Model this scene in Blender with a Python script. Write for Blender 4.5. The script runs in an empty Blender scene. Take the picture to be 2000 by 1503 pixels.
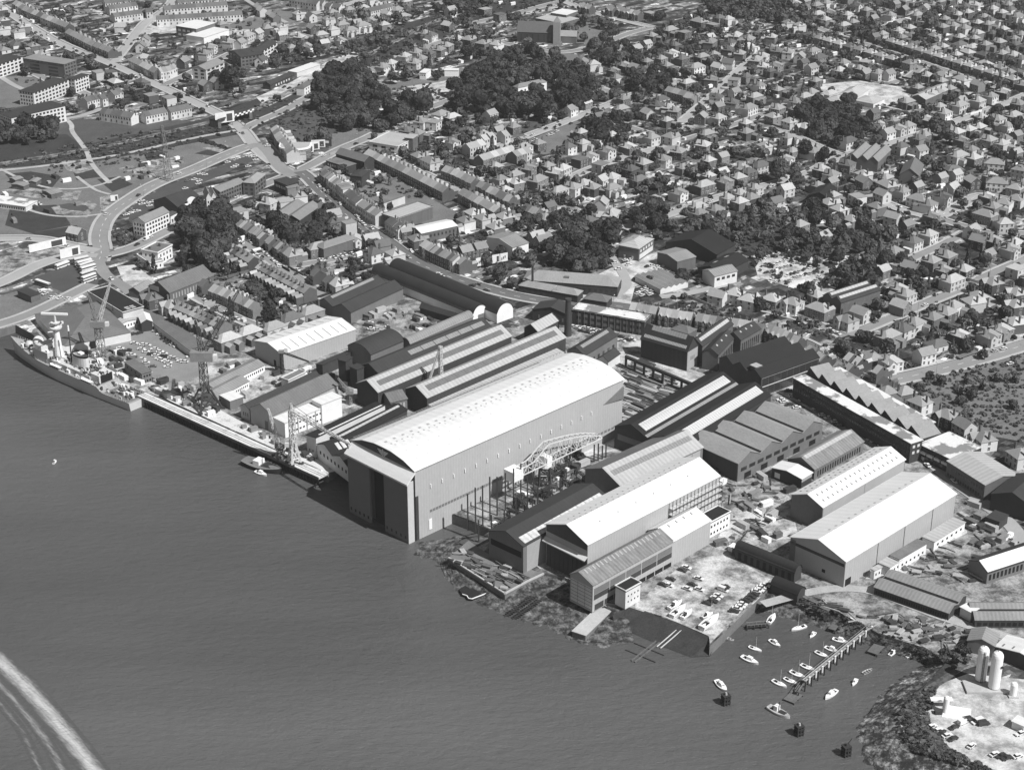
import bpy, math, random
import numpy as np
from mathutils import Vector, Matrix
R = random.Random(7)
C = bpy.context.scene.collection
# ---------------------------------------------------------------- camera model (used to survey the ground from the air)
FPX, CAMH, TH = 3430.0, 378.0, math.radians(25.0)
CT, ST = math.cos(TH), math.sin(TH)
WZ = -4.6                                   # water level, land is z = 0
def P(x, y, h=0.0):
    dx, dv = x-1000.0, y-751.5
    t = (CAMH-h)/(FPX*ST+dv*CT)
    return Vector((dx*t, (FPX*CT-dv*ST)*t, h))
def G(p, h=0.0): return P(p[0], p[1], h)
# ---------------------------------------------------------------- mesh builder
class MB:
    def __init__(s): s.v=[]; s.f=[]; s.m=[]
    def add(s, vs, fs, mi=0):
        o=len(s.v); s.v.extend([tuple(q) for q in vs]); s.f.extend([tuple(i+o for i in f) for f in fs]); s.m.extend([mi]*len(fs)); return s
    def box(s, x0,y0,z0,x1,y1,z1, mi=0):
        return s.add([(x0,y0,z0),(x1,y0,z0),(x1,y1,z0),(x0,y1,z0),(x0,y0,z1),(x1,y0,z1),(x1,y1,z1),(x0,y1,z1)],
              [(0,3,2,1),(4,5,6,7),(0,1,5,4),(1,2,6,5),(2,3,7,6),(3,0,4,7)],mi)
    def bar(s, p, q, r, mi=0):
        p=Vector(p); q=Vector(q); d=q-p
        if d.length<1e-6: return s
        d.normalize(); a=Vector((0,0,1)) if abs(d.z)<.9 else Vector((1,0,0))
        u=d.cross(a).normalized()*r; w=d.cross(u).normalized()*r
        vs=[p+u+w,p-u+w,p-u-w,p+u-w,q+u+w,q-u+w,q-u-w,q+u-w]
        return s.add(vs,[(0,1,2,3),(7,6,5,4),(0,4,5,1),(1,5,6,2),(2,6,7,3),(3,7,4,0)],mi)
    def tube(s, p, q, r0, r1=None, n=12, mi=0, cap=True):
        r1=r0 if r1 is None else r1
        p=Vector(p); q=Vector(q); d=(q-p).normalized(); a=Vector((0,0,1)) if abs(d.z)<.9 else Vector((1,0,0))
        u=d.cross(a).normalized(); w=d.cross(u).normalized(); vs=[]
        for (c,r) in ((p,r0),(q,r1)):
            for i in range(n):
                t=2*math.pi*i/n; vs.append(c+u*math.cos(t)*r+w*math.sin(t)*r)
        fs=[(i,(i+1)%n,n+(i+1)%n,n+i) for i in range(n)]
        if cap: fs+= [tuple(range(n-1,-1,-1)), tuple(range(n,2*n))]
        return s.add(vs,fs,mi)
    def prism(s, poly, z0, z1, mi=0):
        n=len(poly); vs=[(x,y,z0) for x,y in poly]+[(x,y,z1) for x,y in poly]
        return s.add(vs,[tuple(range(n-1,-1,-1)),tuple(range(n,2*n))]+[(i,(i+1)%n,n+(i+1)%n,n+i) for i in range(n)],mi)
    def xprism(s, prof, y0, y1, mi=0):
        "profile of (x,z) extruded along y"
        n=len(prof); vs=[(x,y0,z) for x,z in prof]+[(x,y1,z) for x,z in prof]
        return s.add(vs,[tuple(range(n)),tuple(range(2*n-1,n-1,-1))]+[((i+1)%n,i,n+i,n+(i+1)%n) for i in range(n)],mi)
    def rev(s, prof, n=16, c=(0,0), mi=0):
        vs=[];fs=[]
        for (r,z) in prof:
            for i in range(n):
                t=2*math.pi*i/n; vs.append((c[0]+r*math.cos(t),c[1]+r*math.sin(t),z))
        for k in range(len(prof)-1):
            for i in range(n): fs.append((k*n+i,k*n+(i+1)%n,(k+1)*n+(i+1)%n,(k+1)*n+i))
        fs.append(tuple(range((len(prof)-1)*n,len(prof)*n)))
        return s.add(vs,fs,mi)
    def lattice(s, p, q, w0, w1, n, r, mi=0):
        "four-chord lattice boom from p to q"
        p=Vector(p); q=Vector(q); d=(q-p).normalized(); a=Vector((0,0,1)) if abs(d.z)<.9 else Vector((.7,.7,0))
        u=d.cross(a).normalized(); w=d.cross(u).normalized(); rings=[]
        for k in range(n+1):
            t=k/n; c=p.lerp(q,t); h=(w0+(w1-w0)*t)/2
            rings.append([c+u*h+w*h,c-u*h+w*h,c-u*h-w*h,c+u*h-w*h])
        for k in range(n):
            for i in range(4):
                s.bar(rings[k][i],rings[k+1][i],r,mi)
                j=(i+1)%4
                s.bar(rings[k][i] if k%2 else rings[k][j], rings[k+1][j] if k%2 else rings[k+1][i], r*.6,mi)
                s.bar(rings[k+1][i],rings[k+1][j],r*.6,mi)
        return s
    def mesh(s, name, mats):
        me=bpy.data.meshes.new(name); me.from_pydata(s.v,[],s.f)
        mats=mats if isinstance(mats,(list,tuple)) else [mats]
        for m in mats: me.materials.append(m)
        if len(mats)>1: me.polygons.foreach_set('material_index', s.m)
        me.update(); return me
    def build(s, name, mats, parent=None, smooth=False):
        me=s.mesh(name,mats)
        if smooth: me.polygons.foreach_set('use_smooth',[True]*len(me.polygons))
        return put(name,me,parent)
def put(name, me, parent=None, loc=None, rz=0.0, sc=None):
    o=bpy.data.objects.new(name, me); C.objects.link(o)
    if parent is not None: o.parent=parent
    if loc is not None: o.location=loc
    if rz: o.rotation_euler=(0,0,rz)
    if sc: o.scale=sc
    return o
def thing(name, label, cat, loc=(0,0,0), rz=0.0, group=None):
    o=put(name,None,None,loc,rz); o.empty_display_size=.5
    o['label']=label; o['category']=cat
    if group: o['group']=group
    return o
def tag(o, label, cat, group=None):
    o['label']=label; o['category']=cat
    if group: o['group']=group
    return o
def struct(o, kind='structure'): o['kind']=kind; return o
ORD=['first','second','third','fourth','fifth','sixth','seventh','eighth','ninth','tenth','eleventh','twelfth','thirteenth','fourteenth','fifteenth','sixteenth','seventeenth','eighteenth','nineteenth','twentieth']
def nth(i):
    if i<20: return ORD[i]
    if i>=100: return 'hundred-and-'+nth(i-100)
    if i==99: return 'hundredth'
    t=['twenty','thirty','forty','fifty','sixty','seventy','eighty','ninety'][((i+1)%100)//10-2]
    k=(i+1)%10
    return (t[:-1]+'ieth') if k==0 else t+'-'+ORD[k-1]
# ---------------------------------------------------------------- materials (all neutral greys: the scene is a monochrome print)
def mat(name, a, var=.12, scale=.12, fine=.1, fscale=1.5, rough=.85, stretch=(1,1,1), ov=0.0, corr=0.0, cper=1.2, bump=0.0, spec=.3, metal=0.0, ramp=None, brick=0.0, axis='X', nd=4, nrr=.6):
    m=bpy.data.materials.new(name); m.use_nodes=True; nt=m.node_tree; N=nt.nodes; L=nt.links
    b=N['Principled BSDF']; b.inputs['Roughness'].default_value=rough; b.inputs['Specular IOR Level'].default_value=spec; b.inputs['Metallic'].default_value=metal
    tc=N.new('ShaderNodeTexCoord'); mp=N.new('ShaderNodeMapping'); mp.inputs['Scale'].default_value=stretch
    L.new(tc.outputs['Object'],mp.inputs['Vector'])
    det=nd
    def math_(op,x,y):
        n=N.new('ShaderNodeMath'); n.operation=op
        for i,q in enumerate((x,y)):
            if isinstance(q,(int,float)): n.inputs[i].default_value=q
            else: L.new(q,n.inputs[i])
        return n.outputs[0]
    def noise(sc,det=3):
        n=N.new('ShaderNodeTexNoise'); n.inputs['Scale'].default_value=sc; n.inputs['Detail'].default_value=det; n.inputs['Roughness'].default_value=nrr
        L.new(mp.outputs[0],n.inputs['Vector']); return n.outputs['Fac']
    n1=noise(scale,nd)
    if ramp:
        cr=N.new('ShaderNodeMapRange'); cr.interpolation_type='SMOOTHSTEP'
        cr.inputs['From Min'].default_value=ramp[0]; cr.inputs['From Max'].default_value=ramp[1]
        cr.inputs['To Min'].default_value=ramp[2]; cr.inputs['To Max'].default_value=ramp[3]
        L.new(n1,cr.inputs['Value']); v=cr.outputs[0]
    else:
        v=math_('MULTIPLY',math_('ADD',math_('MULTIPLY',math_('SUBTRACT',n1,.5),4*var),1.0),a)
    if fine:
        n2=noise(fscale,2)
        v=math_('MULTIPLY',v,math_('ADD',math_('MULTIPLY',math_('SUBTRACT',n2,.5),4*fine),1.0))
    if ov:
        oi=N.new('ShaderNodeObjectInfo')
        v=math_('MULTIPLY',v,math_('ADD',math_('MULTIPLY',math_('SUBTRACT',oi.outputs['Random'],.5),2*ov),1.0))
    if corr:
        w=N.new('ShaderNodeTexWave'); w.bands_direction=axis; w.inputs['Scale'].default_value=.314/cper*1.0; w.inputs['Distortion'].default_value=.4
        L.new(tc.outputs['Object'],w.inputs['Vector'])
        v=math_('MULTIPLY',v,math_('ADD',math_('MULTIPLY',math_('SUBTRACT',w.outputs['Fac'],.5),2*corr),1.0))
    if brick:
        w=N.new('ShaderNodeTexBrick'); w.inputs['Scale'].default_value=1.0; w.inputs['Brick Width'].default_value=3.4; w.inputs['Row Height'].default_value=1.4; w.inputs['Mortar Size'].default_value=.06
        w.inputs['Color1'].default_value=(1-brick,)*3+(1,); w.inputs['Color2'].default_value=(1+brick,)*3+(1,); w.inputs['Mortar'].default_value=(1-1.4*brick,)*3+(1,)
        L.new(tc.outputs['Object'],w.inputs['Vector']); v=math_('MULTIPLY',v,w.outputs['Color'])
    mx=math_('MAXIMUM',v,.004); mx=math_('MINIMUM',mx,.92)
    L.new(mx,b.inputs['Base Color'])
    if bump:
        bp=N.new('ShaderNodeBump'); bp.inputs['Strength'].default_value=bump; bp.inputs['Distance'].default_value=.3
        L.new(noise(fscale,3),bp.inputs['Height']); L.new(bp.outputs[0],b.inputs['Normal'])
    return m
M={}
M['white_roof']=mat('white_sheet_roof',.68,.05,.06,.05,.9,rough=.5,corr=.035,axis='Y',cper=4,stretch=(.3,1.2,1))
M['white']=mat('white_paint',.78,.06,.15,.05)
M['render']=mat('pale_render',.62,.10,.2,.06,ov=.12)
M['pale_wall']=mat('pale_grey_cladding',.39,.05,.1,.06,corr=.035,axis='Y',cper=1.6,stretch=(1,1,.3))
M['pale_wallx']=mat('pale_grey_cladding_front',.42,.06,.1,.05,corr=.06,axis='X',cper=1.0)
M['midclad']=mat('mid_grey_cladding',.16,.10,.15,.10,stretch=(1,1,.3))
M['darkclad']=mat('dark_cladding',.05,.18,.15,.15,stretch=(1,1,.25))
M['black_roof']=mat('tarred_roof',.017,.15,.1,.12)
M['dark_roof']=mat('dark_sheet_roof',.040,.14,.12,.1,stretch=(.35,1,1),corr=.05,axis='Y',cper=2.2)
M['barrel_roof']=mat('weathered_barrel_roof',.024,.16,.12,.1,corr=.06,axis='Y',cper=2)
M['grey_roof']=mat('asbestos_sheet_roof',.23,.14,.12,.10,stretch=(.4,1,1),corr=.10,axis='Y',cper=1.6)
M['light_roof']=mat('light_sheet_roof',.38,.10,.12,.08,stretch=(.4,1,1),corr=.09,axis='Y',cper=2.4)
M['slate_x']=mat('slate_shed_roof',.14,.14,.15,.14,stretch=(.5,1,1),corr=.06,axis='Y',cper=1.6)
M['old_roof']=mat('stained_shed_roof',.20,.30,.25,.16,stretch=(.3,1.6,1),corr=.12,axis='Y',cper=1.8)
M['glazing']=mat('roof_glazing',.13,.15,.2,.12,rough=.35,spec=.5,corr=.12,axis='Y',cper=1.2)
M['pale_glazing']=mat('pale_translucent_sheeting',.5,.16,.3,.14,rough=.5,corr=.10,axis='Y',cper=2.6)
M['felt']=mat('patchy_felt_roof',.5,.3,.10,.08,ramp=(.44,.52,.22,.66))
M['concrete']=mat('concrete',.42,.14,.08,.10,.8)
M['dark_conc']=mat('stained_concrete',.16,.25,.15,.15)
M['brick_dark']=mat('dark_brick',.05,.12,.2,.1,brick=.08)
M['brick']=mat('brick',.13,.12,.2,.1,brick=.08)
M['timber']=mat('weathered_timber',.12,.2,.4,.2)
M['dark_timber']=mat('tarred_timber',.03,.2,.4,.2)
M['steel']=mat('grey_steel',.22,.15,.4,.1,rough=.5)
M['dark_steel']=mat('dark_steel',.05,.2,.4,.15,rough=.6)
M['pale_steel']=mat('pale_painted_steel',.6,.08,.3,.06,rough=.5)
M['rust']=mat('stacked_steel_plate',.10,.3,.3,.2,ov=.6)
M['glass']=mat('window_glass',.035,.1,.3,0,rough=.12,spec=.6)
M['void']=mat('dark_opening',.012,.1,.3,0)
M['frame']=mat('white_window_frame',.6,.05,.3,0)
M['ship']=mat('naval_grey_paint',.55,.07,.06,.05,rough=.5,stretch=(1,1,.4))
M['ship_deck']=mat('deck_paint',.30,.2,.3,.2)
M['rubble']=mat('rubble',.35,.4,.8,.3)
M['depot_roof']=mat('grey_depot_slates',.27,.12,.12,.14,1.4,stretch=(1,.5,1))
M['soft_light']=mat('roof_light_sheet',.55,.05,.3,.05)
M['cheek']=mat('pale_door_edge',.5,.05,.2,.05)
# ================================================================ the setting
def sheet(name, pts, z, m, kind='structure', world=False):
    vs=[(p[0],p[1],z) for p in pts] if world else [G(p,0)*1 for p in pts]
    vs=[(v[0],v[1],z) for v in vs]
    mb=MB().add(vs,[tuple(range(len(vs)))])
    o=mb.build(name,m); o['kind']=kind
    # face up
    if o.data.polygons[0].normal.z<0: o.data.flip_normals()
    return o
# water
def water_mat():
    m=bpy.data.materials.new('river_water'); m.use_nodes=True; nt=m.node_tree; N=nt.nodes; L=nt.links; b=N['Principled BSDF']
    b.inputs['Roughness'].default_value=.22; b.inputs['IOR'].default_value=1.33; b.inputs['Specular IOR Level'].default_value=.5
    tc=N.new('ShaderNodeTexCoord'); mp=N.new('ShaderNodeMapping'); mp.inputs['Scale'].default_value=(1,2.1,1); mp.inputs['Rotation'].default_value=(0,0,math.radians(-18)); L.new(tc.outputs['Object'],mp.inputs[0])
    n1=N.new('ShaderNodeTexNoise'); n1.inputs['Scale'].default_value=.55; n1.inputs['Detail'].default_value=5; n1.inputs['Roughness'].default_value=.65; L.new(mp.outputs[0],n1.inputs['Vector'])
    n3=N.new('ShaderNodeTexNoise'); n3.inputs['Scale'].default_value=.16; n3.inputs['Detail'].default_value=3; L.new(mp.outputs[0],n3.inputs['Vector'])
    ad=N.new('ShaderNodeMath'); ad.operation='MULTIPLY_ADD'; ad.inputs[1].default_value=1.6; L.new(n3.outputs['Fac'],ad.inputs[0]); L.new(n1.outputs['Fac'],ad.inputs[2])
    n2=N.new('ShaderNodeTexNoise'); n2.inputs['Scale'].default_value=.008; n2.inputs['Detail'].default_value=5; m9=N.new('ShaderNodeMapping'); m9.inputs['Rotation'].default_value=(0,0,math.radians(50)); m9.inputs['Scale'].default_value=(.35,1.3,1); L.new(tc.outputs['Object'],m9.inputs[0]); L.new(m9.outputs[0],n2.inputs['Vector'])
    r=N.new('ShaderNodeMapRange'); r.inputs['From Min'].default_value=.3; r.inputs['From Max'].default_value=.7; r.inputs['To Min'].default_value=.062; r.inputs['To Max'].default_value=.116; L.new(n2.outputs['Fac'],r.inputs[0])
    L.new(r.outputs[0],b.inputs['Base Color'])
    bp=N.new('ShaderNodeBump'); bp.inputs['Strength'].default_value=1.0; bp.inputs['Distance'].default_value=.5; L.new(ad.outputs[0],bp.inputs['Height']); L.new(bp.outputs[0],b.inputs['Normal'])
    return m
WM=water_mat()
wv=[(-900,150,WZ),(900,150,WZ),(900,1100,WZ),(-900,1100,WZ)]
o=MB().add(wv,[(0,1,2,3)]).build('river',WM); struct(o)
# the land: one sheet to the horizon, its shore edge dropping to below the water as a quay wall
def garden_mat():
    m=bpy.data.materials.new('town_ground'); m.use_nodes=True; nt=m.node_tree; N=nt.nodes; L=nt.links; b=N['Principled BSDF']; b.inputs['Roughness'].default_value=.9; b.inputs['Specular IOR Level'].default_value=.2
    tc=N.new('ShaderNodeTexCoord'); ro=N.new('ShaderNodeMapping'); ro.vector_type='TEXTURE'; ro.inputs['Rotation'].default_value=(0,0,math.radians(42)); L.new(tc.outputs['Object'],ro.inputs[0])
    out=None
    def vor(sx,sy,lo,hi,pw):
        mp=N.new('ShaderNodeMapping'); mp.inputs['Scale'].default_value=(1/sx,1/sy,1); L.new(ro.outputs[0],mp.inputs[0])
        v=N.new('ShaderNodeTexVoronoi'); v.distance='CHEBYCHEV'; v.inputs['Scale'].default_value=1; v.inputs['Randomness'].default_value=.75; L.new(mp.outputs[0],v.inputs['Vector'])
        sp=N.new('ShaderNodeSeparateColor'); L.new(v.outputs['Color'],sp.inputs[0])
        p=N.new('ShaderNodeMath'); p.operation='POWER'; L.new(sp.outputs[0],p.inputs[0]); p.inputs[1].default_value=pw
        r=N.new('ShaderNodeMapRange'); r.inputs['To Min'].default_value=lo; r.inputs['To Max'].default_value=hi; L.new(p.outputs[0],r.inputs[0]); return r.outputs[0]
    def nz(sc,lo,hi,a_=.3,b_=.7,d=6):
        n=N.new('ShaderNodeTexNoise'); n.inputs['Scale'].default_value=sc; n.inputs['Detail'].default_value=d; n.inputs['Roughness'].default_value=.72; L.new(tc.outputs['Object'],n.inputs['Vector'])
        r=N.new('ShaderNodeMapRange'); r.inputs['From Min'].default_value=a_; r.inputs['From Max'].default_value=b_; r.inputs['To Min'].default_value=lo; r.inputs['To Max'].default_value=hi; L.new(n.outputs['Fac'],r.inputs[0]); return r.outputs[0]
    def mul(x,y):
        n=N.new('ShaderNodeMath'); n.operation='MULTIPLY'; L.new(x,n.inputs[0]); L.new(y,n.inputs[1]); return n.outputs[0]
    v=mul(mul(vor(24,6.5,.028,.36,2.0),vor(5,4,.6,2.6,4.0)),mul(nz(.6,.35,1.7),nz(.03,.7,1.3)))
    mn=N.new('ShaderNodeMath'); mn.operation='MAXIMUM'; mn.inputs[1].default_value=.012; L.new(v,mn.inputs[0]); L.new(mn.outputs[0],b.inputs['Base Color']); return m
LAND_M=garden_mat()
shore=[(-60,660),(0,643),(30,634),(60,650),(110,690),(200,735),(282,768),(330,782),(640,925),(668,905),(700,925),(800,975),(900,1010),(960,1035),(880,1085),(1000,1150),(1062,1118),(1105,1128),(1180,1175),(1226,1184),(1300,1207),(1360,1228),(1385,1243),(1386,1262),(1505,1146),(1560,1160),(1640,1195),(1720,1238),(1800,1262),(1850,1290),(1820,1325),(1775,1365),(1752,1400),(1775,1450),(1850,1480),(1930,1520),(2150,1640)]
top=[G(p) for p in shore]
poly=[(v.x,v.y) for v in top]+[(2600,160),(2600,3000),(-2600,3000),(-2600,top[0].y)]
mb=MB()
n=len(poly); mb.add([(x,y,0) for x,y in poly],[tuple(range(n))])
k=len(top); mb.add([(v.x,v.y,0) for v in top]+[(v.x,v.y,-6) for v in top],[(i,i+1,k+i+1,k+i) for i in range(k-1)],1)
bm_o=mb.build('ground',[LAND_M,M['dark_conc']]); struct(bm_o)
import bmesh
def tri(o):
    bm=bmesh.new(); bm.from_mesh(o.data); bmesh.ops.triangulate(bm,faces=[f for f in bm.faces if len(f.verts)>4]); bmesh.ops.recalc_face_normals(bm,faces=bm.faces); bm.to_mesh(o.data); bm.free()
tri(bm_o)
# foreshore: sloping mud and shingle between land edge and low water
MUD=mat('foreshore_mud',.1,.4,.3,.4,1.6,ramp=(.40,.72,.018,.24),bump=.6,nd=9,nrr=.78)
SHINGLE=mat('foreshore_shingle',.3,.4,.22,.45,1.4,ramp=(.44,.74,.02,.46),bump=.6,nd=9,nrr=.8)
def slope(name, inner, outer, m, z0=.05, z1=WZ-.4, nu=60, nv=14, rough=.25, gap=.0):
    def resamp(pl,n,h=0.0):
        pl=[G(p,h)*1 for p in pl]; d=[0]
        for a,b in zip(pl,pl[1:]): d.append(d[-1]+(b-a).length)
        out=[]
        for i in range(n+1):
            t=d[-1]*i/n; j=0
            while j<len(d)-2 and d[j+1]<t: j+=1
            out.append(pl[j].lerp(pl[j+1],(t-d[j])/max(1e-6,d[j+1]-d[j])))
        return out
    A=resamp(inner,nu); B=resamp(outer,nu,WZ); vs=[];fs=[]; rr=random.Random(len(name)+nu)
    for i in range(nu+1):
        for j in range(nv+1):
            t=j/nv; p=A[i].lerp(B[i],t); z=z0+(z1-z0)*(t**.8)+(rr.uniform(-rough,rough) if 0<j<nv else 0)
            vs.append((p.x,p.y,z))
    for i in range(nu):
        for j in range(nv):
            a=i*(nv+1)+j; fs.append((a,a+1,a+nv+2,a+nv+1))
    o=MB().add(vs,fs).build(name,m); struct(o)
    bm=bmesh.new(); bm.from_mesh(o.data); bmesh.ops.recalc_face_normals(bm,faces=bm.faces)
    if sum(f.normal.z for f in bm.faces)<0: bmesh.ops.reverse_faces(bm,faces=bm.faces)
    bm.to_mesh(o.data); bm.free(); return o
slope('foreshore',[(955,1030),(905,1040),(880,1085),(1000,1150),(1062,1118),(1105,1128),(1180,1178),(1225,1185)],
      [(800,1060),(795,1085),(850,1100),(884,1160),(940,1188),(1000,1212),(1080,1243),(1130,1268),(1185,1272),(1240,1258)],MUD,z0=-1.2)
slope('foreshore',[(1495,1155),(1560,1162),(1640,1198),(1720,1241),(1800,1262),(1850,1290)],
      [(1440,1185),(1500,1200),(1600,1228),(1700,1262),(1790,1292),(1838,1312)],MUD,z0=-.6)
slope('foreshore',[(1850,1290),(1820,1325),(1775,1365),(1752,1400),(1775,1450),(1850,1480),(1930,1520)],
      [(1790,1300),(1735,1335),(1690,1378),(1664,1425),(1680,1490),(1740,1530),(1800,1600)],SHINGLE,z0=.05,rough=.35)
# hard under the covered hall
# ---------------------------------------------------------------- roads
ROADM={'l':mat('worn_concrete_road',.34,.10,.05,.06),'m':mat('grey_asphalt_road',.24,.10,.05,.08),'d':mat('dark_asphalt_road',.13,.12,.05,.10),'p':mat('pavement_slabs',.40,.12,.1,.10),'t':mat('earth_track',.38,.2,.1,.15)}
ROADS=[]   # (pts, width, tone, pavement?)
def rd(s, w, tone='m', pave=True):
    w=w*.82 if w>6 else w
    q=[float(c) for c in s.replace(',',' ').split()]; ROADS.append(([(q[i],q[i+1]) for i in range(0,len(q),2)],w,tone,pave))
rd('-20,-2 60,52 120,88 215,122 300,162 360,190 440,228 476,254 500,290 545,325 585,340',10,'l')
rd('222,122 262,70 285,42 300,35 330,14 345,-10',9,'l')
rd('318,168 400,130 450,105 470,96',8,'m')
rd('192,512 200,490 192,462 205,425 245,395 300,360 370,335 430,308 490,284 512,283',12,'m')
rd('-20,466 40,465 85,467 130,478 190,490',9,'l')
rd('200,500 255,487 330,450 400,412 440,392 480,375 545,350 600,328 660,293 720,270 800,225 862,202 930,180 1000,160',9,'m')
rd('512,283 530,300 548,330 575,344',12,'m')
rd('585,335 600,345 625,372 680,425 750,465 800,505 860,535 925,556 1000,577 1060,588 1110,592 1200,595 1275,611 1375,628 1470,640 1530,655 1585,675 1640,715 1680,748',11,'d')
rd('1640,765 1690,752 1780,735 1880,710 2020,668',13,'m')
rd('1660,655 1705,636 1750,617 1825,585 1885,562 1925,540 2020,500',8,'m')
rd('1430,590 1545,615 1600,635 1650,657',7,'m')
rd('1695,380 1750,407 1832,427 1850,412 1875,402 1903,384 1925,381 1960,388 2020,400',9,'l')
rd('1832,427 1897,447 1950,460 2020,455',8,'m')
rd('1897,447 1850,475 1792,500 1750,520',7,'m')
rd('890,55 940,42 1000,30 1060,12 1120,-2',9,'m')
rd('1080,-12 1112,8 1160,25 1225,42 1275,54',8,'l')
rd('1275,54 1225,66 1190,82 1150,95 1100,104 1060,100 1000,88 950,80',8,'m')
rd('960,292 1000,277 1060,255 1125,230 1170,212 1225,190 1270,172 1312,162 1365,150 1380,146',8,'l')
rd('1290,300 1325,277 1400,255 1462,235 1510,215 1540,205',7,'m')
rd('1200,455 1225,440 1290,425 1350,402 1425,380 1500,362 1575,342 1640,305 1737,281 1800,262 1857,241 1912,222 2020,180',8,'l')
rd('737,292 770,310 825,337 875,362 905,376 962,405 1010,430 1060,452 1100,472',7,'l')
rd('420,448 450,462 500,488 560,530 612,565 640,583',8,'m')
rd('375,575 420,600 470,625 520,645',7,'m')
rd('545,524 600,516 650,508 687,498',7,'m')
rd('1712,57 1745,48 1787,30 1800,20',8,'l')
rd('1500,168 1535,160 1570,150',7,'m')
rd('1740,163 1777,152 1800,130',7,'m')
rd('1515,15 1600,58 1700,90 1800,122 1880,150 1960,175',7,'m')
rd('1480,90 1570,60 1700,110 1800,150',0.1,'m',False)
ROADS.pop()
rd('640,178 600,190 560,215 500,240 478,252',8,'m')
rd('720,145 760,128 810,105 850,85 900,70',7,'m')
rd('0,118 60,140 100,160 150,175 200,200',7,'m')
rd('128,232 160,227 200,212',6,'l',False)
rd('128,232 142,245 138,255 160,282 172,300 175,315 195,340 215,358',3.5,'t',False)
rd('-10,334 60,328 175,312 250,300 375,270 460,255',4,'t',False)
rd('150,345 185,372 215,380',2.5,'t',False)
rd('0,330 60,360 120,372 190,365 235,345',2.5,'t',False)
rd('20,395 80,420 150,425 200,418',2.5,'t',False)
rd('1110,350 1140,335 1180,320 1250,300 1300,285',7,'l')
rd('1885,564 1930,588 1975,615 2030,650',8,'l')
rd('1500,248 1560,268 1600,288 1640,303',7,'l')
rd('1160,215 1215,245 1270,262 1330,277',6,'m')
rd('1330,240 1400,180 1440,140 1490,100',6,'l')
rd('310,66 340,62 375,55',6,'l',False)
rd('1180,590 1230,560 1215,530 1190,500 1195,470 1215,440',7,'l',False)
rd('1290,580 1340,575 1400,560 1420,555',6,'l',False)
rd('-20,640 60,615 140,575 180,555',9,'m')
rd('-20,560 20,545 70,518 130,500 190,500',9,'l')
rd('192,512 200,530 215,545 245,560 270,590 300,620 350,650 380,668',9,'m',False)
rd('262,590 310,625 370,660 400,690',9,'d',False)
rd('2020,1100 1980,1025 1910,975 1830,915 1800,880 1760,860 1700,838 1640,800 1590,770',9,'l',False)
rd('1490,1180 1600,1150 1690,1148 1760,1175 1850,1210 1990,1250',5,'t',False)
rd('1405,935 1450,910 1500,885',6,'l',False)
rd('1040,-10 1150,30 1225,42',0.1,'m',False); ROADS.pop()
rd('0,150 40,175 100,190',5,'l',False)
rd('480,0 520,25 560,45',5,'l',False)
rd('600,30 660,15 740,-10',7,'l')
rd('1750,900 1850,870 1950,840',0.1,'m',False); ROADS.pop()
RW=[]
def dense(pts,step=5.0,h=0.0):
    w=[G(p,h) for p in pts]
    # smooth (Chaikin)
    for _ in range(2):
        q=[w[0]]
        for a,b in zip(w,w[1:]): q+= [a.lerp(b,.25),a.lerp(b,.75)]
        q.append(w[-1]); w=q
    out=[w[0]]; acc=0
    for a,b in zip(w,w[1:]):
        d=(b-a).length; t=step-acc
        while t<d: out.append(a.lerp(b,t/d)); t+=step
        acc=d-(t-step)
    out.append(w[-1]); return out
for pts,w,tone,pv in ROADS: RW.append((dense(pts),w))
RA=[np.array([(p.x,p.y) for p in c]) for c,w in RW]
def road_dist(x,y,skip=-1):
    best=1e9;bi=-1;bj=0
    for i,a in enumerate(RA):
        if i==skip: continue
        d=np.hypot(a[:,0]-x,a[:,1]-y); j=int(d.argmin()); e=d[j]-RW[i][1]/2
        if e<best: best=e;bi=i;bj=j
    return best,bi,bj
def ribbon(c,o0,o1,z,th=0,keep=None):
    "strip between lateral offsets o0 and o1 of centreline c"
    mb=MB(); n=len(c); L=[];Rr=[]
    for i in range(n):
        t=(c[min(i+1,n-1)]-c[max(i-1,0)]); t=Vector((t.x,t.y,0)).normalized(); s=Vector((t.y,-t.x,0))
        L.append(c[i]+s*o0); Rr.append(c[i]+s*o1)
    vs=[(p.x,p.y,z) for p in L]+[(p.x,p.y,z) for p in Rr]; fs=[]
    for i in range(n-1):
        if keep and not keep(i,(L[i]+Rr[i]+L[i+1]+Rr[i+1])/4): continue
        fs.append((i,i+1,n+i+1,n+i))
        if th:
            k=len(vs)
            vs+= [(L[i].x,L[i].y,z-th),(L[i+1].x,L[i+1].y,z-th)]; fs.append((i,k,k+1,i+1))
            k=len(vs)
            vs+= [(Rr[i].x,Rr[i].y,z-th),(Rr[i+1].x,Rr[i+1].y,z-th)]; fs.append((n+i,n+i+1,k+1,k))
    mb.add(vs,fs); return mb
for i,((pts,w,tone,pv),(c,_)) in enumerate(zip(ROADS,RW)):
    nm='road' if w>4.5 else 'path'
    struct(ribbon(c,w/2,-w/2,.06+.004*i).build(nm,ROADM[tone]))
    if pv:
        for s in (1,-1):
            a,b=(s*(w/2+.05),s*(w/2+2.0))
            kp=lambda k,p: road_dist(p.x,p.y,i)[0]>1.2
            mbp=ribbon(c,max(a,b),min(a,b),.40,.12,kp)
            if mbp.f: struct(mbp.build('pavement',ROADM['p']))
MARK=mat('road_marking_paint',.7,.05,.3,0)
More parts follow.
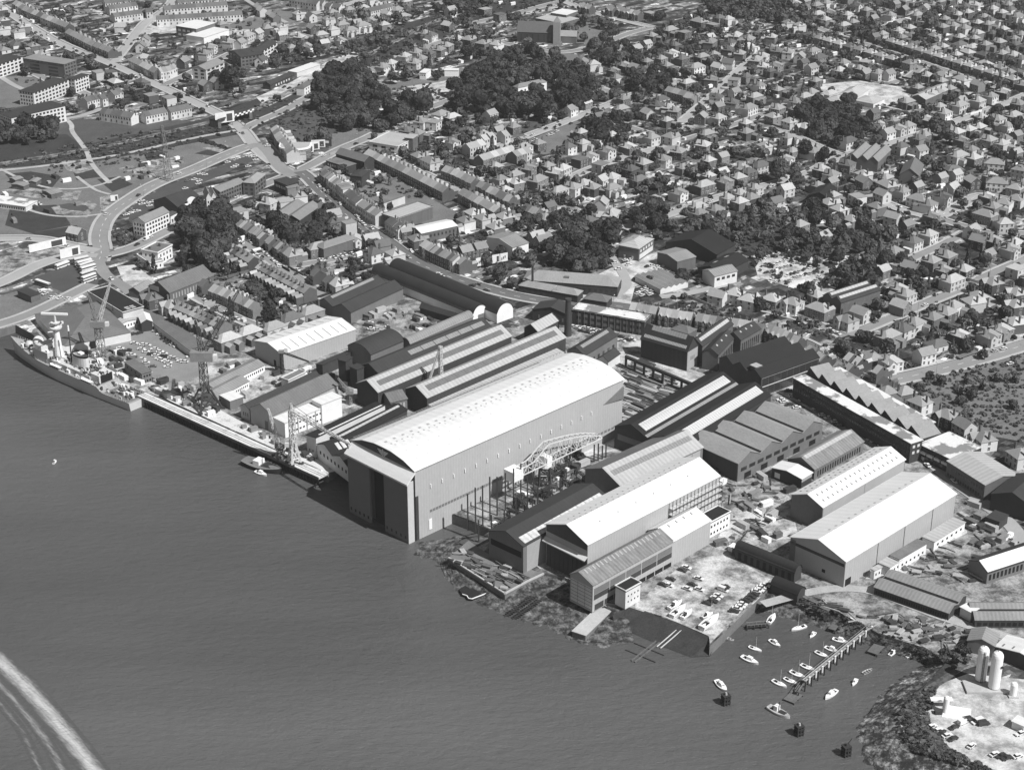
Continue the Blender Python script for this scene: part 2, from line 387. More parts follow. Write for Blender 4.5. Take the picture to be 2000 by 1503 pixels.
for i in (7,8,3,11):
    c=RW[i][0]; mb=MB()
    for k in range(1,len(c)-2,2):
        a,b=c[k],c[k].lerp(c[k+1],.8); t=(b-a).normalized(); s=Vector((t.y,-t.x,0))*.12
        mb.add([(q.x,q.y,.37) for q in (a+s,b+s,b-s,a-s)],[(0,1,2,3)])
    # keep markings 4 mm or more over the carriageway
    for j in range(len(mb.v)): mb.v[j]=(mb.v[j][0],mb.v[j][1],.06+.004*i+.006)
    struct(mb.build('road_marking',MARK))
# ---------------------------------------------------------------- ground patches
GM={'grass':mat('rough_grass',.075,.3,.05,.22,.8,nd=8,nrr=.72),'lgrass':mat('dry_grass',.15,.3,.05,.22,.8,nd=8,nrr=.72),'dgrass':mat('dark_scrub_ground',.04,.4,.08,.3,.8,nd=8,nrr=.72),
 'yard':mat('yard_concrete',.4,.25,.09,.25,1.2,ramp=(.36,.62,.10,.56),nd=9,nrr=.74),'dyard':mat('dirty_yard',.2,.35,.12,.35,1.2,ramp=(.36,.64,.05,.38),nd=9,nrr=.76),
 'chalk':mat('bare_chalky_ground',.5,.25,.09,.18,1.2,ramp=(.34,.62,.20,.60),nd=9,nrr=.74),'tarmac':mat('car_park_tarmac',.22,.2,.06,.12,nd=8,nrr=.7),'dtarmac':mat('dark_tarmac',.07,.2,.06,.12,nd=8,nrr=.7),'quay':mat('quay_deck',.5,.25,.15,.12,1.2,ramp=(.28,.52,.22,.60),nd=9,nrr=.74)}
pz=[.010]
def patch(name,tone,s):
    q=[float(c) for c in s.replace(',',' ').split()]; pz[0]+=.001
    o=sheet(name,[(q[i],q[i+1]) for i in range(0,len(q),2)],pz[0],GM[tone]); tri(o)
    if sum(p.normal.z for p in o.data.polygons)<0: o.data.flip_normals()
    return o
patch('wasteland','lgrass','-40,330 175,310 460,255 500,285 430,306 300,355 205,420 190,480 85,465 -40,465')
patch('grassland','grass','-40,200 130,235 300,225 440,250 470,245 380,270 180,312 -40,334')
patch('meadow','dgrass','-40,275 130,262 160,285 172,305 -40,325')
patch('meadow','grass','500,230 640,180 700,240 740,265 650,300 590,290')
patch('bare_field','chalk','648,298 652,268 700,243 735,262 720,268')
patch('bare_field','lgrass','640,300 648,262 700,240 740,262')
patch('meadow','lgrass','740,168 830,150 950,125 1010,95 1120,105 1160,120 1000,150 870,200 780,190')
patch('bare_field','chalk','765,178 800,168 860,160 900,150 900,175 862,200 790,180')
patch('meadow','grass','900,95 1000,88 1060,105 960,130')
patch('meadow','lgrass','1030,275 1125,235 1152,250 1150,262 1075,300 1060,302')
patch('meadow','grass','1010,245 1060,225 1130,226 1040,262 1015,268')
patch('church_ground','lgrass','1100,50 1150,45 1200,70 1160,85 1090,85')
patch('construction_site','chalk','1600,165 1680,158 1760,170 1790,205 1760,215 1690,200 1610,190')
patch('railway_cutting','dgrass','-40,330 175,318 470,262 560,230 700,160 800,100 900,55 1060,10 1100,-20 1000,-20 760,60 560,170 400,232 180,280 -40,318')
patch('railway_embankment','dgrass','780,50 830,35 1000,-10 1060,-20 1090,0 900,55 800,72')
patch('goods_yard','chalk','500,190 560,165 640,120 700,98 710,112 600,170 520,210')
patch('estate_lawn','lgrass','-40,150 90,150 150,170 60,205 -40,220')
patch('estate_yard','chalk','180,22 260,18 420,60 480,40 500,70 300,64 250,90 262,70 285,42')
patch('estate_lawn','lgrass','430,55 540,20 620,30 520,60')
patch('car_park','dtarmac','250,430 262,400 330,360 430,325 480,305 500,312 470,325 330,385 262,440')
patch('meadow','dgrass','222,455 225,440 280,460 262,475 232,482')
patch('bus_park','dtarmac','62,548 70,540 140,515 185,502 193,545 190,560 145,578')
patch('railway_yard','dyard','-40,520 30,488 100,480 150,498 60,530 -40,575')
patch('waste_ground','chalk','228,520 262,517 300,545 320,600 290,590 262,570 240,548')
patch('slipway_ground','lgrass','-40,590 60,560 110,575 70,610 -40,640')
patch('shipyard_yard','dyard','70,645 180,610 290,640 400,660 480,640 560,600 640,590 760,600 960,640 1190,640 1250,655 1400,780 1560,740 1640,800 1830,900 2040,1060 2040,1300 1900,1300 1850,1288 1800,1260 1720,1236 1640,1193 1560,1158 1505,1144 1440,1202 1387,1256 1384,1241 1359,1226 1300,1205 1226,1182 1180,1173 1105,1126 1062,1116 960,1033 900,1008 800,973 700,923 668,903 640,920 330,780 282,766 200,733 110,688')
patch('car_park','tarmac','200,660 290,640 400,680 420,720 330,760 240,700')
patch('yard_paving','yard','400,700 500,700 640,740 700,790 610,820 470,800 400,760')
patch('yard_paving','yard','130,690 240,700 330,758 300,770 282,764 200,733')
patch('quay_paving','quay','300,760 330,762 430,800 520,850 600,890 680,915 640,923 330,782')
patch('yard_paving','chalk','1180,840 1250,830 1300,850 1200,880 1100,900 1050,890')
patch('yard_paving','yard','1180,640 1260,640 1260,680 1420,790 1250,860 1212,820 1215,740')
patch('yard_paving','chalk','1230,695 1260,690 1390,735 1420,760 1400,775')
patch('car_park','yard','1500,755 1560,740 1780,860 1790,890 1700,850 1620,820')
patch('open_storage','dyard','1850,1010 2040,1050 2040,1140 1900,1160 1860,1140 1720,1130 1700,1110')
patch('open_storage','chalk','1690,1130 1720,1100 1880,1020 1890,1040 1800,1085 1760,1130')
patch('car_park','yard','1240,1180 1340,1095 1420,1080 1505,1130 1440,1202 1387,1256 1384,1241 1300,1205 1240,1186')
patch('yard_paving','yard','1390,1070 1430,1000 1540,960 1560,1050 1440,1060 1450,1080')
patch('car_park','chalk','1120,560 1200,520 1290,490 1330,520 1240,560 1230,600 1150,600')
patch('car_park','chalk','1470,500 1540,488 1660,500 1640,520 1630,570 1600,580 1480,540')
patch('tank_yard','chalk','1770,1400 1800,1360 1850,1330 1890,1315 2040,1330 2040,1520 1930,1500 1850,1470 1790,1440')
patch('scrub_ground','lgrass','1720,760 1880,720 2040,680 2040,870 1930,850 1820,800')
patch('scrub_ground','dgrass','1330,440 1420,410 1520,440 1620,470 1640,500 1500,500 1440,480')
patch('industrial_yard','dyard','640,600 790,580 960,620 940,640 800,640 690,640')
patch('high_street_yard','lgrass','640,320 700,310 900,420 880,450 760,420')
for s_ in ('10,340 60,335 120,345 90,380 40,372','140,330 185,322 200,345 150,352','20,405 110,400 140,440 60,455 10,440','190,350 230,345 260,360 220,375','60,455 150,440 170,470 100,470','380,300 430,285 470,290 420,305','280,300 320,296 330,312 290,318'): patch('rough_ground','dgrass',s_)
for s_ in ('120,315 165,312 185,330 150,340 130,332','195,385 222,380 215,410 195,430','0,372 60,366 110,376 160,372 150,392 60,386','230,330 300,312 360,305 345,330 280,345','395,290 420,278 450,285 430,298','100,405 175,392 190,400 170,425 110,418'): patch('bare_earth','dyard',s_)
patch('pit','dtarmac','116,400 135,397 168,401 174,407 165,413 135,410 118,406')
# the boat ramp: dark weedy hard sloping into the water
o=MB(); 
RAMP=mat('weedy_ramp',.04,.35,.25,.4,nd=8,nrr=.72)
pts=[P(1196,1200,-.1),P(1228,1185,-.05),P(1300,1208,-.05),P(1360,1229,-.05),P(1392,1246,-.2),P(1389,1280,WZ+.35),P(1350,1283,WZ+.1),P(1300,1264,WZ+.1),P(1200,1220,WZ+.1)]
o.add(pts,[(0,8,1),(1,8,2),(2,8,7),(2,7,3),(3,7,6),(3,6,4),(4,6,5)]); o=o.build('slipway',RAMP); struct(o)
if sum(p.normal.z for p in o.data.polygons)<0: o.data.flip_normals()
rr_=random.Random(4)
for k_ in (0,1):
    a=P(1330+k_*7,1222+k_*3,-.6); b=P(1283+k_*7,1262+k_*3,WZ+.35); q=MB().bar(a,b,.16).build('slip_rail',M['pale_steel']); tag(q,['pale thin rail running down the weedy ramp, left of the pair','pale thin rail running down the weedy ramp, right of the pair'][k_],'rail','rails on the weedy ramp')
# boat wake: raised foam ridges along a track
def wake_mat():
    m=bpy.data.materials.new('wake_foam'); m.use_nodes=True; nt=m.node_tree; N=nt.nodes; L=nt.links; b=N['Principled BSDF']; b.inputs['Roughness'].default_value=.5
    tc=N.new('ShaderNodeTexCoord'); mp=N.new('ShaderNodeMapping'); mp.inputs['Rotation'].default_value=(0,0,math.radians(48)); L.new(tc.outputs['Object'],mp.inputs[0])
    mp2=N.new('ShaderNodeMapping'); mp2.inputs['Scale'].default_value=(.14,1.1,1); L.new(mp.outputs[0],mp2.inputs[0])
    n=N.new('ShaderNodeTexNoise'); n.inputs['Scale'].default_value=1; n.inputs['Detail'].default_value=7; n.inputs['Roughness'].default_value=.7; L.new(mp2.outputs[0],n.inputs['Vector'])
    at=N.new('ShaderNodeAttribute'); at.attribute_name='foam'
    ad=N.new('ShaderNodeMath'); ad.operation='ADD'; L.new(n.outputs['Fac'],ad.inputs[0]); L.new(at.outputs['Fac'],ad.inputs[1])
    r=N.new('ShaderNodeMapRange'); r.interpolation_type='SMOOTHSTEP'; r.inputs['From Min'].default_value=.80; r.inputs['From Max'].default_value=1.65; r.inputs['To Min'].default_value=.088; r.inputs['To Max'].default_value=.55; L.new(ad.outputs[0],r.inputs[0]); L.new(r.outputs[0],b.inputs['Base Color'])
    b.inputs['Roughness'].default_value=.25; b.inputs['IOR'].default_value=1.33
    mp3=N.new('ShaderNodeMapping'); mp3.inputs['Scale'].default_value=(1,2.1,1); mp3.inputs['Rotation'].default_value=(0,0,math.radians(-18)); L.new(tc.outputs['Object'],mp3.inputs[0])
    n4=N.new('ShaderNodeTexNoise'); n4.inputs['Scale'].default_value=.5; n4.inputs['Detail'].default_value=5; L.new(mp3.outputs[0],n4.inputs['Vector'])
    bp=N.new('ShaderNodeBump'); bp.inputs['Strength'].default_value=1; bp.inputs['Distance'].default_value=.5; L.new(n4.outputs['Fac'],bp.inputs['Height']); L.new(bp.outputs[0],b.inputs['Normal']); return m
WAKE=wake_mat()
def wake(pts,w,peak):
    c=dense(pts,2.0,WZ); mb=MB(); n=len(c); vs=[];fs=[];fo=[]; K=13
    for i,p in enumerate(c):
        t=(c[min(i+1,n-1)]-c[max(i-1,0)]).normalized(); s=Vector((t.y,-t.x,0))
        for j in range(K):
            u=(j-(K-1)/2)/((K-1)/2); q=p+s*(u*w/2); vs.append((q.x,q.y,WZ+.012+.03*max(0,1-abs(u)*1.1))); fo.append(peak*max(0,1-abs(u))**.7)
    for i in range(n-1):
        for j in range(K-1): a=i*K+j; fs.append((a,a+K,a+K+1,a+1))
    o=mb.add(vs,fs).build('boat_wake',WAKE); struct(o)
    at=o.data.attributes.new('foam','FLOAT','POINT'); at.data.foreach_set('value',fo)
    if sum(p.normal.z for p in o.data.polygons)<0: o.data.flip_normals()
wake([(-80,1222),(0,1290),(60,1348),(110,1408),(160,1470),(210,1540)],10,.92)
wake([(-80,1262),(0,1335),(50,1392),(90,1442),(130,1520)],5,.62)
wake([(-80,1300),(0,1372),(40,1420),(70,1480),(90,1540)],4,.5)
# ================================================================ large buildings
def profile(kind,W,h,rise,bays=1):
    if kind=='gable':
        w=W/bays; p=[]
        for b in range(bays):
            p+=[(b*w,h),(b*w+w/2,h+rise)]
        return p+[(W,h)]
    if kind=='lgable':  return [(0,h),(W*.38,h+rise),(W,h)]
    if kind=='arch':
        n=12 if rise<W*.35 else 18; Rr=(W*W/4+rise*rise)/(2*rise); c=h+rise-Rr; a=math.asin(min(1,W/2/Rr))
        if rise>W/2-.01: a=math.pi/2
        return [(W/2+Rr*math.sin(-a+2*a*i/n), c+Rr*math.cos(-a+2*a*i/n)) for i in range(n+1)]
    if kind=='poly5': return [(0,h),(W*.16,h+rise*.62),(W*.36,h+rise*.97),(W*.5,h+rise),(W*.64,h+rise*.97),(W*.84,h+rise*.62),(W,h)]
    if kind=='saw':
        w=W/bays; p=[(0,h)]
        for b in range(bays): p+=[(b*w+w*.22,h+rise),((b+1)*w-(.02 if b<bays-1 else 0),h)]
        return p
    if kind=='mono': return [(0,h),(W,h+rise)]
    return [(0,h),(W,h)]
BLD={}
def frame3(A,B,Cc,h,Dside=False,L=None):
    a=P(A[0],A[1],h); b=P(B[0],B[1],h); far=P(Cc[0],Cc[1],h); base=a if Dside else b
    u=b-a; v=far-base; W=u.length; Lr=v.length
    if W<Lr: vd=v.normalized(); ud=Vector((vd.y,-vd.x,0)); W=abs(u.dot(ud)); Lr=v.length
    else: ud=u.normalized(); vd=Vector((-ud.y,ud.x,0)); Lr=abs(v.dot(vd))
    if L: Lr=L
    o=(b-ud*W) if not Dside else a
    return o,math.atan2(ud.y,ud.x),W,Lr
def hall(name,label,cat,A,B,Cc,h,kind='gable',rise=3,bays=1,wall='midclad',roof='grey_roof',z0=0,Dside=False,group=None,lights=(),feat=(),ov=.35,endwall=None,parapet=0,L=None,th=.28,vents=None,chim=()):
    o,rz,W,Ln=frame3(A,B,Cc,h,Dside,L)
    t=thing(name,label,cat,(o.x,o.y,z0),rz,group); H=h-z0
    if kind=='hip':
        MB().box(0,0,0,W,Ln,H).build('wall',M[wall],t)
        i=min(W,Ln)/2; e=ov
        if W>Ln: r=[(i,Ln/2),(W-i,Ln/2)]
        else: r=[(W/2,i),(W/2,Ln-i)]
        vs=[(-e,-e,H),(W+e,-e,H),(W+e,Ln+e,H),(-e,Ln+e,H),(r[0][0],r[0][1],H+rise),(r[1][0],r[1][1],H+rise)]
        fs=[(0,1,5,4),(1,2,5),(2,3,4,5),(3,0,4),(0,3,2,1)] if W>Ln else [(0,1,4),(1,2,5,4),(2,3,5),(3,0,4,5),(0,3,2,1)]
        MB().add(vs,fs).build('roof',M[roof],t)
        pr=None
    else:
        pr=profile(kind,W,H,rise,bays)
        if kind=='flat': MB().box(0,0,0,W,Ln,H-.02).build('wall',M[wall],t)
        else:
            MB().xprism([(0,0)]+[(x,z-.03) for x,z in pr]+[(W,0)],0,Ln).build('wall',M[wall],t)
        # roof slab
        top=[]; 
        x0,zz0=pr[0]; x1,zz1=pr[1]; s0=(zz1-zz0)/max(.01,(x1-x0)); xe,ze=pr[-1]; xp,zp=pr[-2]; s1=(ze-zp)/max(.01,(xe-xp))
        s0=max(-2,min(2,s0)); s1=max(-2,min(2,s1))
        if kind=='arch' and rise>W*.4: s0=s1=0
        q=[(-ov,zz0-ov*s0)]+pr[1:-1]+[(W+ov,ze+ov*s1)]
        up=[(x,z+th) for x,z in q]
        MB().xprism([q[0]]+up+q[:0:-1],-ov,Ln+ov).build('roof',M[roof],t)
        if parapet:
            m=MB(); p=.35
            zt=H+th+parapet
            m.box(-ov,-ov,H+th,W+ov,-ov+p,zt); m.box(-ov,Ln+ov-p,H+th,W+ov,Ln+ov,zt); m.box(-ov,-ov+p,H+th,-ov+p,Ln+ov-p,zt); m.box(W+ov-p,-ov+p,H+th,W+ov,Ln+ov-p,zt)
            m.build('parapet',M[wall],t)
    # lights: (x0frac,x1frac,t0,t1,n,fill,mat,partname) laid on the roof surface
    def zat(x):
        for (a,za),(b,zb) in zip(pr,pr[1:]):
            if a-1e-6<=x<=b+1e-6: return za+(zb-za)*(x-a)/max(1e-6,b-a)
        return pr[-1][1]
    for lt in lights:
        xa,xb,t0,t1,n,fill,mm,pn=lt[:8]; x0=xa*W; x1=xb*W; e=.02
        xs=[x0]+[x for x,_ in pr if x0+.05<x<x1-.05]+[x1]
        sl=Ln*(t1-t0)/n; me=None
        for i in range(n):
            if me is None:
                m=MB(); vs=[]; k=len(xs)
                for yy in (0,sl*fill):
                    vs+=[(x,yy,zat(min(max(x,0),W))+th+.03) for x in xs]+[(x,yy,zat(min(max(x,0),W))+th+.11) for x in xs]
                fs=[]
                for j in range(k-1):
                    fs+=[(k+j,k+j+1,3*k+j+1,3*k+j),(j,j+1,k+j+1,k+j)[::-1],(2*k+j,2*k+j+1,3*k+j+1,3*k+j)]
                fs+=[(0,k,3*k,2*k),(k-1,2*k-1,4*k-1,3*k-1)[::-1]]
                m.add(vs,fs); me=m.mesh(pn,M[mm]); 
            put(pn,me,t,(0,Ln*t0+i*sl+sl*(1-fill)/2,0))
    # wall features: (side,u0,u1,z0,z1,n,fill,mat,partname[,depth])
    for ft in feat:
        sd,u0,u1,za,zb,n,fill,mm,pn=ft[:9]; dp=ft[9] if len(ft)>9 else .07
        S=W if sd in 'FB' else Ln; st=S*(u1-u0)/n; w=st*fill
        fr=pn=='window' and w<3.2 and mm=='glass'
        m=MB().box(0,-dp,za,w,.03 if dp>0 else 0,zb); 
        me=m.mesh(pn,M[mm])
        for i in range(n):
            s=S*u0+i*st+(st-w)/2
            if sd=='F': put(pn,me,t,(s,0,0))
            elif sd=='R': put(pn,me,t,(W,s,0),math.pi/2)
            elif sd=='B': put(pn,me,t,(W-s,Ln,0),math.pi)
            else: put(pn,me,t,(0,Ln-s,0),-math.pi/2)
    for (fx,fy,w,d,hh) in chim:
        zb=H-1; MB().box(fx*W-w/2,fy*Ln-d/2,zb,fx*W+w/2,fy*Ln+d/2,zb+hh).build('chimney',M['brick'],t)
    BLD[label]=(t,W,Ln,H,pr); FOOT.append([(t.matrix_basis@Vector((x,y,0))) for x,y in ((0,0),(W,0),(W,Ln),(0,Ln))])
    return t,W,Ln,H,zat
FOOT=[]
# ---- 1 the great covered building hall
T,W,L,H,zat=hall('covered_berth_hall','huge white arched-roof shipbuilding hall standing over the water, with tall sliding doors ajar','shipbuilding hall',(687,861),(810,919),(1217,740),29.5,'poly5',4.0,wall='pale_wall',roof='white_roof',z0=WZ-1.5,ov=.6,
  feat=[('R',.0,.012,1,23,1,1,'dark_steel','corner_slot',.12)]+[('R',.04,.86,24.2,26,16,.055,'white','ventilator',.5),('R',.06,.62,12.2,13.5,42,.8,'midclad','window',.06),('R',.62,.96,11.4,12.6,18,.7,'midclad','window',.06),('R',.055,.068,4,9,1,1,'white','ladder',.3)],
  lights=[(.10,.13,.02,.98,26,.12,'soft_light','rooflight'),(.50,.52,.02,.98,40,.22,'light_roof','rooflight'),(.42,.45,.01,.98,26,.26,'light_roof','rooflight'),(.54,.57,.02,.98,26,.16,'soft_light','rooflight'),(.70,.72,.02,.98,20,.12,'soft_light','rooflight'),(.86,.89,.02,.98,20,.16,'soft_light','rooflight')])
print('HALL',W,L,H)
# dark gable over canopy, canopy, doors
gp=[(x,z) for x,z in profile('poly5',W,H,4.0)]
MB().xprism([(0.3,H-.2)]+[(x,z-.35) for x,z in gp[1:-1]]+[(W-.3,H-.2)],-.35,-.02).build('gable_panel',M['dark_steel'],T)
m=MB(); zb=H-4.7
m.add([(-.6,-.2,H-.3),(W+.6,-.2,H-.3),(W+.6,-5.2,zb),(-.6,-5.2,zb),(-.6,-.2,H-1.2),(W+.6,-.2,H-1.2),(W+.6,-5.2,zb-.8),(-.6,-5.2,zb-.8)],[(0,3,2,1),(4,5,6,7),(3,7,6,2),(0,4,7,3),(1,2,6,5)])
m.build('door_canopy',M['white_roof'],T)
DOORM=mat('sliding_door_cladding',.17,.06,.1,.05,corr=.05,axis='X',cper=.9)
M['door']=DOORM
for x0,x1 in ((.4,W*.37),(W*.61,W-.6)):
    d=MB().box(x0,-4.2,0.6,x1,-3.2,zb-.3).build('sliding_door',DOORM,T)
    mm=MB()
    for i in range(5):
        xx=x0+(x1-x0)*(i+.3)/5; mm=MB().box(xx,-4.28,3.2,xx+.9,-4.2,4.6).build('door_window',M['glass'],d)
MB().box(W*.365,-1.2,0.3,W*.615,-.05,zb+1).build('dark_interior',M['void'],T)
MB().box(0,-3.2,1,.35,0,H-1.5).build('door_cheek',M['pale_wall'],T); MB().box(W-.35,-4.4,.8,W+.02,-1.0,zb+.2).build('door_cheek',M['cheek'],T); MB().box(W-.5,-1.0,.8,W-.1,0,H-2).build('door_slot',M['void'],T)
# winged emblem on the gable: white stepped wings and a rudder post
m=MB(); cx=W*.5; z0=H+.1
for s in (-1,1):
    for k,(a,b) in enumerate(((.5,3.6),(.5,3.0),(.5,2.3),(.5,1.6))):
        zz=z0+2.3-k*.62; x0,x1=sorted((cx+s*a,cx+s*b)); m.add([(x0,-.45,zz),(x1,-.45,zz),(x1-(.3 if s>0 else 0),-.45,zz-.42),(x0+(.3 if s<0 else 0),-.45,zz-.42)],[(0,1,2,3)])
m.box(cx-.22,-.46,z0-.6,cx+.22,-.40,z0+3.0); m.build('winged_emblem',M['white'],T)
m=MB()
for i in range(60):
    y=L*(i+.5)/60; m.bar((-.3,y,H+.25),(-.3,y,H+1.3),.06)
m.bar((-.3,0,H+1.3),(-.3,L,H+1.3),.07); m.build('roof_railing',M['steel'],T)
MB().box(-2.6,-.2,H-.9,-.7,L*.9,H-.7).build('walkway',M['steel'],T)
m=MB(); m.add([(W-.02,L-14,H-9.2),(W-.02,L-.2,H-3.8),(W-.02,L-.2,H-9.8),(W+.9,L-.2,H-3.8),(W+.9,L-.2,H-9.8)],[(0,1,2),(0,3,1),(0,2,4),(0,4,3)]); m.build('buttress_panel',M['midclad'],T)
# ---- 2
hall('dark_shed','dark-roofed shed with a pale side wall, left of the white scaffolded hall','workshop',(957,1035),(1022,1067),(1190,973),13,'gable',3.6,wall='midclad',roof='dark_roof',z0=-1,
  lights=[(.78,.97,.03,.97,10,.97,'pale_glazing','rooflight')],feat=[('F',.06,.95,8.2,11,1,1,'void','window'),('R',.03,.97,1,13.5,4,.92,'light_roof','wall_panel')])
# ---- 3
T3,W3,L3,H3,_=hall('white_hall','tall white-roofed hall with canopy over closed vertical doors and scaffolding along its inland end','workshop',(1065,1024),(1148,1063),(1405,929),19,'gable',4.6,wall='pale_wall',roof='white_roof',z0=-2.5,ov=.45,
  lights=[(.28,.31,.05,.93,22,.14,'midclad','rooflight'),(.44,.47,.05,.93,22,.2,'light_roof','rooflight'),(.72,.74,.1,.9,6,.05,'midclad','ventilator')],
  feat=[('F',.02,.98,0,14.2,9,.93,'darkclad','door_leaf',.25)])
MB().add([(-.3,-.05,15.8),(W3+.3,-.05,15.8),(W3+.3,-2.0,14.6),(-.3,-2.0,14.6),(-.3,-2,14.1),(W3+.3,-2,14.1)],[(0,3,2,1),(3,4,5,2)]).build('door_canopy',M['pale_steel'],T3)
MB().xprism([(.3,H3-2.9),(.3,H3-.2),(W3/2,H3+4.2),(W3-.3,H3-.2),(W3-.3,H3-2.9)],-.12,-.03).build('gable_panel',M['dark_steel'],T3)
m=MB()
for k in range(6):
    z=3.5+k*3; m.box(W3+.3,L3*.60,z,W3+2.2,L3*1.0,z+.25)
m.build('scaffold_boards',M['pale_glazing'],T3)
for x in (W3+.4,W3+2.1):
    for i in range(14):
        y=L3*(.60+.4*i/13); MB()
m=MB()
for i in range(15):
    y=L3*(.60+.4*i/14)
    for x in (W3+.35,W3+2.15): m.bar((x,y,0),(x,y,H3-.5),.07)
m.build('scaffold_poles',M['dark_steel'],T3)
# ---- 4
T4,W4,L4,H4,_=hall('long_glazed_shed','long low shed with dirty ridge roof and banded glazed side beside the foreshore car park','workshop',(1111,1122),(1158,1143),(1315,1057),11.5,'lgable',3.0,wall='pale_wall',roof='old_roof',z0=-1,
  lights=[(.42,.58,.03,.97,20,.32,'light_roof','rooflight')],
  feat=[('R',.01,.99,7.8,10.6,5,.95,'midclad','window'),('R',.01,.99,5.3,7.6,5,.95,'darkclad','window'),('R',.02,.5,.3,3.0,4,.9,'darkclad','door'),('R',.55,.99,.3,3.0,4,.9,'void','door'),('F',.03,.97,.8,11.2,3,.9,'pale_steel','sliding_door')])
m=MB()
for i in range(7):
    z=.9+i*1.6; m.box(.3,-.14,z,W4-.3,-.09,z+.12)
m.build('door_rail',M['dark_steel'],T4)
hall('white_roofed_shed','white-roofed shed continuing the long glazed shed inland','workshop',(1270,1033),(1315,1057),(1388,1016),11.5,'lgable',3.0,wall='pale_wall',roof='white_roof',z0=-1,
  lights=[(.45,.55,.1,.9,4,.1,'midclad','rooflight')])
hall('flat_office','small white flat-roofed two-storey office at the inland end of the white-roofed shed','office',(1362,1010),(1385,1022),(1426,1000),7.5,'flat',0,wall='white',roof='black_roof',parapet=.4,feat=[('R',.05,.95,4.7,5.7,6,.45,'void','window'),('R',.05,.95,1.3,2.3,6,.45,'void','window')])
hall('cube_office','pale two-storey cube office with dark flat roof against the long glazed shed','office',(1202,1145),(1222,1155),(1251,1139),8.2,'flat',0,wall='render',roof='black_roof',parapet=.5,feat=[('R',.08,.95,5.2,5.9,4,.3,'void','window'),('R',.08,.95,2.5,3.2,4,.3,'void','window')])
# ---- 6
hall('grey_workshop','broad grey ridge-roofed workshop behind the white scaffolded hall','workshop',(1139,917),(1211,948),(1373,873),12,'gable',4.6,wall='midclad',roof='light_roof',ov=.4,
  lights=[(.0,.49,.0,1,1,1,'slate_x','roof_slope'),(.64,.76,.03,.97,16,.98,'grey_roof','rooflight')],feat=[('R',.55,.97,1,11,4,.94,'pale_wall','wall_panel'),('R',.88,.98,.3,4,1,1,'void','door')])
# ---- 7 twin dark
hall('twin_ridge_shed','black twin-ridge shed with bright patched glazing strips beside the plate stockyard','workshop',(1218,823),(1330,879),(1506,772),11,'gable',4.2,bays=2,wall='darkclad',roof='black_roof',
  lights=[(.30,.42,.04,.97,40,.96,'pale_glazing','rooflight'),(.80,.92,.04,.97,40,.96,'pale_glazing','rooflight'),(.46,.50,.0,1,1,1,'grey_roof','valley_strip')],feat=[('F',.05,.45,5,8,1,1,'midclad','window')])
# ---- 8 four-gable sheds
hall('multi_gable_workshop','row of four grey gabled workshop bays facing the construction ground','workshop',(1442,905),(1607,826),(1361,858),9.5,'gable',3.6,bays=4,wall='midclad',roof='depot_roof',Dside=True,
  lights=[(.235,.265,0,1,1,1,'void','valley_strip'),(.485,.515,0,1,1,1,'void','valley_strip'),(.735,.765,0,1,1,1,'void','valley_strip')],feat=[('F',.02,.98,4.6,6.4,10,.7,'glass','window'),('F',.02,.98,.3,3,5,.4,'void','door'),('L',.02,.98,.2,9,1,1,'darkclad','side_wall')])  # black valley strips paint in the shade between the bays
# ---- 9 long brick office block: two flat ranges and a saw-tooth workshop between
hall('brick_office_range','long three-storey dark brick office range with white-patched flat roof','office block',(1550,738),(1779,866),(1800,858),10.5,'flat',0,wall='brick_dark',roof='felt',parapet=0,
  feat=[('F',.01,.99,7.6,9.0,46,.5,'glass','window'),('F',.01,.99,4.5,5.9,46,.5,'glass','window'),('R',.1,.9,7.6,9,2,.5,'frame','window'),('R',.1,.9,4.5,5.9,2,.5,'frame','window')])
hall('sawtooth_workshop','saw-tooth roofed workshop enclosed between the brick office range and the rear flat range','workshop',(1577,727),(1800,856),(1812,832),7.5,'saw',3.6,bays=9,wall='brick_dark',roof='depot_roof')
hall('rear_flat_range','narrow pale flat-roofed range behind the saw-tooth workshop','office block',(1620,722),(1806,830),(1822,822),8.5,'flat',0,wall='brick_dark',roof='felt',lights=[(.33,.40,.2,.6,1,1,'grey_roof','skylight'),(.62,.72,.2,.6,1,1,'grey_roof','skylight'),(.80,.92,.2,.6,1,1,'grey_roof','skylight')])
hall('patchy_roof_works','square works with a blotched white flat roof next to the brick office range','works',(1805,863),(1858,897),(1917,873),7.5,'flat',0,wall='brick_dark',roof='felt',feat=[('F',.05,.95,3.8,5,4,.8,'pale_steel','canopy',1.0),('F',.05,.95,1,2.8,6,.6,'glass','window')])
hall('grey_ridge_works','broad grey low-pitched works beyond the blotched flat roof','works',(1924,947),(1978,921),(1850,900),8,'gable',2.2,wall='brick',roof='light_roof',Dside=True,feat=[('L',.03,.97,4.5,5.8,14,.6,'glass','window'),('L',.03,.97,1.2,2.6,14,.6,'glass','window')])
hall('dark_gabled_works','dark steep-roofed works at the right edge of the photograph','works',(1953,950),(2015,990),(2060,950),8,'gable',4,wall='brick_dark',roof='dark_roof')
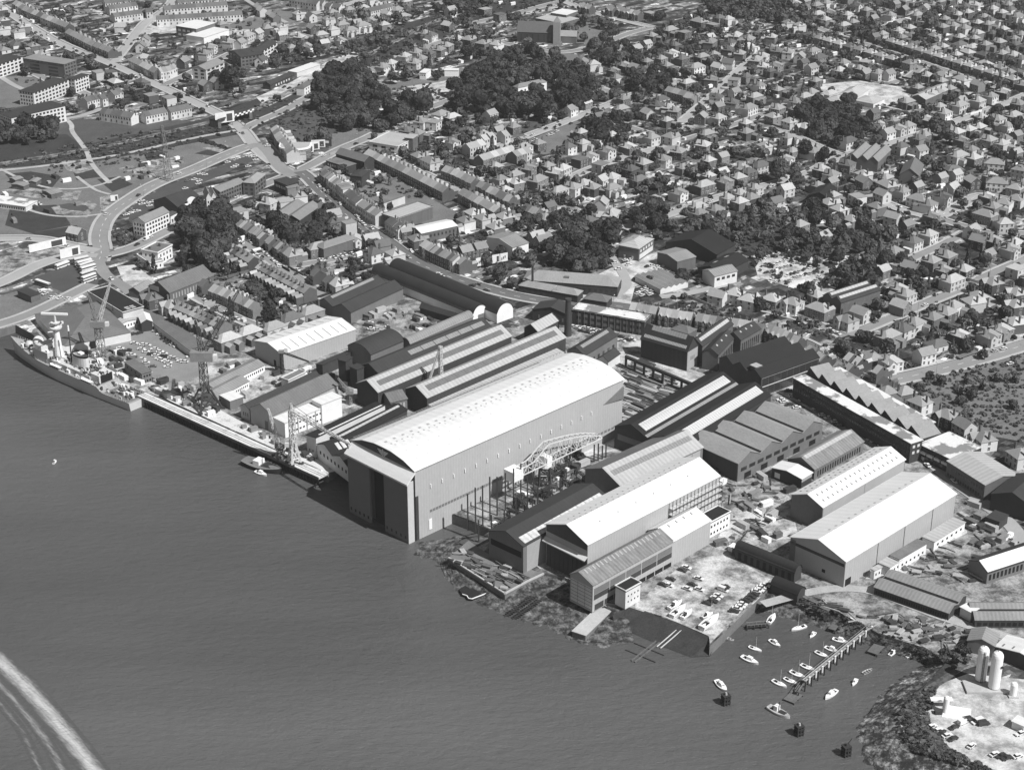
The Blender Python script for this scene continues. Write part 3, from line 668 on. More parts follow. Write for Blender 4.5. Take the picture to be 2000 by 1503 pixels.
# ---- 13/14
hall('spotted_roof_hall','white-roofed hall with four rows of small dark rooflights','workshop',(1547,965),(1607,991),(1768,897),11.5,'gable',3.4,wall='midclad',roof='white_roof',
  lights=[(.10,.16,.03,.97,17,.17,'midclad','rooflight'),(.30,.36,.03,.97,17,.17,'midclad','rooflight'),(.62,.69,.03,.97,17,.17,'midclad','rooflight'),(.82,.89,.03,.97,17,.17,'midclad','rooflight')],
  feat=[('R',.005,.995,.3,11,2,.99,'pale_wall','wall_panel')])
hall('plain_white_hall','very broad plain white-roofed hall next to the spotted-roof hall','workshop',(1547,1047),(1652,1096),(1867,964),12.5,'gable',4.6,wall='pale_wall',roof='white_roof',ov=.5,
  lights=[(.40,.44,.1,.9,14,.2,'light_roof','rooflight')],feat=[('F',.0,.1,0,12,1,1,'midclad','corner_panel'),('F',.02,.98,9.6,11,1,1,'darkclad','window'),('F',.60,.66,3,4.5,1,1,'void','window'),('R',.28,.285,0,12,1,1,'darkclad','downpipe'),('R',.52,.525,0,12,1,1,'darkclad','downpipe'),('R',.78,.785,0,12,1,1,'darkclad','downpipe'),('R',.01,.06,.2,3.5,1,1,'void','door')])
G14=[((1702,1110),(1708,1114),(1722,1107)),((1720,1097),(1738,1108),(1764,1091)),((1742,1082),(1757,1092),(1810,1061)),((1806,1046),(1825,1058),(1885,1020))]
for i,(a,b,c) in enumerate(G14):
    hall('lean_to_office',['tiny white flat annex nearest the water beside the plain white hall','low white annex with open roof timbers beside the plain white hall','unroofed block-walled annex under construction beside the plain white hall','long low white annex at the inland corner of the plain white hall'][i],'annex',a,b,c,4.2+(i==2)*1.2,'flat',0,wall='white',roof=['light_roof','light_roof','dark_conc','light_roof'][i],
      feat=[('R',.05,.95,1.5,2.5,[2,4,6,6][i],.35,'void','window')])
# ---- 15/16 barrel sheds
hall('arched_tin_shed','dark corrugated barrel-roofed shed on the car park edge','shed',(1552,1120),(1562,1109),(1436,1073),4.5,'arch',3.0,wall='darkclad',roof='barrel_roof',Dside=True,feat=[('L',.03,.97,.5,4,9,.5,'void','window')])
hall('boathouse','small black barrel-roofed boathouse on piles over the inner harbour','boathouse',(1558,1160),(1571,1148),(1506,1139),3.4,'arch',1.8,wall='darkclad',roof='black_roof',Dside=True,z0=WZ+1.5)
# ---- 17-20
hall('twin_store_shed','twin long low grey sheds with open fronts near the harbour railway track','shed',(1853,1197),(1885,1161),(1708,1146),3.6,'gable',1.6,bays=2,wall='darkclad',roof='grey_roof',Dside=True,lights=[(.45,.55,0,1,1,1,'void','valley_strip')],feat=[('L',.02,.98,1.0,2.4,30,.6,'void','window')])  # black strip paints in the dark valley that the low pitch hardly shades
hall('ribbed_store_shed','low grey ridged shed at the right edge behind the white block hut','shed',(2050,1210),(2050,1176),(1905,1210),3.6,'gable',1.6,bays=2,wall='darkclad',roof='grey_roof',Dside=True,lights=[(.46,.54,0,1,1,1,'void','valley_strip')],feat=[('L',.02,.98,.8,2.4,12,.7,'void','window')])  # valley shade painted as a black strip between the ridges
hall('block_hut','small white flat hut between the low store sheds','hut',(1876,1185),(1897,1196),(1905,1185),4.2,'flat',0,wall='render',roof='white_roof')
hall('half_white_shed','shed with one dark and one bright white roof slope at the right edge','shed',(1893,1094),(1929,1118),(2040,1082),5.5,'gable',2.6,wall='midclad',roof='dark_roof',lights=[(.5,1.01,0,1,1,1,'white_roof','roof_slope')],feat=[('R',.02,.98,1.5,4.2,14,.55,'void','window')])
hall('silo_side_shed','grey corrugated shed behind the tank compound','shed',(1890,1250),(1943,1262),(1950,1242),5.2,'gable',2.0,wall='midclad',roof='grey_roof',L=9)
hall('white_tank_shed','white-roofed shed with small rooflights behind the tank compound','shed',(1944,1262),(2040,1300),(2050,1275),5.0,'gable',1.6,wall='darkclad',roof='white_roof',L=10,lights=[(.1,.13,.1,.3,1,1,'midclad','rooflight'),(.3,.33,.1,.3,1,1,'midclad','rooflight')])
hall('white_block_store','small white sloping-roofed store beside the stained clerestory shed','store',(1508,913),(1566,935),(1584,922),5.2,'gable',1.3,wall='darkclad',roof='white_roof',ov=.5,feat=[('F',.1,.28,1,3.6,1,1,'white','door'),('R',.0,1,3.3,4.6,1,1,'pale_wall','band')])
hall('clerestory_shed','streaky old shed with raised grey ridge strip between the brick offices and spotted-roof hall','shed',(1541,895),(1591,917),(1687,862),5.2,'gable',3.6,wall='midclad',roof='old_roof',lights=[(.34,.62,.03,.97,1,1,'light_roof','clerestory')],feat=[('R',.05,.95,.8,3.6,18,.45,'void','window')])
hall('site_hut','small dark-roofed brick hut on the open ground by the plain white hall','hut',(1932,1006),(1952,1019),(1969,1006),4.2,'flat',0,wall='brick_dark',roof='dark_roof')
# ---- 24-26
hall('black_roof_engine_shop','black multi-ridge engine shop with a white gridded glass side','workshop',(1412,697),(1487,738),(1600,698),10.5,'gable',3.2,bays=3,wall='darkclad',roof='black_roof',
  feat=[('R',.02,.98,5.6,9.6,9,.86,'glass','window'),('R',.02,.98,1.0,4.6,9,.86,'glass','window'),('R',.01,.99,4.9,5.3,1,1,'pale_steel','sill_band',.12),('R',.01,.99,9.9,10.3,1,1,'pale_steel','sill_band',.12)])
hall('stair_tower','tall pale stair tower standing against the black engine shop','tower',(1466,713),(1479,719),(1487,714),13.5,'flat',0,wall='midclad',roof='light_roof')
hall('brick_plate_shop','tall dark brick shop with a stepped roof monitor beside the plate yard','workshop',(1342,687),(1365,674),(1252,661),11,'gable',6.5,wall='brick_dark',roof='barrel_roof',Dside=True,
  lights=[(.34,.66,.12,.86,1,1,'grey_roof','roof_monitor'),(.06,.16,.04,.96,30,.8,'light_roof','rooflight')],feat=[('F',.05,.95,.2,10.5,1,1,'light_roof','end_wall'),('F',.3,.7,5,7,4,.5,'void','window')])
hall('long_brick_bay','long narrow dark bay with a bright roof strip running inland from the plate shop','workshop',(1352,664),(1372,676),(1432,633),9.5,'gable',3.2,wall='brick',roof='dark_roof',lights=[(.60,.78,.05,.97,1,1,'light_roof','rooflight')],feat=[('R',.05,.95,4,7,10,.5,'glass','window')])
hall('middle_brick_bay','short dark bay with pale end turret between two longer bays','workshop',(1378,681),(1403,693),(1436,657),9.5,'gable',3,wall='brick',roof='dark_roof',feat=[('R',.05,.95,2,7,9,.55,'glass','window')],lights=[(.6,.7,.1,.9,3,.2,'light_roof','rooflight')])
hall('far_brick_bay','dark bay with three small rooflights nearest the terrace of gabled houses','workshop',(1424,652),(1447,664),(1486,642),9.5,'gable',3,wall='brick',roof='dark_roof',feat=[('R',.05,.95,2,7,9,.55,'glass','window')],lights=[(.6,.7,.1,.9,3,.2,'light_roof','rooflight')])
hall('hipped_yard_house','old hipped brick house among the workshops behind the terrace','house',(1310,642),(1345,652),(1352,640),6.5,'hip',2.5,wall='brick',roof='slate_x',chim=[(.2,.5,1.2,1.2,3),(.6,.5,1.2,1.2,3)])
hall('flat_brick_office','long two-storey dark brick office with white-patched flat roof beside the tall chimney','office block',(1117,604),(1259,628),(1271,615),8.5,'flat',0,wall='brick_dark',roof='felt',
  feat=[('F',.05,.97,5.2,6.9,10,.62,'midclad','window'),('F',.05,.97,1.6,3.4,10,.62,'midclad','window'),('F',.05,.97,.2,8,11,.06,'brick','pilaster',.3)],parapet=.3)
hall('dark_gabled_store','dark pitched store attached to the left of the brick office','store',(1040,604),(1112,616),(1118,596),6.5,'gable',3.0,wall='brick_dark',roof='dark_roof',L=12,feat=[('F',.1,.9,2,4,5,.3,'midclad','window')])
# chimney
cb=P(1109,655); t=thing('brick_chimney','tall round brick factory chimney between the striped sheds and the brick office','chimney',cb)
MB().rev([(2.1,0),(1.75,12),(1.5,20.5),(1.75,20.6),(1.75,21.6),(1.3,21.7)],20).build('stack',M['brick_dark'],t)
for z in (5,9,13,17): MB().rev([(2.02-z*.024,z),(2.06-z*.024,z+.01),(2.06-z*.024,z+.25),(2.0-z*.024,z+.26)],20).build('iron_band',M['dark_steel'],t)
# ---- 28
hall('slate_depot','long hipped slate-roofed depot beside the white car park','depot',(1022,546),(1206,560),(1228,532),6.5,'hip',3.8,wall='brick_dark',roof='depot_roof',L=15,chim=[(.45,.3,3,3,3.5)],feat=[('F',.02,.98,1.5,4,16,.5,'glass','window')])
hall('slate_depot_annex','lower hipped slate range along the street in front of the long depot','depot',(1013,557),(1128,577),(1150,556),4.5,'hip',2.4,wall='brick_dark',roof='depot_roof',L=8,feat=[('F',.05,.95,1.5,3.2,9,.4,'glass','window')])
hall('hipped_street_store','small hipped store on the street corner by the depot','store',(1140,583),(1185,590),(1193,574),4.5,'hip',2.6,wall='brick_dark',roof='slate_x',L=9)
cb=P(1040,570); t=thing('slim_chimney','slim dark chimney standing before the slate depot','chimney',cb)
MB().rev([(.75,0),(.6,15.5),(.8,15.6),(.8,16.4),(.5,16.5)],14).build('stack',M['brick_dark'],t)
# ---- 29 two long barrels
hall('long_barrel_shed','long dark barrel-roofed shed with white arched end, the nearer to the yard','shed',(924,614),(951,604),(752,524),5.0,'arch',4.2,wall='white',roof='barrel_roof',feat=[('F',.35,.8,.2,3.6,1,1,'midclad','door')])
hall('street_barrel_shed','long dark barrel-roofed shed with white arched end, running beside the main street','shed',(972,614),(1002,602),(790,516),5.5,'arch',5.0,wall='white',roof='barrel_roof')
# ---- 30
hall('dark_double_shed','pair of dark ridged sheds below the corner pub','shed',(637,580),(685,610),(787,563),6.5,'gable',3.4,bays=2,wall='midclad',roof='dark_roof',lights=[(.27,.33,.1,.9,1,1,'grey_roof','rooflight')])
hall('low_dark_shed','low dark shed against the long barrel shed','shed',(800,588),(820,600),(905,625),4.2,'gable',2,wall='darkclad',roof='dark_roof',L=30)
# ---- 31
T31,W31,L31,H31,z31=hall('slit_roof_hall','new white-roofed warehouse with slanting dark slits across its roof','warehouse',(495,666),(551,692),(694,643),9,'gable',2.6,wall='pale_wall',roof='white_roof',feat=[('F',.68,.76,.2,3.6,1,1,'void','door')],
  lights=[(.62,.95,.08,.96,8,.045,'dark_steel','slit_rooflight'),(.1,.4,.08,.96,8,.045,'steel','slit_rooflight')])
# ---- 32-36
hall('round_roof_store','dark round-roofed store with a white-patched side next to the slit-roof warehouse','store',(686,672),(724,692),(790,664),9,'arch',3.4,wall='midclad',roof='dark_roof')
hall('slate_barrel_range','grey half-round range running inland from the round-roofed store','workshop',(793,662),(801,672),(924,619),8,'arch',2.6,wall='midclad',roof='grey_roof',L=None)
hall('black_fronted_shop','dark shop with a patched roof and black stepped towers at its river end','workshop',(706,713),(741,731),(962,640),10,'gable',3.6,wall='darkclad',roof='dark_roof',lights=[(.62,.8,.3,.97,6,.95,'grey_roof','rooflight')])
hall('striped_roof_shop','long shop with pale and grey striped roof, the more inland of the two striped shops','workshop',(702,746),(738,766),(999,656),11,'gable',4,wall='darkclad',roof='light_roof',
  lights=[(.66,.84,.04,.97,14,.99,'slate_x','rooflight')],feat=[('R',.02,.98,.5,4.5,24,.7,'midclad','window'),('R',.02,.98,8.6,10.6,1,1,'darkclad','band')])
hall('striped_roof_shop','long shop with pale and grey striped roof, nearest the great white hall','workshop',(797,757),(834,777),(1105,659),10,'gable',4,wall='darkclad',roof='light_roof',
  lights=[(.62,.82,.04,.97,14,.99,'slate_x','rooflight')],feat=[('R',.02,.98,.5,8,40,.93,'darkclad','wall_bay')])
hall('lean_to_range','pale low lean-to squeezed between the striped shop and the great white hall','workshop',(838,790),(860,800),(1110,690),6,'mono',-1.0,wall='darkclad',roof='light_roof')
hall('low_gabled_store','low grey ridged store at the river end of the striped shop','store',(742,768),(763,786),(790,774),7.5,'gable',2.4,wall='midclad',roof='slate_x',feat=[('R',.1,.9,.5,6,4,.6,'pale_wall','wall_panel')])
hall('small_pitched_shop','pale pitched shop behind the tall chimney and striped shed','workshop',(1030,636),(1050,647),(1092,625),8,'gable',3,wall='darkclad',roof='light_roof')
hall('black_tower_block','black blocky tower at the corner of the patched-roof shop','tower',(664,700),(675,706),(688,698),13,'flat',0,wall='darkclad',roof='dark_roof')
hall('black_tower_block','stepped black annex below the black corner tower','tower',(683,716),(697,722),(712,716),11,'flat',0,wall='darkclad',roof='dark_roof')
hall('lean_dark_shed','long low dark-roofed open shed in front of the slit-roof warehouse','shed',(622,709),(630,716),(690,690),5,'mono',1,wall='darkclad',roof='dark_roof')
hall('timber_end_shop','dark-roofed shop with one bright strip left of the chimney yard','workshop',(1113,681),(1142,694),(1206,655),8,'gable',3.2,wall='midclad',roof='dark_roof',lights=[(.55,.7,.1,.9,1,1,'grey_roof','rooflight')],feat=[('R',.05,.95,1.5,4,6,.4,'glass','window')])
hall('white_gable_cottage','small dark-roofed lodge with white windows at the hall corner','lodge',(1172,697),(1188,706),(1211,690),5,'gable',2.4,wall='render',roof='dark_roof')
# ---- 37-38 left yard
hall('quayside_workshop','dark-roofed pale-walled workshop behind the quay cranes','workshop',(487,796),(531,812),(660,752),9,'gable',4.2,wall='pale_wall',roof='slate_x',feat=[('F',.65,.8,.2,5,1,1,'midclad','door')])
hall('quayside_annex','dark-roofed lower aisle joined to the inland side of the quayside workshop','workshop',(468,793),(487,799),(625,735),6.5,'gable',2.2,wall='pale_wall',roof='dark_roof',feat=[('F',.2,.9,2,4,3,.3,'void','window')])
hall('white_strip_office','white two-storey office with strip windows and a raised white end block','office',(537,815),(556,826),(663,783),8,'flat',0,wall='white',roof='white_roof',
  feat=[('R',.12,.98,5.2,6.0,14,.55,'void','window'),('R',.12,.98,1.8,2.6,14,.55,'void','window'),('R',.15,.95,.2,7.8,5,.09,'pale_wall','pilaster',.35)])
hall('white_strip_office','raised white block on the inland end of the strip-window office','office',(612,780),(628,790),(667,775),10.5,'flat',0,wall='white',roof='white_roof')
hall('grey_hut','grey flat-roofed hut on the quay side of the twin ribbed sheds','hut',(430,772),(449,783),(472,773),5,'flat',0,wall='midclad',roof='white_roof')
hall('ribbed_hut','long ribbed-roof hut with white windowed side, the inland of two','hut',(401,747),(420,760),(517,712),4,'gable',1.6,wall='white',roof='grey_roof',feat=[('R',.05,.97,1.4,2.6,22,.45,'void','window')])
hall('ribbed_hut','long ribbed-roof hut with white windowed side, the nearer of two','hut',(401,764),(424,777),(486,744),4,'gable',1.6,wall='white',roof='grey_roof',feat=[('R',.05,.97,1.4,2.6,16,.45,'void','window')])
hall('yard_office','pale flat-roofed yard office with cluttered roof behind the quayside workshop','office',(552,738),(563,744),(596,728),6,'flat',0,wall='render',roof='dark_conc',feat=[('R',.1,.9,2,3.4,5,.35,'void','window')],parapet=.6)
hall('long_black_shed','long narrow black-roofed shed with a white end block, left of the great hall','shed',(601,848),(617,857),(752,793),9.5,'mono',.6,wall='render',roof='black_roof',lights=[(.78,.95,.06,.97,1,1,'white_roof','roof_strip')],feat=[('R',.1,.97,4.5,5.6,8,.1,'void','window'),('F',.1,.8,2,3,2,.2,'void','window')])
hall('black_slip_roof','long black roof with a grey catwalk pressed against the great hall','shed',(640,852),(668,866),(795,800),6,'gable',1.6,wall='darkclad',roof='black_roof',lights=[(.56,.68,.03,.97,1,1,'light_roof','catwalk')])
hall('twin_gable_quay_shed','pale shed with two black-roofed gables facing the river at the quay end','shed',(619,867),(681,913),(700,905),7.5,'gable',3,bays=2,wall='render',roof='black_roof',L=20,feat=[('F',.05,.97,3.6,5.2,8,.35,'void','window')],lights=[(.3,.44,.2,.6,3,.7,'pale_glazing','rooflight')])
# ---- 39 around ship
hall('slipway_shed','broad grey ridged boat shed behind the bow of the warship','shed',(115,655),(168,668),(232,640),7,'gable',0.1,wall='render',roof='slate_x') if False else None
T39,W39,L39,H39,_=hall('slipway_shed','broad grey-roofed boat shed behind the bow of the warship','shed',(125,676),(243,637),(68,613),5,'hip',6.5,wall='render',roof='slate_x',Dside=True,feat=[('F',.38,.47,.2,4.5,1,1,'void','door')])
hall('black_roof_store','irregular black flat-roofed store beside the bus park','store',(240,611),(285,603),(172,570),8,'flat',0,wall='render',roof='black_roof',Dside=True,parapet=.4,lights=[(.3,.5,.05,.09,1,1,'light_roof','rooflight'),(.55,.75,.05,.09,1,1,'light_roof','rooflight'),(.3,.5,.11,.15,1,1,'light_roof','rooflight'),(.55,.75,.11,.15,1,1,'light_roof','rooflight')],feat=[('F',.1,.6,.3,3,2,.5,'void','door')])
hall('white_gable_hut','small white-roofed hut at the foot of the black-roofed store','hut',(276,630),(297,627),(270,615),5.5,'gable',1.6,wall='brick_dark',roof='white_roof',L=11,Dside=True)
hall('lean_hut','long low white hut in front of the boat shed','hut',(226,638),(272,622),(222,632),3.4,'gable',1.0,wall='white',roof='light_roof',Dside=True,L=6,feat=[('F',.1,.95,1.2,2.4,7,.4,'void','window')])
hall('long_boundary_shed','very long narrow grey shed along the yard boundary wall','shed',(372,681),(383,676),(297,627),4,'gable',1.4,wall='render',roof='slate_x',L=62) if False else None
hall('long_boundary_shed','very long narrow grey shed bounding the ship-side car park','shed',(375,687),(386,680),(299,630),4,'mono',.8,wall='render',roof='slate_x',Dside=True)
hall('stacked_cabin','two-storey stack of grey site cabins beside the warship','site cabin',(277,730),(293,723),(243,707),5.6,'flat',0,wall='midclad',roof='slate_x',Dside=True,feat=[('F',.1,.95,3.3,4.4,3,.6,'void','window'),('F',.1,.95,.6,1.7,3,.6,'void','window'),('L',.05,.95,3.3,4.2,4,.25,'void','window')])
hall('brick_barn','large plain grey-roofed barn beside the wooded house','barn',(301,554),(331,572),(417,538),7.5,'gable',4.5,wall='brick',roof='slate_x',feat=[('F',.05,.5,6,9,1,1,'pale_steel','gable_board'),('R',.05,.95,3,6,14,.3,'pale_wall','wall_panel')])
hall('small_tin_shed','small tin shed beside the plain barn','shed',(262,560),(272,570),(300,555),4.5,'gable',2,wall='brick',roof='grey_roof')
# ---- town blocks of size
hall('white_shop_hall','white-roofed hall behind the high street shops','store',(815,441),(823,456),(893,441),6.5,'gable',1.4,wall='brick',roof='white_roof',L=None,feat=[('R',.1,.95,3,4.6,8,.4,'glass','window')])
hall('flat_store','large pale flat-roofed store on the high street with a rooftop tank room','store',(748,418),(775,428),(845,404),8,'flat',0,wall='brick',roof='light_roof',parapet=.3,lights=[],feat=[('F',.05,.95,4.5,6.5,6,.5,'glass','window')])
hall('white_panel_depot','grey-roofed depot with a white street wall near the hoarding corner','depot',(950,464),(1001,484),(1032,474),7,'gable',2.4,wall='white',roof='grey_roof')
hall('black_saw_works','large black-roofed works behind the hipped office','works',(1300,474),(1400,498),(1424,486),6,'gable',6,wall='brick_dark',roof='black_roof',L=22)
hall('grey_flat_depot','grey ridged depot beside the hipped office','depot',(1284,493),(1323,511),(1347,496),7,'gable',1.6,wall='brick',roof='grey_roof')
hall('black_long_works','black-roofed works with two rooflights by the large car park','works',(1366,522),(1408,535),(1462,508),6,'gable',3,wall='brick_dark',roof='black_roof',lights=[(.3,.42,.1,.9,2,.3,'light_roof','rooflight')])
hall('windowed_works','pale windowed works in front of the black-roofed works','works',(1385,525),(1396,540),(1440,529),7,'gable',2,wall='render',roof='grey_roof',feat=[('R',.05,.95,4,5.6,4,.6,'glass','window')])
hall('hipped_office','two-storey hipped office with white windows in the white car park','office',(1218,472),(1248,486),(1277,466),8,'hip',2.6,wall='brick',roof='light_roof',feat=[('R',.05,.95,5,6.6,5,.5,'frame','window'),('R',.05,.95,1,4,1,1,'frame','window'),('F',.1,.9,1,2.6,2,.2,'frame','window')],chim=[(.3,.6,1.5,1,2.6),(.7,.8,1.5,1,2.6)])
hall('parallel_garages','block of ridged lock-up stores on the edge of the white car park','garage',(1290,565),(1344,551),(1262,542),3.2,'gable',1.1,bays=5,wall='render',roof='grey_roof',Dside=True,L=24)
hall('two_stripe_shed','dark shed with two pale stripes on its roof beside the large car park','shed',(1612,575),(1643,591),(1720,566),7,'gable',2.6,bays=2,wall='timber',roof='dark_roof',lights=[(.29,.39,.03,.97,1,1,'light_roof','rooflight'),(.78,.88,.03,.97,1,1,'light_roof','rooflight')])
import re
# ================================================================ houses
for k,a in (('hs',.25),('hl',.37),('hd',.12)):
    M[k]=mat({'hs':'slate_tiles','hl':'sunbleached_tiles','hd':'dark_tiles'}[k],a,.10,.4,.14,2.5,ov=.22,rough=.6)
M['wp']=mat('pale_rendered_wall',.56,.08,.4,.06,ov=.2); M['wb']=mat('dark_house_brick',.085,.1,.4,.12,ov=.3,rough=.9); M['wm']=mat('sandy_house_brick',.18,.1,.4,.12,ov=.3,rough=.9)
M['pot']=mat('chimney_brick',.13,.1,.6,.1,ov=.4)
M['sash']=mat('white_sash_frame',.62,.04,.4,0)
def window_mesh(w=1.2,h=1.5):
    m=MB(); m.box(-w/2-.12,-.07,-.12,w/2+.12,.02,h+.12,0); m.box(-w/2,-.10,0,w/2,-.07,h,1); m.box(-.04,-.125,0,.04,-.10,h,0); m.box(-w/2,-.125,h*.48,w/2,-.10,h*.54,0)
    return m.mesh('window',[M['sash'],M['glass']])
WIN=window_mesh(); WIN2=window_mesh(1.9,1.5); BAYW=None
def door_mesh():
    m=MB(); m.box(-.6,-.08,0,.6,.02,2.25,0); m.box(-.45,-.12,0,.45,-.08,2.05,1); return m.mesh('door',[M['sash'],M['wb']])
DOOR=door_mesh()
def hip_roof(x0,y0,x1,y1,z,rise,e=.35):
    m=MB(); W=x1-x0; D=y1-y0; i=min(W,D)/2
    r=[(x0+i,(y0+y1)/2),(x1-i,(y0+y1)/2)] if W>=D else [((x0+x1)/2,y0+i),((x0+x1)/2,y1-i)]
    if abs(W-D)<.3: r=[((x0+x1)/2-.15,(y0+y1)/2),((x0+x1)/2+.15,(y0+y1)/2)]; W=D+1
    vs=[(x0-e,y0-e,z),(x1+e,y0-e,z),(x1+e,y1+e,z),(x0-e,y1+e,z),(r[0][0],r[0][1],z+rise),(r[1][0],r[1][1],z+rise)]
    fs=[(0,1,5,4),(1,2,5),(2,3,4,5),(3,0,4),(0,3,2,1)] if W>=D else [(0,1,4),(1,2,5,4),(2,3,5),(3,0,4,5),(0,3,2,1)]
    return m.add(vs,fs)
def gable_roof(m,x0,y0,x1,y1,z,rise,axis='x',e=.3,th=.16):
    if axis=='x':
        c=(y0+y1)/2; s=rise/((y1-y0)/2); pr=[(y0-e,z-e*s),(c,z+rise),(y1+e,z-e*s)]
        vs=[];
        for x in (x0-e,x1+e):
            vs+=[(x,y,zz) for y,zz in pr]+[(x,y,zz+th) for y,zz in pr]
    else:
        c=(x0+x1)/2; s=rise/((x1-x0)/2); pr=[(x0-e,z-e*s),(c,z+rise),(x1+e,z-e*s)]; vs=[]
        for y in (y0-e,y1+e):
            vs+=[(x,y,zz) for x,zz in pr]+[(x,y,zz+th) for x,zz in pr]
    fs=[(3,4,10,9),(4,5,11,10),(0,6,7,1),(1,7,8,2),(0,1,4,3),(1,2,5,4),(6,9,10,7),(7,10,11,8),(0,3,9,6),(2,8,11,5)]
    return m.add(vs,fs)
def gable_wall(m,x0,y0,x1,y1,z,rise,axis='x',mi=0):
    if axis=='x':
        c=(y0+y1)/2; pr=[(y0,0),(y0,z),(c,z+rise),(y1,z),(y1,0)]; n=5
        vs=[(x0,y,zz) for y,zz in pr]+[(x1,y,zz) for y,zz in pr]
    else:
        c=(x0+x1)/2; pr=[(x0,0),(x0,z),(c,z+rise),(x1,z),(x1,0)]; n=5
        vs=[(x,y0,zz) for x,zz in pr]+[(x,y1,zz) for x,zz in pr]
    return m.add(vs,[tuple(range(n)),tuple(range(2*n-1,n-1,-1))]+[((i+1)%n,i,n+i,n+(i+1)%n) for i in range(n)],mi)
def chim(m,x,y,z0,z1,w=.9,d=.6):
    m.box(x-w/2,y-d/2,z0,x+w/2,y+d/2,z1); m.box(x-w/2-.08,y-d/2-.08,z1,x+w/2+.08,y+d/2+.08,z1+.15)
    for k in (-.25,.25): m.box(x+k*w-.1,y-.1,z1+.15,x+k*w+.1,y+.1,z1+.6)
    return m
KIND={}
def kind(k):
    """returns list of (part, key, builder, matkey, location, rotation); roofs and walls take the tone of the house"""
    if k in KIND: return KIND[k]
    W,D,E,Rz={'V':(9.2,8.2,5.6,2.9),'S':(13,8.4,5.6,3.0),'T':(5.3,8.2,5.4,2.7),'U':(5.3,8.2,5.4,2.7),'G':(9,7.6,5.4,2.9),'N':(7.4,9.2,5.4,3.0),'F':(9,8,5.8,0),'B':(12,8.5,2.9,2.6),'L':(9.6,8.6,5.4,2.9),'H':(6.2,8.5,6.2,2.5),'Q':(6,7,8.2,0)}[k]
    P_=[]
    wall=MB(); roof=MB(); ch=[]
    x0,x1=-W/2,W/2; y0,y1=-D/2,D/2
    if k in 'VSB': wall.box(x0,y0,0,x1,y1,E); roof=hip_roof(x0,y0,x1,y1,E,Rz)
    elif k=='L':
        wall.box(x0,y0,0,x1,y1,E); roof=hip_roof(x0,y0,x1,y1,E,Rz); gable_wall(wall,x0+.4,y0-1.6,x0+4.6,y0+2,E,1.9,'y'); gable_roof(roof,x0+.4,y0-1.6,x0+4.6,y0+2.5,E,1.9,'y')
    elif k in 'TUGH': gable_wall(wall,x0,y0,x1,y1,E,Rz); gable_roof(roof,x0,y0,x1,y1,E,Rz,e=.3 if k=='G' else .02)
    elif k=='N': gable_wall(wall,x0,y0,x1,y1,E,Rz,'y'); gable_roof(roof,x0,y0,x1,y1,E,Rz,'y')
    elif k in 'FQ': wall.box(x0,y0,0,x1,y1,E); roof.box(x0-.2,y0-.2,E,x1+.2,y1+.2,E+.25)
    if k=='U':   # two-storey bay with its own little gable
        gable_wall(wall,x0+.5,y0-1.0,x0+3.2,y0+1,E,1.2,'y'); gable_roof(roof,x0+.5,y0-1.0,x0+3.2,y0+1.6,E,1.2,'y',e=.15)
    if k in 'TUVSH': # rear wing
        rw=[(x0+.3,3.2)] if k!='S' else [(x0+2,3.4),(x1-5.4,3.4)]
        for rx,ww in rw:
            gable_wall(wall,rx,y1-.2,rx+ww,y1+4.4,3.9,1.2,'y'); gable_roof(roof,rx,y1-.2,rx+ww,y1+4.4,3.9,1.2,'y',e=.15)
    if k in 'VSL' : chs=[(x0+.9,0),(x1-.9,0)]
    elif k in 'TUH': chs=[(x1-.35,1.2)]
    elif k=='G': chs=[(x0+.5,0)]
    elif k=='N': chs=[(0,y1-.6)]
    elif k=='B': chs=[(1,0)]
    else: chs=[]
    for cx,cy in chs: ch.append(chim(MB(),cx,cy,E+.6,E+Rz+(1.0 if k!='B' else .6),.9 if k!='T' else .7,.7 if k!='T' else 1.1))
    wins=[]; doors=[]
    fl=(1.0,3.7) if k not in 'BQ' else ((.9,) if k=='B' else (.9,3.5,6.1))
    if k in 'VSGLNFB':
        n={'V':3,'S':4,'G':3,'L':3,'N':2,'F':3,'B':3}[k]
        for z in fl:
            for i in range(n):
                x=x0+W*(i+.5)/n
                if z<2 and i==n//2 and k not in 'SN': continue
                if k=='L' and i==0: wins.append((x0+2.5,y0-1.6,z,0)); continue
                wins.append((x,y0,z,0))
            if k not in 'VS':
                for i in range(2): wins.append((x0+W*(i+.5)/2,y1,z,math.pi))
            for i in range(1 if k!='N' else 2): wins.append((x1,y0+D*(i+.5)/(1 if k!='N' else 2),z,math.pi/2))
        doors.append((0 if k!='N' else x0+1.2,y0,0))
    else:
        wins+= [((x0+1.4),y0-(1.0 if k=='U' else 0),z,0) for z in fl]+[(x1-1.2,y0,3.7,0)]+[(x1-1.1,y1,z,math.pi) for z in (1.0,3.7)]
        doors.append((x1-1.2,y0,0))
    KIND[k]=dict(W=W,D=D,E=E,H=E+Rz,wall=wall,roof=roof,ch=ch,wins=wins,doors=doors,cache={}); return KIND[k]
KW={'V':'hipped villa','S':'hipped pair of semis','T':'terraced house','U':'bay-gabled terraced house','G':'gabled house','N':'gable-fronted house','F':'flat-roofed house','B':'hipped bungalow','L':'bay-fronted villa','H':'shop','Q':'flat-roofed shop'}
CATW={'V':'villa','S':'semi-detached house','T':'terraced house','U':'terraced house','G':'house','N':'house','F':'house','B':'bungalow','L':'villa','H':'shop','Q':'shop'}
NAMEW={'V':'villa','S':'semi_detached_house','T':'terraced_house','U':'terraced_house','G':'gabled_house','N':'gabled_house','F':'flat_roofed_house','B':'bungalow','L':'villa','H':'shop','Q':'shop'}
HOUSES=[]  # dict(k,pos,rz,w,r,desc,px)
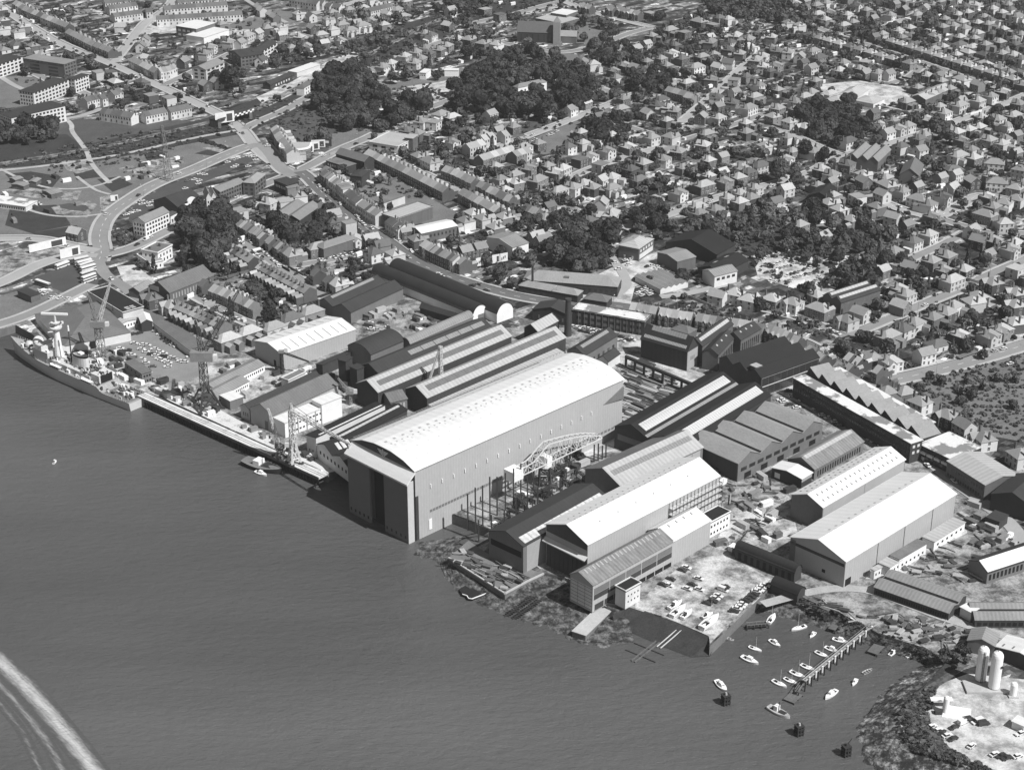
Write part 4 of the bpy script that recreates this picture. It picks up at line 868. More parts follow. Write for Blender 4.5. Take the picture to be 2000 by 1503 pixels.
def tone(rr,ch):
    w='p' if 'w' in ch else ('b' if 'b' in ch else rr.choice('ppbbbmmm'))
    r='d' if 'd' in ch else ('l' if 'l' in ch else rr.choice('sssssllld'))
    return 'w'+w,'h'+r
def park(x,y,z=7): return P(x,y,z)
TILES={'A':(0,0),'B':(500,0),'C':(1000,0),'D':(1500,0),'E':(0,375),'F':(500,375),'G':(1000,375),'H':(1500,375),'K':(1500,750)}
TZ={'X':(420,380,6.25),'Y':(240,240,6.25),'Z':(560,280,6.25)}
def tp(t,x,y):
    if t in TZ: a=TZ[t]; return a[0]+x/a[2],a[1]+y/a[2]
    a=TILES[t]; return a[0]+x/4,a[1]+y/4
def cluster(t,desc,s,dk='V',group=None):
    rr=random.Random(desc); items=[]
    for it in s.split(','):
        q=re.match(r'\s*(-?\d+) (-?\d+)(\w*)',it).groups()
        sx,sy=tp(t,float(q[0]),float(q[1])); fl=q[2]
        k=next((c for c in fl if c.isupper()),None) or (rr.choice('VVVLL') if dk=='V' else dk)
        p=P(sx,sy,KINDH(k)); d,bi,bj=road_dist(p.x,p.y)
        c=RW[bi][0]; j=min(max(bj,1),len(c)-2); tt=(c[j+1]-c[j-1]).normalized(); q2=c[j]
        ang=math.atan2(tt.y,tt.x)
        if d>60: ang=math.radians(40)
        # front (-Y local) towards the road
        f=Vector((math.sin(ang),-math.cos(ang),0)); 
        if f.dot(Vector((q2.x-p.x,q2.y-p.y,0)))<0: ang+=math.pi
        w,r=tone(rr,fl); items.append((sx,dict(k=k,p=Vector((p.x,p.y,0)),rz=ang,w=w,r=r,sx=sx,sy=sy,sc=1.0)))
    items.sort(key=lambda a:a[0]); n=len(items)
    for i,(_,h) in enumerate(items):
        h['desc']=f"{nth(i)} from the left among those {desc}"; h['group']='houses '+desc; HOUSES.append(h)
def KINDH(k): return kind(k)['E']+.6*(kind(k)['H']-kind(k)['E'])
def row(t,desc,x0,y0,x1,y1,n,k='T',fl='',front='n',gap=0.0):
    rr=random.Random(desc+str(x0)); a=P(*tp(t,x0,y0),kind(k[0])['H']); b=P(*tp(t,x1,y1),kind(k[0])['H']); d=(b-a); d.z=0; L=d.length; sp=L/n; u=d.normalized()
    ang=math.atan2(u.y,u.x); 
    if (front=='n')==(math.cos(ang)<0): ang+=math.pi
    f=Vector((math.sin(ang),-math.cos(ang),0))
    for i in range(n):
        kk=k[i%len(k)] if len(k)>1 else k; p=a+u*sp*(i+.5); w,r=tone(rr,fl if fl else 'bs'if False else fl)
        scx=(sp-gap)/kind(kk)['W'] if kk in 'TUHQ' else 1.0
        h=dict(k=kk,p=Vector((p.x,p.y,0)),rz=ang,w=w,r=r,sx=tp(t,x0+(x1-x0)*(i+.5)/n,0)[0],sy=tp(t,0,y0+(y1-y0)*(i+.5)/n)[1],sc=scx)
        h['desc']=f"{nth(i)} from the {'left' if x0<x1 else 'right'} in the {'row' if k[0] not in 'TU' else 'terrace'} {desc}"; h['group']='row of houses '+desc; HOUSES.append(h)
# ---- far right and centre: detached and paired houses
cluster('C','around the church school at the top','1080 100F,1460 150S,1570 190F,1620 120,1690 130,1235 215S,1350 250F,1090 260,1550 310S,1750 260lS,1850 290S,1960 350')
row('C','at the top above the church',560,20,980,100,9,'U','b')
cluster('C','below the church crossroads','1250 395,1330 440,880 490,960 510N,1040 525L,1110 550,970 360G,830 370wG,560 460w,640 480w,1490 510S,1610 505wN,1690 470wN,1690 370d,1780 400,1870 440S,1960 420w,1960 500w')
cluster('C','east of the wooded white mansion','720 690,820 690,1560 600,1700 620wF,1590 740w,1720 780,1870 830S,1620 900w,1480 890G,1380 860w,1300 850,1220 820,1130 800,1060 860G')
row('C','on the bend east of the mansion',1220,680,1480,750,5,'T','m')
cluster('C','beside the sloping field south of the wood','520 830wG,600 800lG,600 910G,690 890N,1250 1030w,1120 1060w,1030 1110wS,900 1150,800 1170w,700 1210w')
cluster('C','below the sloping field','560 1250F,640 1270wF,480 1290w,350 1320,200 1380S,930 1300,700 1380wG,780 1360w,850 1350,560 1410,630 1440,480 1440w,1030 1250,1080 1240,1180 1220w,1150 1190,30 1400,120 1290')
cluster('C','between the middle crossroads and the big hipped house','1300 1160,1370 1150w,1500 1110,1830 1010,1920 1010w,1500 1420lS,1300 1480,1660 1390,1770 1360,1850 1320,1800 1290,1940 1270S,1980 1120')
row('D','stepping down right above the building site',290,235,1190,490,11,'V','',front='n')
cluster('D','left of the building site','70 380b,160 390w,30 270,100 150l,160 160w,250 180l,250 420lG,400 430S,590 470w,340 510wG,560 530,60 490')
cluster('D','just above the building site','760 480F,760 550G,860 550w,980 560G')
row('D','on the tree-lined street at upper right',940,285,1960,600,13,'V','l')
cluster('D','right of the building site','1240 570l,1370 570lS,1520 600lS,1640 640G')
cluster('D','at the very top right','1080 60G,1180 50G,1290 20w,1440 70w,1540 30,1220 150w,960 100w,1110 200l,1020 220w,1450 180w,1540 200w,1640 240,1760 50w,1830 80,1950 110wS,1640 160,1720 170,1840 210,1980 250w,1620 20,1740 140,1380 130,1880 20')
cluster('D','below the top right corner','1830 400,1920 410,1980 440w,1500 330B,1600 350B,1700 330,1810 310,1930 330,1400 300,1300 260w,1500 270')
cluster('D','right of the pale gabled hall','1500 800S,1380 860w,1660 770w,1770 740w,1850 700,1920 880lS,1800 910l,1710 930l,1650 970l,1570 990l,1480 1010l,1730 1070l,1830 1100l,1960 790,1990 640')
cluster('D','below the building site','1240 910l,1130 900,1100 960w,1020 980w,960 1030wG,830 1010wS,630 1080wS,390 1000,290 970,170 930,40 890,350 1160w,140 1220w,340 700w,190 770w,60 820')
cluster('D','around the dark-roofed chapel','1180 1060,1040 1120,1190 1150wG,620 1260,750 1340,420 1300,500 1340,750 1390G,840 1400G,930 1420lS,1450 1300B,1490 1190wS,1610 1210,1770 1250wS,1970 1300w,1600 1390lN,1440 1440wG,1500 1440wG,1790 1400wS,1920 1460,140 1450G')
cluster('H','around the curved cul-de-sac','700 30wF,850 90,960 20wG,1180 30S,1310 80w,1410 20w,560 110w,650 190,250 230l,430 320wG,1760 90,1850 60w,1940 30w,1590 140,1700 150S,1810 190l,1910 230w,60 50G,480 60')
cluster('H','below the curved cul-de-sac','980 170wG,1530 270wG,1280 310G,1350 330w,1200 370w,1650 350N,1760 350,1900 420w,1930 370w,1050 440w,1400 470,1280 510,1120 560N,1800 520wF,1940 590wF')
cluster('H','in the avenue down the right edge','1560 590l,1650 640l,1760 680l,1860 730l,1950 760l,1330 650wS,1430 690lS,1660 780,1720 810,1970 900')
cluster('H','lining the street up from the main road','1160 780w,1080 840,970 890N,860 930wN,700 960wL,590 990wL,1530 840,1600 830w,1450 860w,1400 910,1290 950,1150 990w,1060 1040w,940 1090S')
cluster('H','above the main road at right','1930 990L,1830 1040L,1740 1090L,1630 1140S,990 1330w,1240 1240wG,1330 1160wB,810 1260B,1960 940')
cluster('H','between car park and the black engine shop','90 840l,220 870l,350 890lS,10 810w')
row('H','stepping left of the engine shop',0,1000,330,1100,6,'U','b')
row('H','in front of the engine shop',370,1195,860,1410,12,'T','b')
cluster('G','above the slate depot and wood','1100 40wS,820 160wS,600 200w,1460 140w,1590 110w,1780 50,1870 20,1960 20,700 60G,450 250,1000 100w')
row('G','with gables behind the brick works',940,860,1560,950,11,'TUU','b')
row('G','with gables running down to the main road',1560,950,2000,1020,8,'U','m')
cluster('G','above the gabled terrace','1710 770wG,1840 790w,1950 820l')
row('G','opposite the white-panelled depot',90,100,210,140,4,'T','m')
cluster('G','beside the white-panelled depot','240 350N,190 320N,250 170B')
cluster('K','behind the saw-tooth workshop','930 30,1070 30,1190 110,1310 170w,1400 210,1540 290wG,1690 390,1790 390w,1880 500,1970 520w')
# ---- centre-left streets
row('B','stepping up beside the railway',850,520,1310,330,10,'V','w',front='n')
cluster('B','behind the railway row','1350 400,1290 440,1240 470w,1430 370,1490 340,1320 240,1400 260w,1500 180N,1560 180G,1570 280w,1660 290,1770 320,1880 330l')
cluster('B','above the station yard','560 130w,690 140,640 110w,440 200G,600 210w,830 180wS,340 270,410 270,100 180,200 190w,10 240wG,40 450G')
cluster('B','with stepped gables at the top left','40 30lG,90 60lG,140 90lG,200 110lG')
row('B','of white houses at the very top',280,-20,670,40,9,'T','wd')
row('B','of white houses right of the top junction',870,70,1040,30,5,'T','wd')
cluster('B','along the lane by the wood','1440 870B,1830 870wG,1290 930w,1180 1000,1260 1020,1790 70F,1900 100F,1440 20wF,1390 950F')
row('B','of shops curving to the corner block',160,985,270,1180,8,'H','m',front='n')
row('B','of white cottages below the wood',1640,1130,1930,1050,7,'T','wl')
row('B','behind the white cottages',1740,1220,2000,1140,6,'T','ml')
row('C','continuing right of the cottages',0,1190,120,1150,3,'T','m')
row('B','along the street below the bare field',880,1170,1180,1310,9,'T','b')
row('B','south of the corner shop',1180,1310,1500,1470,9,'T','b')
cluster('B','on the corner with white shopfront','1260 1200,1350 1240wS')
row('B','stepping down from the corner shop',1430,1300,1700,1400,6,'T','b')
row('B','further down from the corner shop',1700,1430,2000,1530,6,'T','m')
row('F','across the back gardens of the high street',1640,-30,1990,170,9,'T','m')
row('F','above the long back gardens',1860,0,2000,40,3,'T','b')
cluster('F','behind the white-roofed shop hall','1700 140w,1780 180w,1870 250,1930 240lS,1940 170,1640 200')
row('Z','of shops at the top of the high street',320,300,430,400,3,'H','b',front='n')
row('Z','of dark shops on the high street north side',440,370,620,480,5,'H','w',front='n')
row('Z','of pale flat shops on the high street',600,500,720,570,4,'Q','w',front='n')
row('Z','of white-fronted shops midway on the high street',720,570,900,690,6,'H','wd',front='n')
row('Z','of shops above the flat store',910,700,1150,840,7,'H','w',front='n')
row('Z','of shops below the flat store',1240,910,1420,1010,5,'H','wd',front='n')
cluster('Z','beside the white-roofed shop hall','1460 1020N,1590 1130')
row('F','of shops ending at the hoarding corner',1290,390,1590,540,10,'H','m',front='n')
row('F','of small works behind the hoardings',1620,420,1760,390,3,'G','b')
cluster('Z','on the south side of the high street','300 600G,450 760G,560 830N,570 910,700 880G,760 970Q,890 1120,1030 1120N,940 1270,1070 1280,1170 1200N,1330 1240,1370 1300w,60 520F,150 600')
cluster('X','in the middle of the enclosed block','440 150G,330 130G,560 40G,660 60,290 190F,700 260B,1260 600S,1720 500,1900 500N,1820 640,1940 670,850 70F,600 190wF,720 180w')
row('X','facing the wooded street, upper half',230,300,510,470,8,'T','b',front='n')
row('X','facing the wooded street, lower half',530,500,800,660,8,'T','b',front='n')
cluster('X','at the end of the wooded street terrace','860 700S')
row('X','with slanting rear wings beside the wood',110,550,480,770,7,'T','s',front='f')
row('X','on the south side of the parked street',560,830,1160,1140,13,'T','b',front='f')
row('X','running down to the corner pub',1080,890,1320,1040,6,'T','bd',front='n')
cluster('X','on the corner above the dark double shed','1420 1050wlS')
row('E','above the crane, north side of the lane',1560,710,1980,900,11,'T','m',front='n')
row('E','above the crane, south side of the lane',1400,860,1760,1020,9,'T','m',front='f')
row('E','of pairs above the slit-roof warehouse',1730,1110,2540,850,10,'S','m',front='f')
cluster('E','between the black-roofed store and the barn','1160 850,1240 850G,1300 870w')
cluster('E','beside the sweeping road','520 310G')
# ---- top-left estate
row('A','along the main road at top left, upper part',90,10,540,190,12,'T','m',front='n')
row('A','along the main road at top left, lower part',540,230,860,390,9,'T','b',front='n')
cluster('A','south of the main road at top left','30 140l,20 210w,130 230w,60 300,200 300w,120 330wB,20 370wB,260 340,10 60,330 400w,180 190')
row('A','of white houses in the top estate, rear',1180,60,1770,15,12,'T','wd',front='n')
row('A','of white houses in the top estate, front',1220,130,1890,90,14,'T','wd',front='n')
row('A','in the small close, nearest',880,110,1100,80,5,'T','wd',front='n')
row('A','in the small close, middle',840,50,1060,20,5,'T','wd',front='n')
row('A','in the small close, rear',810,5,1010,-15,5,'T','wd',front='n')
row('A','of white houses at the picture top',1380,0,1640,-25,5,'T','wd',front='n')
cluster('A','beside the pale estate road','940 190wlN,1130 290wG,1100 340wG,1070 390G,1110 430B,1430 460G')
row('A','leading to the corner shops',1000,460,1200,560,5,'T','m',front='n')
row('A','of white corner shops at the crossing',1220,540,1400,510,5,'H','w',front='n')
row('A','of white houses behind the railway',650,770,930,690,7,'T','wd',front='n')
row('A','curving with a white gable end',800,850,1050,890,6,'T','wd',front='n')
row('A','of pale houses above the meadow, left',1115,880,1285,845,4,'T','wd',front='n')
row('A','of pale houses above the meadow, right',1310,850,1470,815,4,'T','wd',front='n')
cluster('A','around the tall brick flats','1600 400w,1850 330wG,1930 260wlS,1790 310w,1640 350,1690 620G,1600 640G,770 560wF,860 560wF,1180 740F,1320 760F,900 620B,980 600B,1130 620B,1730 170')
cluster('B','in the top middle gardens','1100 60B,1150 110wB,1520 60G,1020 90wN,330 90w,430 110wG')
cluster('D','behind the tree-lined street','1180 330B,1350 340B,1560 390B,1690 410B,1820 510,1700 480B,1940 540B,1120 260B,1250 230B')

# ---- more villas: rows of the street grid that the lists above leave open
TOWNI=[(900,225),(1160,215),(1200,130),(1290,70),(1500,85),(1800,160),(2040,190),(2040,640),(1880,690),(1700,735),(1640,650),(1560,600),(1740,520),(1760,450),(1560,410),(1330,420),(1230,400),(1190,430),(1060,440),(960,400),(860,340),(830,290)]
TOWNJ=[(1500,-15),(2040,-15),(2040,180),(1800,120),(1700,85),(1600,50)]
TOWNK=[(500,60),(620,30),(760,0),(860,-10),(800,45),(700,85),(560,120)]
NOH=[[(q[i],q[i+1]) for i in range(0,len(q),2)] for q in ([735,265,735,165,800,150,870,150,1000,95,1130,95,1000,125,900,150,880,165,860,200,760,262],[1030,275,1125,228,1152,250,1150,262,1075,300],[1600,160,1680,155,1770,168,1790,205,1690,205],[1760,300,1830,300,1830,350,1740,350],[1660,280,1745,280,1745,320,1660,320],[860,190,1170,190,1170,235,860,235],[870,80,1120,80,1120,135,870,135],[1000,20,1140,20,1140,90,1000,90],[1560,205,1690,205,1692,282,1562,232])]
def in_poly_(x,y,poly):
    c=False; n=len(poly); j=n-1
    for i in range(n):
        xi,yi=poly[i]; xj,yj=poly[j]
        if (yi>y)!=(yj>y) and x<(xj-xi)*(y-yi)/(yj-yi)+xi: c=not c
        j=i
    return c
def foot_clear(p,mg):
    for f in FOOT:
        a,b,c_,d_=f; u=(b-a); v=(d_-a); q=p-a; uu=q.dot(u)/u.length; vv=q.dot(v)/v.length
        if -mg<uu<u.length+mg and -mg<vv<v.length+mg: return False
    return True
def infill(poly,ang,du,dv,desc,seed,mind,kinds='VVVLSG'):
    rr=random.Random(seed); w=[(P(x,y).x,P(x,y).y) for x,y in poly]; ng=[[(P(x,y).x,P(x,y).y) for x,y in q] for q in NOH]
    ca,sa=math.cos(ang),math.sin(ang); us=[x*ca+y*sa for x,y in w]; vs_=[-x*sa+y*ca for x,y in w]
    hp=[(h['p'].x,h['p'].y,kind(h['k'])['W']) for h in HOUSES]; rowi=0; v=min(vs_)
    while v<max(vs_):
        u=min(us); n_=0; out=[]
        while u<max(us):
            x=u*ca-v*sa; y=u*sa+v*ca; u+=du+rr.uniform(-1,2)
            if rr.random()<.48 or not in_poly_(x,y,w) or any(in_poly_(x,y,q) for q in ng): continue
            if road_dist(x,y)[0]<6 or not foot_clear(Vector((x,y,0)),6): continue
            if any((x-a)**2+(y-b)**2<(mind+c*.25)**2 for a,b,c in hp): continue
            k=rr.choice(kinds); wt,rt=tone(rr,''); hp.append((x,y,kind(k)['W'])); t=(CAMH*ST+y*CT); sx=1000+x*FPX/t; sy=751.5+FPX*(CAMH*CT-y*ST)/t
            out.append((sx,dict(k=k,p=Vector((x+rr.uniform(-1,1),y+rr.uniform(-1,1),0)),rz=ang+(math.pi if rowi%2 else 0),w=wt,r=rt,sx=sx,sy=sy,sc=1.0)))
        if out:
            out.sort(key=lambda a:a[0])
            for i,(_,h) in enumerate(out): h['desc']=f"{nth(i)} from left in {nth(rowi)} open row {desc}"; h['group']='back-street houses '+desc; HOUSES.append(h)
            rowi+=1
        v+=dv*(1 if rowi%2 else .8)
infill(TOWNI,math.radians(41),13.5,24,'above the yards',91,9.6)
infill(TOWNJ,math.radians(41),13.5,24,'at the top right',92,9.2)
infill(TOWNK,math.radians(35),15,26,'above the railway',93,9)
print('HOUSES',len(HOUSES))
HOUSES.sort(key=lambda h:-h['sy'])
# houses must not stand in a road or in one another: nudge off carriageways
cells={}
keep=[]
for h in HOUSES:
    K=kind(h['k']); d,bi,bj=road_dist(h['p'].x,h['p'].y); need=K['D']/2+2.2
    if d<need:
        c=RW[bi][0][bj]; v=h['p']-c; v.z=0
        if v.length<.1: v=Vector((0,1,0))
        h['p']=h['p']+v.normalized()*(need-d)
    if h['k'] not in 'TUHQ':
        bad=False
        for g in keep:
            if (g['p']-h['p']).length<(K['W']+kind(g['k'])['W'])*.46: bad=True;break
        if bad: continue
    keep.append(h)
HOUSES=keep
cnt={}
from collections import Counter
STUFFH={}
def house_stuff(h): pass
K0=0
catn=Counter(); used=set()
RN={'hs':'slate-roofed','hl':'light-roofed','hd':'dark-roofed'}; WN={'wp':'white-walled','wb':'dark brick','wm':'tan brick'}
WN={'wp':'pale-walled','wb':'dark brick','wm':'grey brick'}
rest={'wall':MB(),'roof':MB()}
ORDX={}
FAR=MB(); WI={'wp':0,'wb':1,'wm':2,'hs':3,'hl':4,'hd':5}
for h in HOUSES:
    K=kind(h['k']); cat=CATW[h['k']]; catn[cat]+=1
    if catn[cat]>295:
        ca,sa=math.cos(h['rz']),math.sin(h['rz'])
        for src,mi in ((K['wall'],WI[h['w']]),(K['roof'],WI[h['r']]))+tuple((c,6) for c in K['ch']):
            FAR.add([(x*ca-y*sa+h['p'].x,x*sa+y*ca+h['p'].y,z) for x,y,z in src.v],src.f,mi)
        for (x,y,z,a) in K['wins']:
            if y>K['D']/2-.2: continue
            c2,s2=math.cos(a),math.sin(a)
            for (w_,d_,mi) in ((.72,.05,7),(.55,.08,8)):
                q=[(-w_,-d_,z-.1),(w_,-d_,z-.1),(w_,-d_,z+1.5),(-w_,-d_,z+1.5)]; q=[(x+u*c2-v*s2,y+u*s2+v*c2,zz) for u,v,zz in q]
                FAR.add([(u*ca-v*sa+h['p'].x,u*sa+v*ca+h['p'].y,zz) for u,v,zz in q],[(0,1,2,3)],mi)
        continue
    px=f"{K['W']}"
    near=h['sy']>300
    lab=f"{WN[h['w']]} {KW[h['k']]}, {h['desc']}"
    while len(lab.split())>16: lab=lab.replace('among those ','among those',1) if False else ' '.join(lab.split()[1:])
    o=thing(NAMEW[h['k']],lab,cat,h['p'],h['rz'],h['group']); o.scale=(h['sc'],1.1,1.08) if h['k'] in 'TUHQ' else ((.9,.9,.95) if 'open row' in h['desc'] else (1.04,1.04,1.04))
    ck=(h['w'],h['r'],near)
    if ck not in K['cache']:
        wm=K['wall'].mesh('wall',M[h['w']])
        if not near:   # windows too small to be parts: dark panes set in the wall mesh
            m=MB(); m.v=list(K['wall'].v); m.f=list(K['wall'].f); m.m=[0]*len(m.f)
            for (x,y,z,a) in K['wins']:
                ca,sa=math.cos(a),math.sin(a)
                for (w_,d_,mi) in ((.72,.05,1),(.55,.08,2)):
                    q=[(-w_,-d_,z-.1+(mi-1)*.1),(w_,-d_,z-.1+(mi-1)*.1),(w_,-d_,z+1.6-(mi-1)*.1),(-w_,-d_,z+1.6-(mi-1)*.1)]
                    m.add([(x+u*ca-v*sa,y+u*sa+v*ca,zz) for u,v,zz in q],[(0,1,2,3)],mi)
            wm=m.mesh('wall',[M[h['w']],M['sash'],M['glass']])
        K['cache'][ck]=(wm,K['roof'].mesh('roof',M[h['r']]),[c.mesh('chimney',M['pot']) for c in K['ch']])
    wm,rm,cm=K['cache'][ck]
    put('wall',wm,o); ro=put('roof',rm,o)
    for c in cm: put('chimney',c,ro)
    if near:
        for (x,y,z,a) in K['wins']: put('window',WIN,o,(x,y,z),a)
        for (x,y,z) in K['doors']: put('door',DOOR,o,(x,y,z))
print(catn)
if FAR.f:
    o=FAR.build('far_houses',[M['wp'],M['wb'],M['wm'],M['hs'],M['hl'],M['hd'],M['pot'],M['sash'],M['glass']]); o['kind']='stuff'; o['label']='the farthest small houses near the top of the town'
# ================================================================ larger town blocks
FL=dict(kind='flat',rise=0)
def flats(name,label,cat,A,B,Cc,h,wall='pale_wall',roof='grey_roof',nf=8,fl=3,**k):
    ft=[]
    for i in range(fl):
        z=1.0+i*2.8
        ft+= [('R',.03,.97,z,z+1.5,nf,.6,'glass','window'),('F',.05,.95,z,z+1.5,max(2,nf//2),.5,'glass','window')]
    return hall(name,label,cat,A,B,Cc,h,wall=wall,roof=roof,feat=ft,**k)
flats('apartment_block','long four-storey flats with a shaded brick front at the far left','apartment block',(45,114),(125,126),(149,118),11.5,wall='brick',roof='grey_roof',nf=4,fl=4,**FL)
flats('apartment_block','pale-sided flats cut by the left edge of the photograph','apartment block',(-50,130),(-38,138),(44,111),11,wall='render',roof='dark_roof',nf=10,fl=4,**FL)
flats('apartment_block','pale balcony flats beside the estate lawn, river end','apartment block',(36,178),(65,182),(134,156),11,wall='render',roof='dark_roof',nf=10,fl=4,**FL)
flats('apartment_block','short pale flats continuing the lawn-side balcony block','apartment block',(134,153),(146,156),(173,146),11,wall='render',roof='dark_roof',nf=5,fl=4,**FL)
flats('apartment_block','balconied flats behind the dark trees at the left edge','apartment block',(-10,222),(22,231),(127,207),12,wall='render',roof='dark_roof',nf=14,fl=4,**FL)
flats('apartment_block','three-storey gabled flats next to the big round tree','apartment block',(386,129),(402,137),(438,122),8.5,wall='render',roof='hs' ,nf=4,fl=3,kind='gable',rise=2.5)
flats('apartment_block','dark brick gabled flats left of the station','apartment block',(446,100),(470,112),(512,104),8.5,wall='brick',roof='dark_roof',nf=6,fl=3,kind='gable',rise=2.5)
flats('apartment_block','three-storey balcony flats above the lock-up garages','apartment block',(490,98),(503,105),(541,83),8.5,wall='render',roof='dark_roof',nf=6,fl=3,kind='gable',rise=2.0)
hall('garage_row','low white flat-roofed row of lock-up garages','garage',(553,92),(560,97),(595,98),2.6,'flat',0,wall='white',roof='white_roof',L=22)
hall('school_block','white-roofed brick school block in the top estate','school',(353,48),(383,57),(420,45),9,'flat',0,wall='brick',roof='white_roof',feat=[('F',.05,.95,1,3,4,.6,'frame','window'),('F',.05,.95,5,7,4,.6,'frame','window')])
hall('school_hall','bright white low wing of the estate school','school',(384,62),(398,74),(447,58),5.5,'flat',0,wall='white',roof='white_roof')
hall('station_house','white hipped station house with tall chimneys beside the tracks','station house',(583,168),(594,172),(614,160),6.5,'hip',2.4,wall='white',roof='hd',feat=[('R',.1,.9,1,2.4,4,.35,'glass','window'),('R',.1,.9,4,5.4,4,.35,'glass','window')],chim=[(.4,.3,1,1,4),(.6,.75,1,1,4)])
hall('platform_building','long dark-roofed platform building across the tracks','station building',(518,162),(528,166),(571,147),4,'gable',2,wall='brick_dark',roof='dark_roof',feat=[('R',.2,.9,1,2.6,6,.4,'frame','window')])
hall('goods_shed','small white-roofed goods shed by the railway','goods shed',(571,136),(580,142),(625,126),4,'flat',0,wall='render',roof='white_roof')
hall('white_cabin','white two-storey site cabin on the meadow, left','site cabin',(822,140),(832,143),(848,131),5.5,'flat',0,wall='white',roof='white_roof',L=12,feat=[('F',.1,.9,3,4,3,.5,'void','window')])
hall('white_cabin','white two-storey site cabin on the meadow, right','site cabin',(868,138),(895,138),(897,130),5,'flat',0,wall='white',roof='white_roof',L=6)
flats('office_block','modern flat-roofed pale offices at the lane junction','office block',(733,272),(777,287),(816,267),6.5,wall='render',roof='light_roof',nf=6,fl=2,parapet=.4,**FL)
hall('stepped_tower','dark flat tower of the junction offices','office block',(795,266),(806,271),(816,264),9,'flat',0,wall='brick',roof='light_roof')
hall('big_dark_store','big dark gabled store behind the crossing','store',(711,316),(728,309),(656,300),8,'gable',3,wall='brick_dark',roof='hd',Dside=True)
hall('brick_parade','flat brick parade with windows below the big dark store','shops',(637,314),(676,326),(689,318),6,'flat',0,wall='brick_dark',roof='dark_conc',feat=[('F',.05,.95,3.2,4.8,8,.6,'frame','window')])
hall('cube_store','plain dark square block behind the high street','store',(690,338),(706,345),(722,333),8,'hip',1.2,wall='brick_dark',roof='dark_roof')
hall('long_wall_store','pale flat yard building behind the high street shops','store',(730,392),(748,397),(791,382),5.5,'flat',0,wall='render',roof='dark_conc')
hall('grey_twin_hall','wide grey twin-roofed hall in the enclosed block','hall',(553,405),(585,430),(625,402),6,'gable',2.6,bays=2,wall='brick_dark',roof='hs')
hall('hipped_works','hipped grey works with a white parapet line by the small car park','works',(617,478),(632,486),(688,468),7,'hip',2.6,wall='brick',roof='hs',L=26)
hall('corner_block','dark flat-roofed block on the inner corner of the crossing','shops',(535,352),(560,362),(595,360),7,'flat',0,wall='brick_dark',roof='dark_roof',feat=[('F',.1,.9,3.2,5,6,.5,'frame','window')])
flats('shop_terrace','white three-storey corner shops facing the bus park junction','shops',(261,429),(283,435),(330,414),9.5,wall='white',roof='hs',nf=8,fl=3,kind='gable',rise=2.6)
hall('low_white_shops','low white shops beside the cinema','shops',(325,418),(333,422),(353,412),5,'flat',0,wall='white',roof='hd',feat=[('R',.05,.95,.5,2.4,4,.7,'glass','window')])
T_,W_,L_,H_,_=hall('cinema','dark-roofed cinema with a white stepped rounded facade','cinema',(300,392),(350,407),(390,388),8,'gable',5,wall='brick',roof='dark_roof')
m=MB(); 
for a,b,z in ((0,.22,8.5),(.22,.34,9.6),(.34,.62,10.8),(.62,.76,9.6),(.76,1,8.5)): m.box(W_,L_*a,0,W_+.8,L_*b,z)
c=[(L_*.48+3.4*math.cos(t*math.pi/8),10.8+2.2*math.sin(t*math.pi/8)) for t in range(9)]
m.add([(W_+.0,y,z) for y,z in c]+[(W_+.8,y,z) for y,z in c],[tuple(range(8,-1,-1)),tuple(range(9,18))]+[(i,i+1,10+i,9+i) for i in range(8)])
m.build('stepped_facade',M['white'],T_)
for i in range(5): MB().box(W_+.8,L_*(.1+.18*i),1,W_+.95,L_*(.1+.18*i)+2,3).build('window',M['glass'],T_)
hall('gabled_shops','half-timbered twin-gabled shops next to the cinema','shops',(403,386),(421,379),(397,374),7.5,'gable',3.2,bays=2,wall='render',roof='hs',Dside=True,feat=[('F',.05,.95,3.5,5,4,.5,'void','window'),('F',.05,.95,.5,2.4,4,.7,'glass','window')])
flats('brick_parade','brick three-storey parade with a grey roof right of the gabled shops','shops',(412,368),(430,375),(477,356),8,wall='brick',roof='hs',nf=9,fl=3,kind='gable',rise=2)
flats('hipped_corner_building','hipped three-storey corner building above the crossing','shops',(479,352),(497,358),(519,340),9,wall='brick',roof='hs',nf=4,fl=3,kind='hip',rise=2.5)
hall('prefab_hut','long pale flat prefab hut on the waste ground','hut',(-30,393),(50,404),(72,392),3.4,'flat',0,wall='render',roof='felt',feat=[('F',.3,.97,1,2.2,12,.5,'void','window')])
hall('bus_kiosk','small brick flat-roofed kiosk on the slipway road','kiosk',(34,568),(60,579),(76,572),4,'flat',0,wall='brick',roof='dark_roof')
for i,(a,b,c) in enumerate((((18,348),(30,352),(40,346)),((60,352),(70,356),(80,349)),((22,360),(46,364),(54,359)),((82,372),(100,380),(116,372)))):
    hall('contractor_hut',['low grey contractor hut, top left of the waste ground group','small grey contractor hut beside the top left one','long contractor hut below the other two','larger contractor hut by the stacked timber'][i],'hut',a,b,c,3,'gable',.6,wall='timber',roof='grey_roof')
hall('white_villa','ornate white two-storey villa with parapet and chimneys before the dark wood','villa',(287,484),(308,495),(336,480),7.5,'flat',0,wall='white',roof='slate_x',parapet=.7,feat=[('R',.08,.95,4.4,6.0,4,.35,'void','window'),('R',.08,.95,1.0,2.8,4,.35,'void','window'),('F',.1,.9,4.4,6,3,.3,'void','window'),('F',.1,.9,1,2.8,3,.3,'void','window')],chim=[(.25,.3,1.4,1,2.6),(.5,.7,1.6,1,3.2)])
hall('white_villa_wing','white single-storey flat wing in front of the ornate villa','villa wing',(268,498),(293,515),(311,504),4.2,'flat',0,wall='white',roof='depot_roof',parapet=.5,feat=[('R',.1,.9,1,2.6,3,.3,'void','window')])
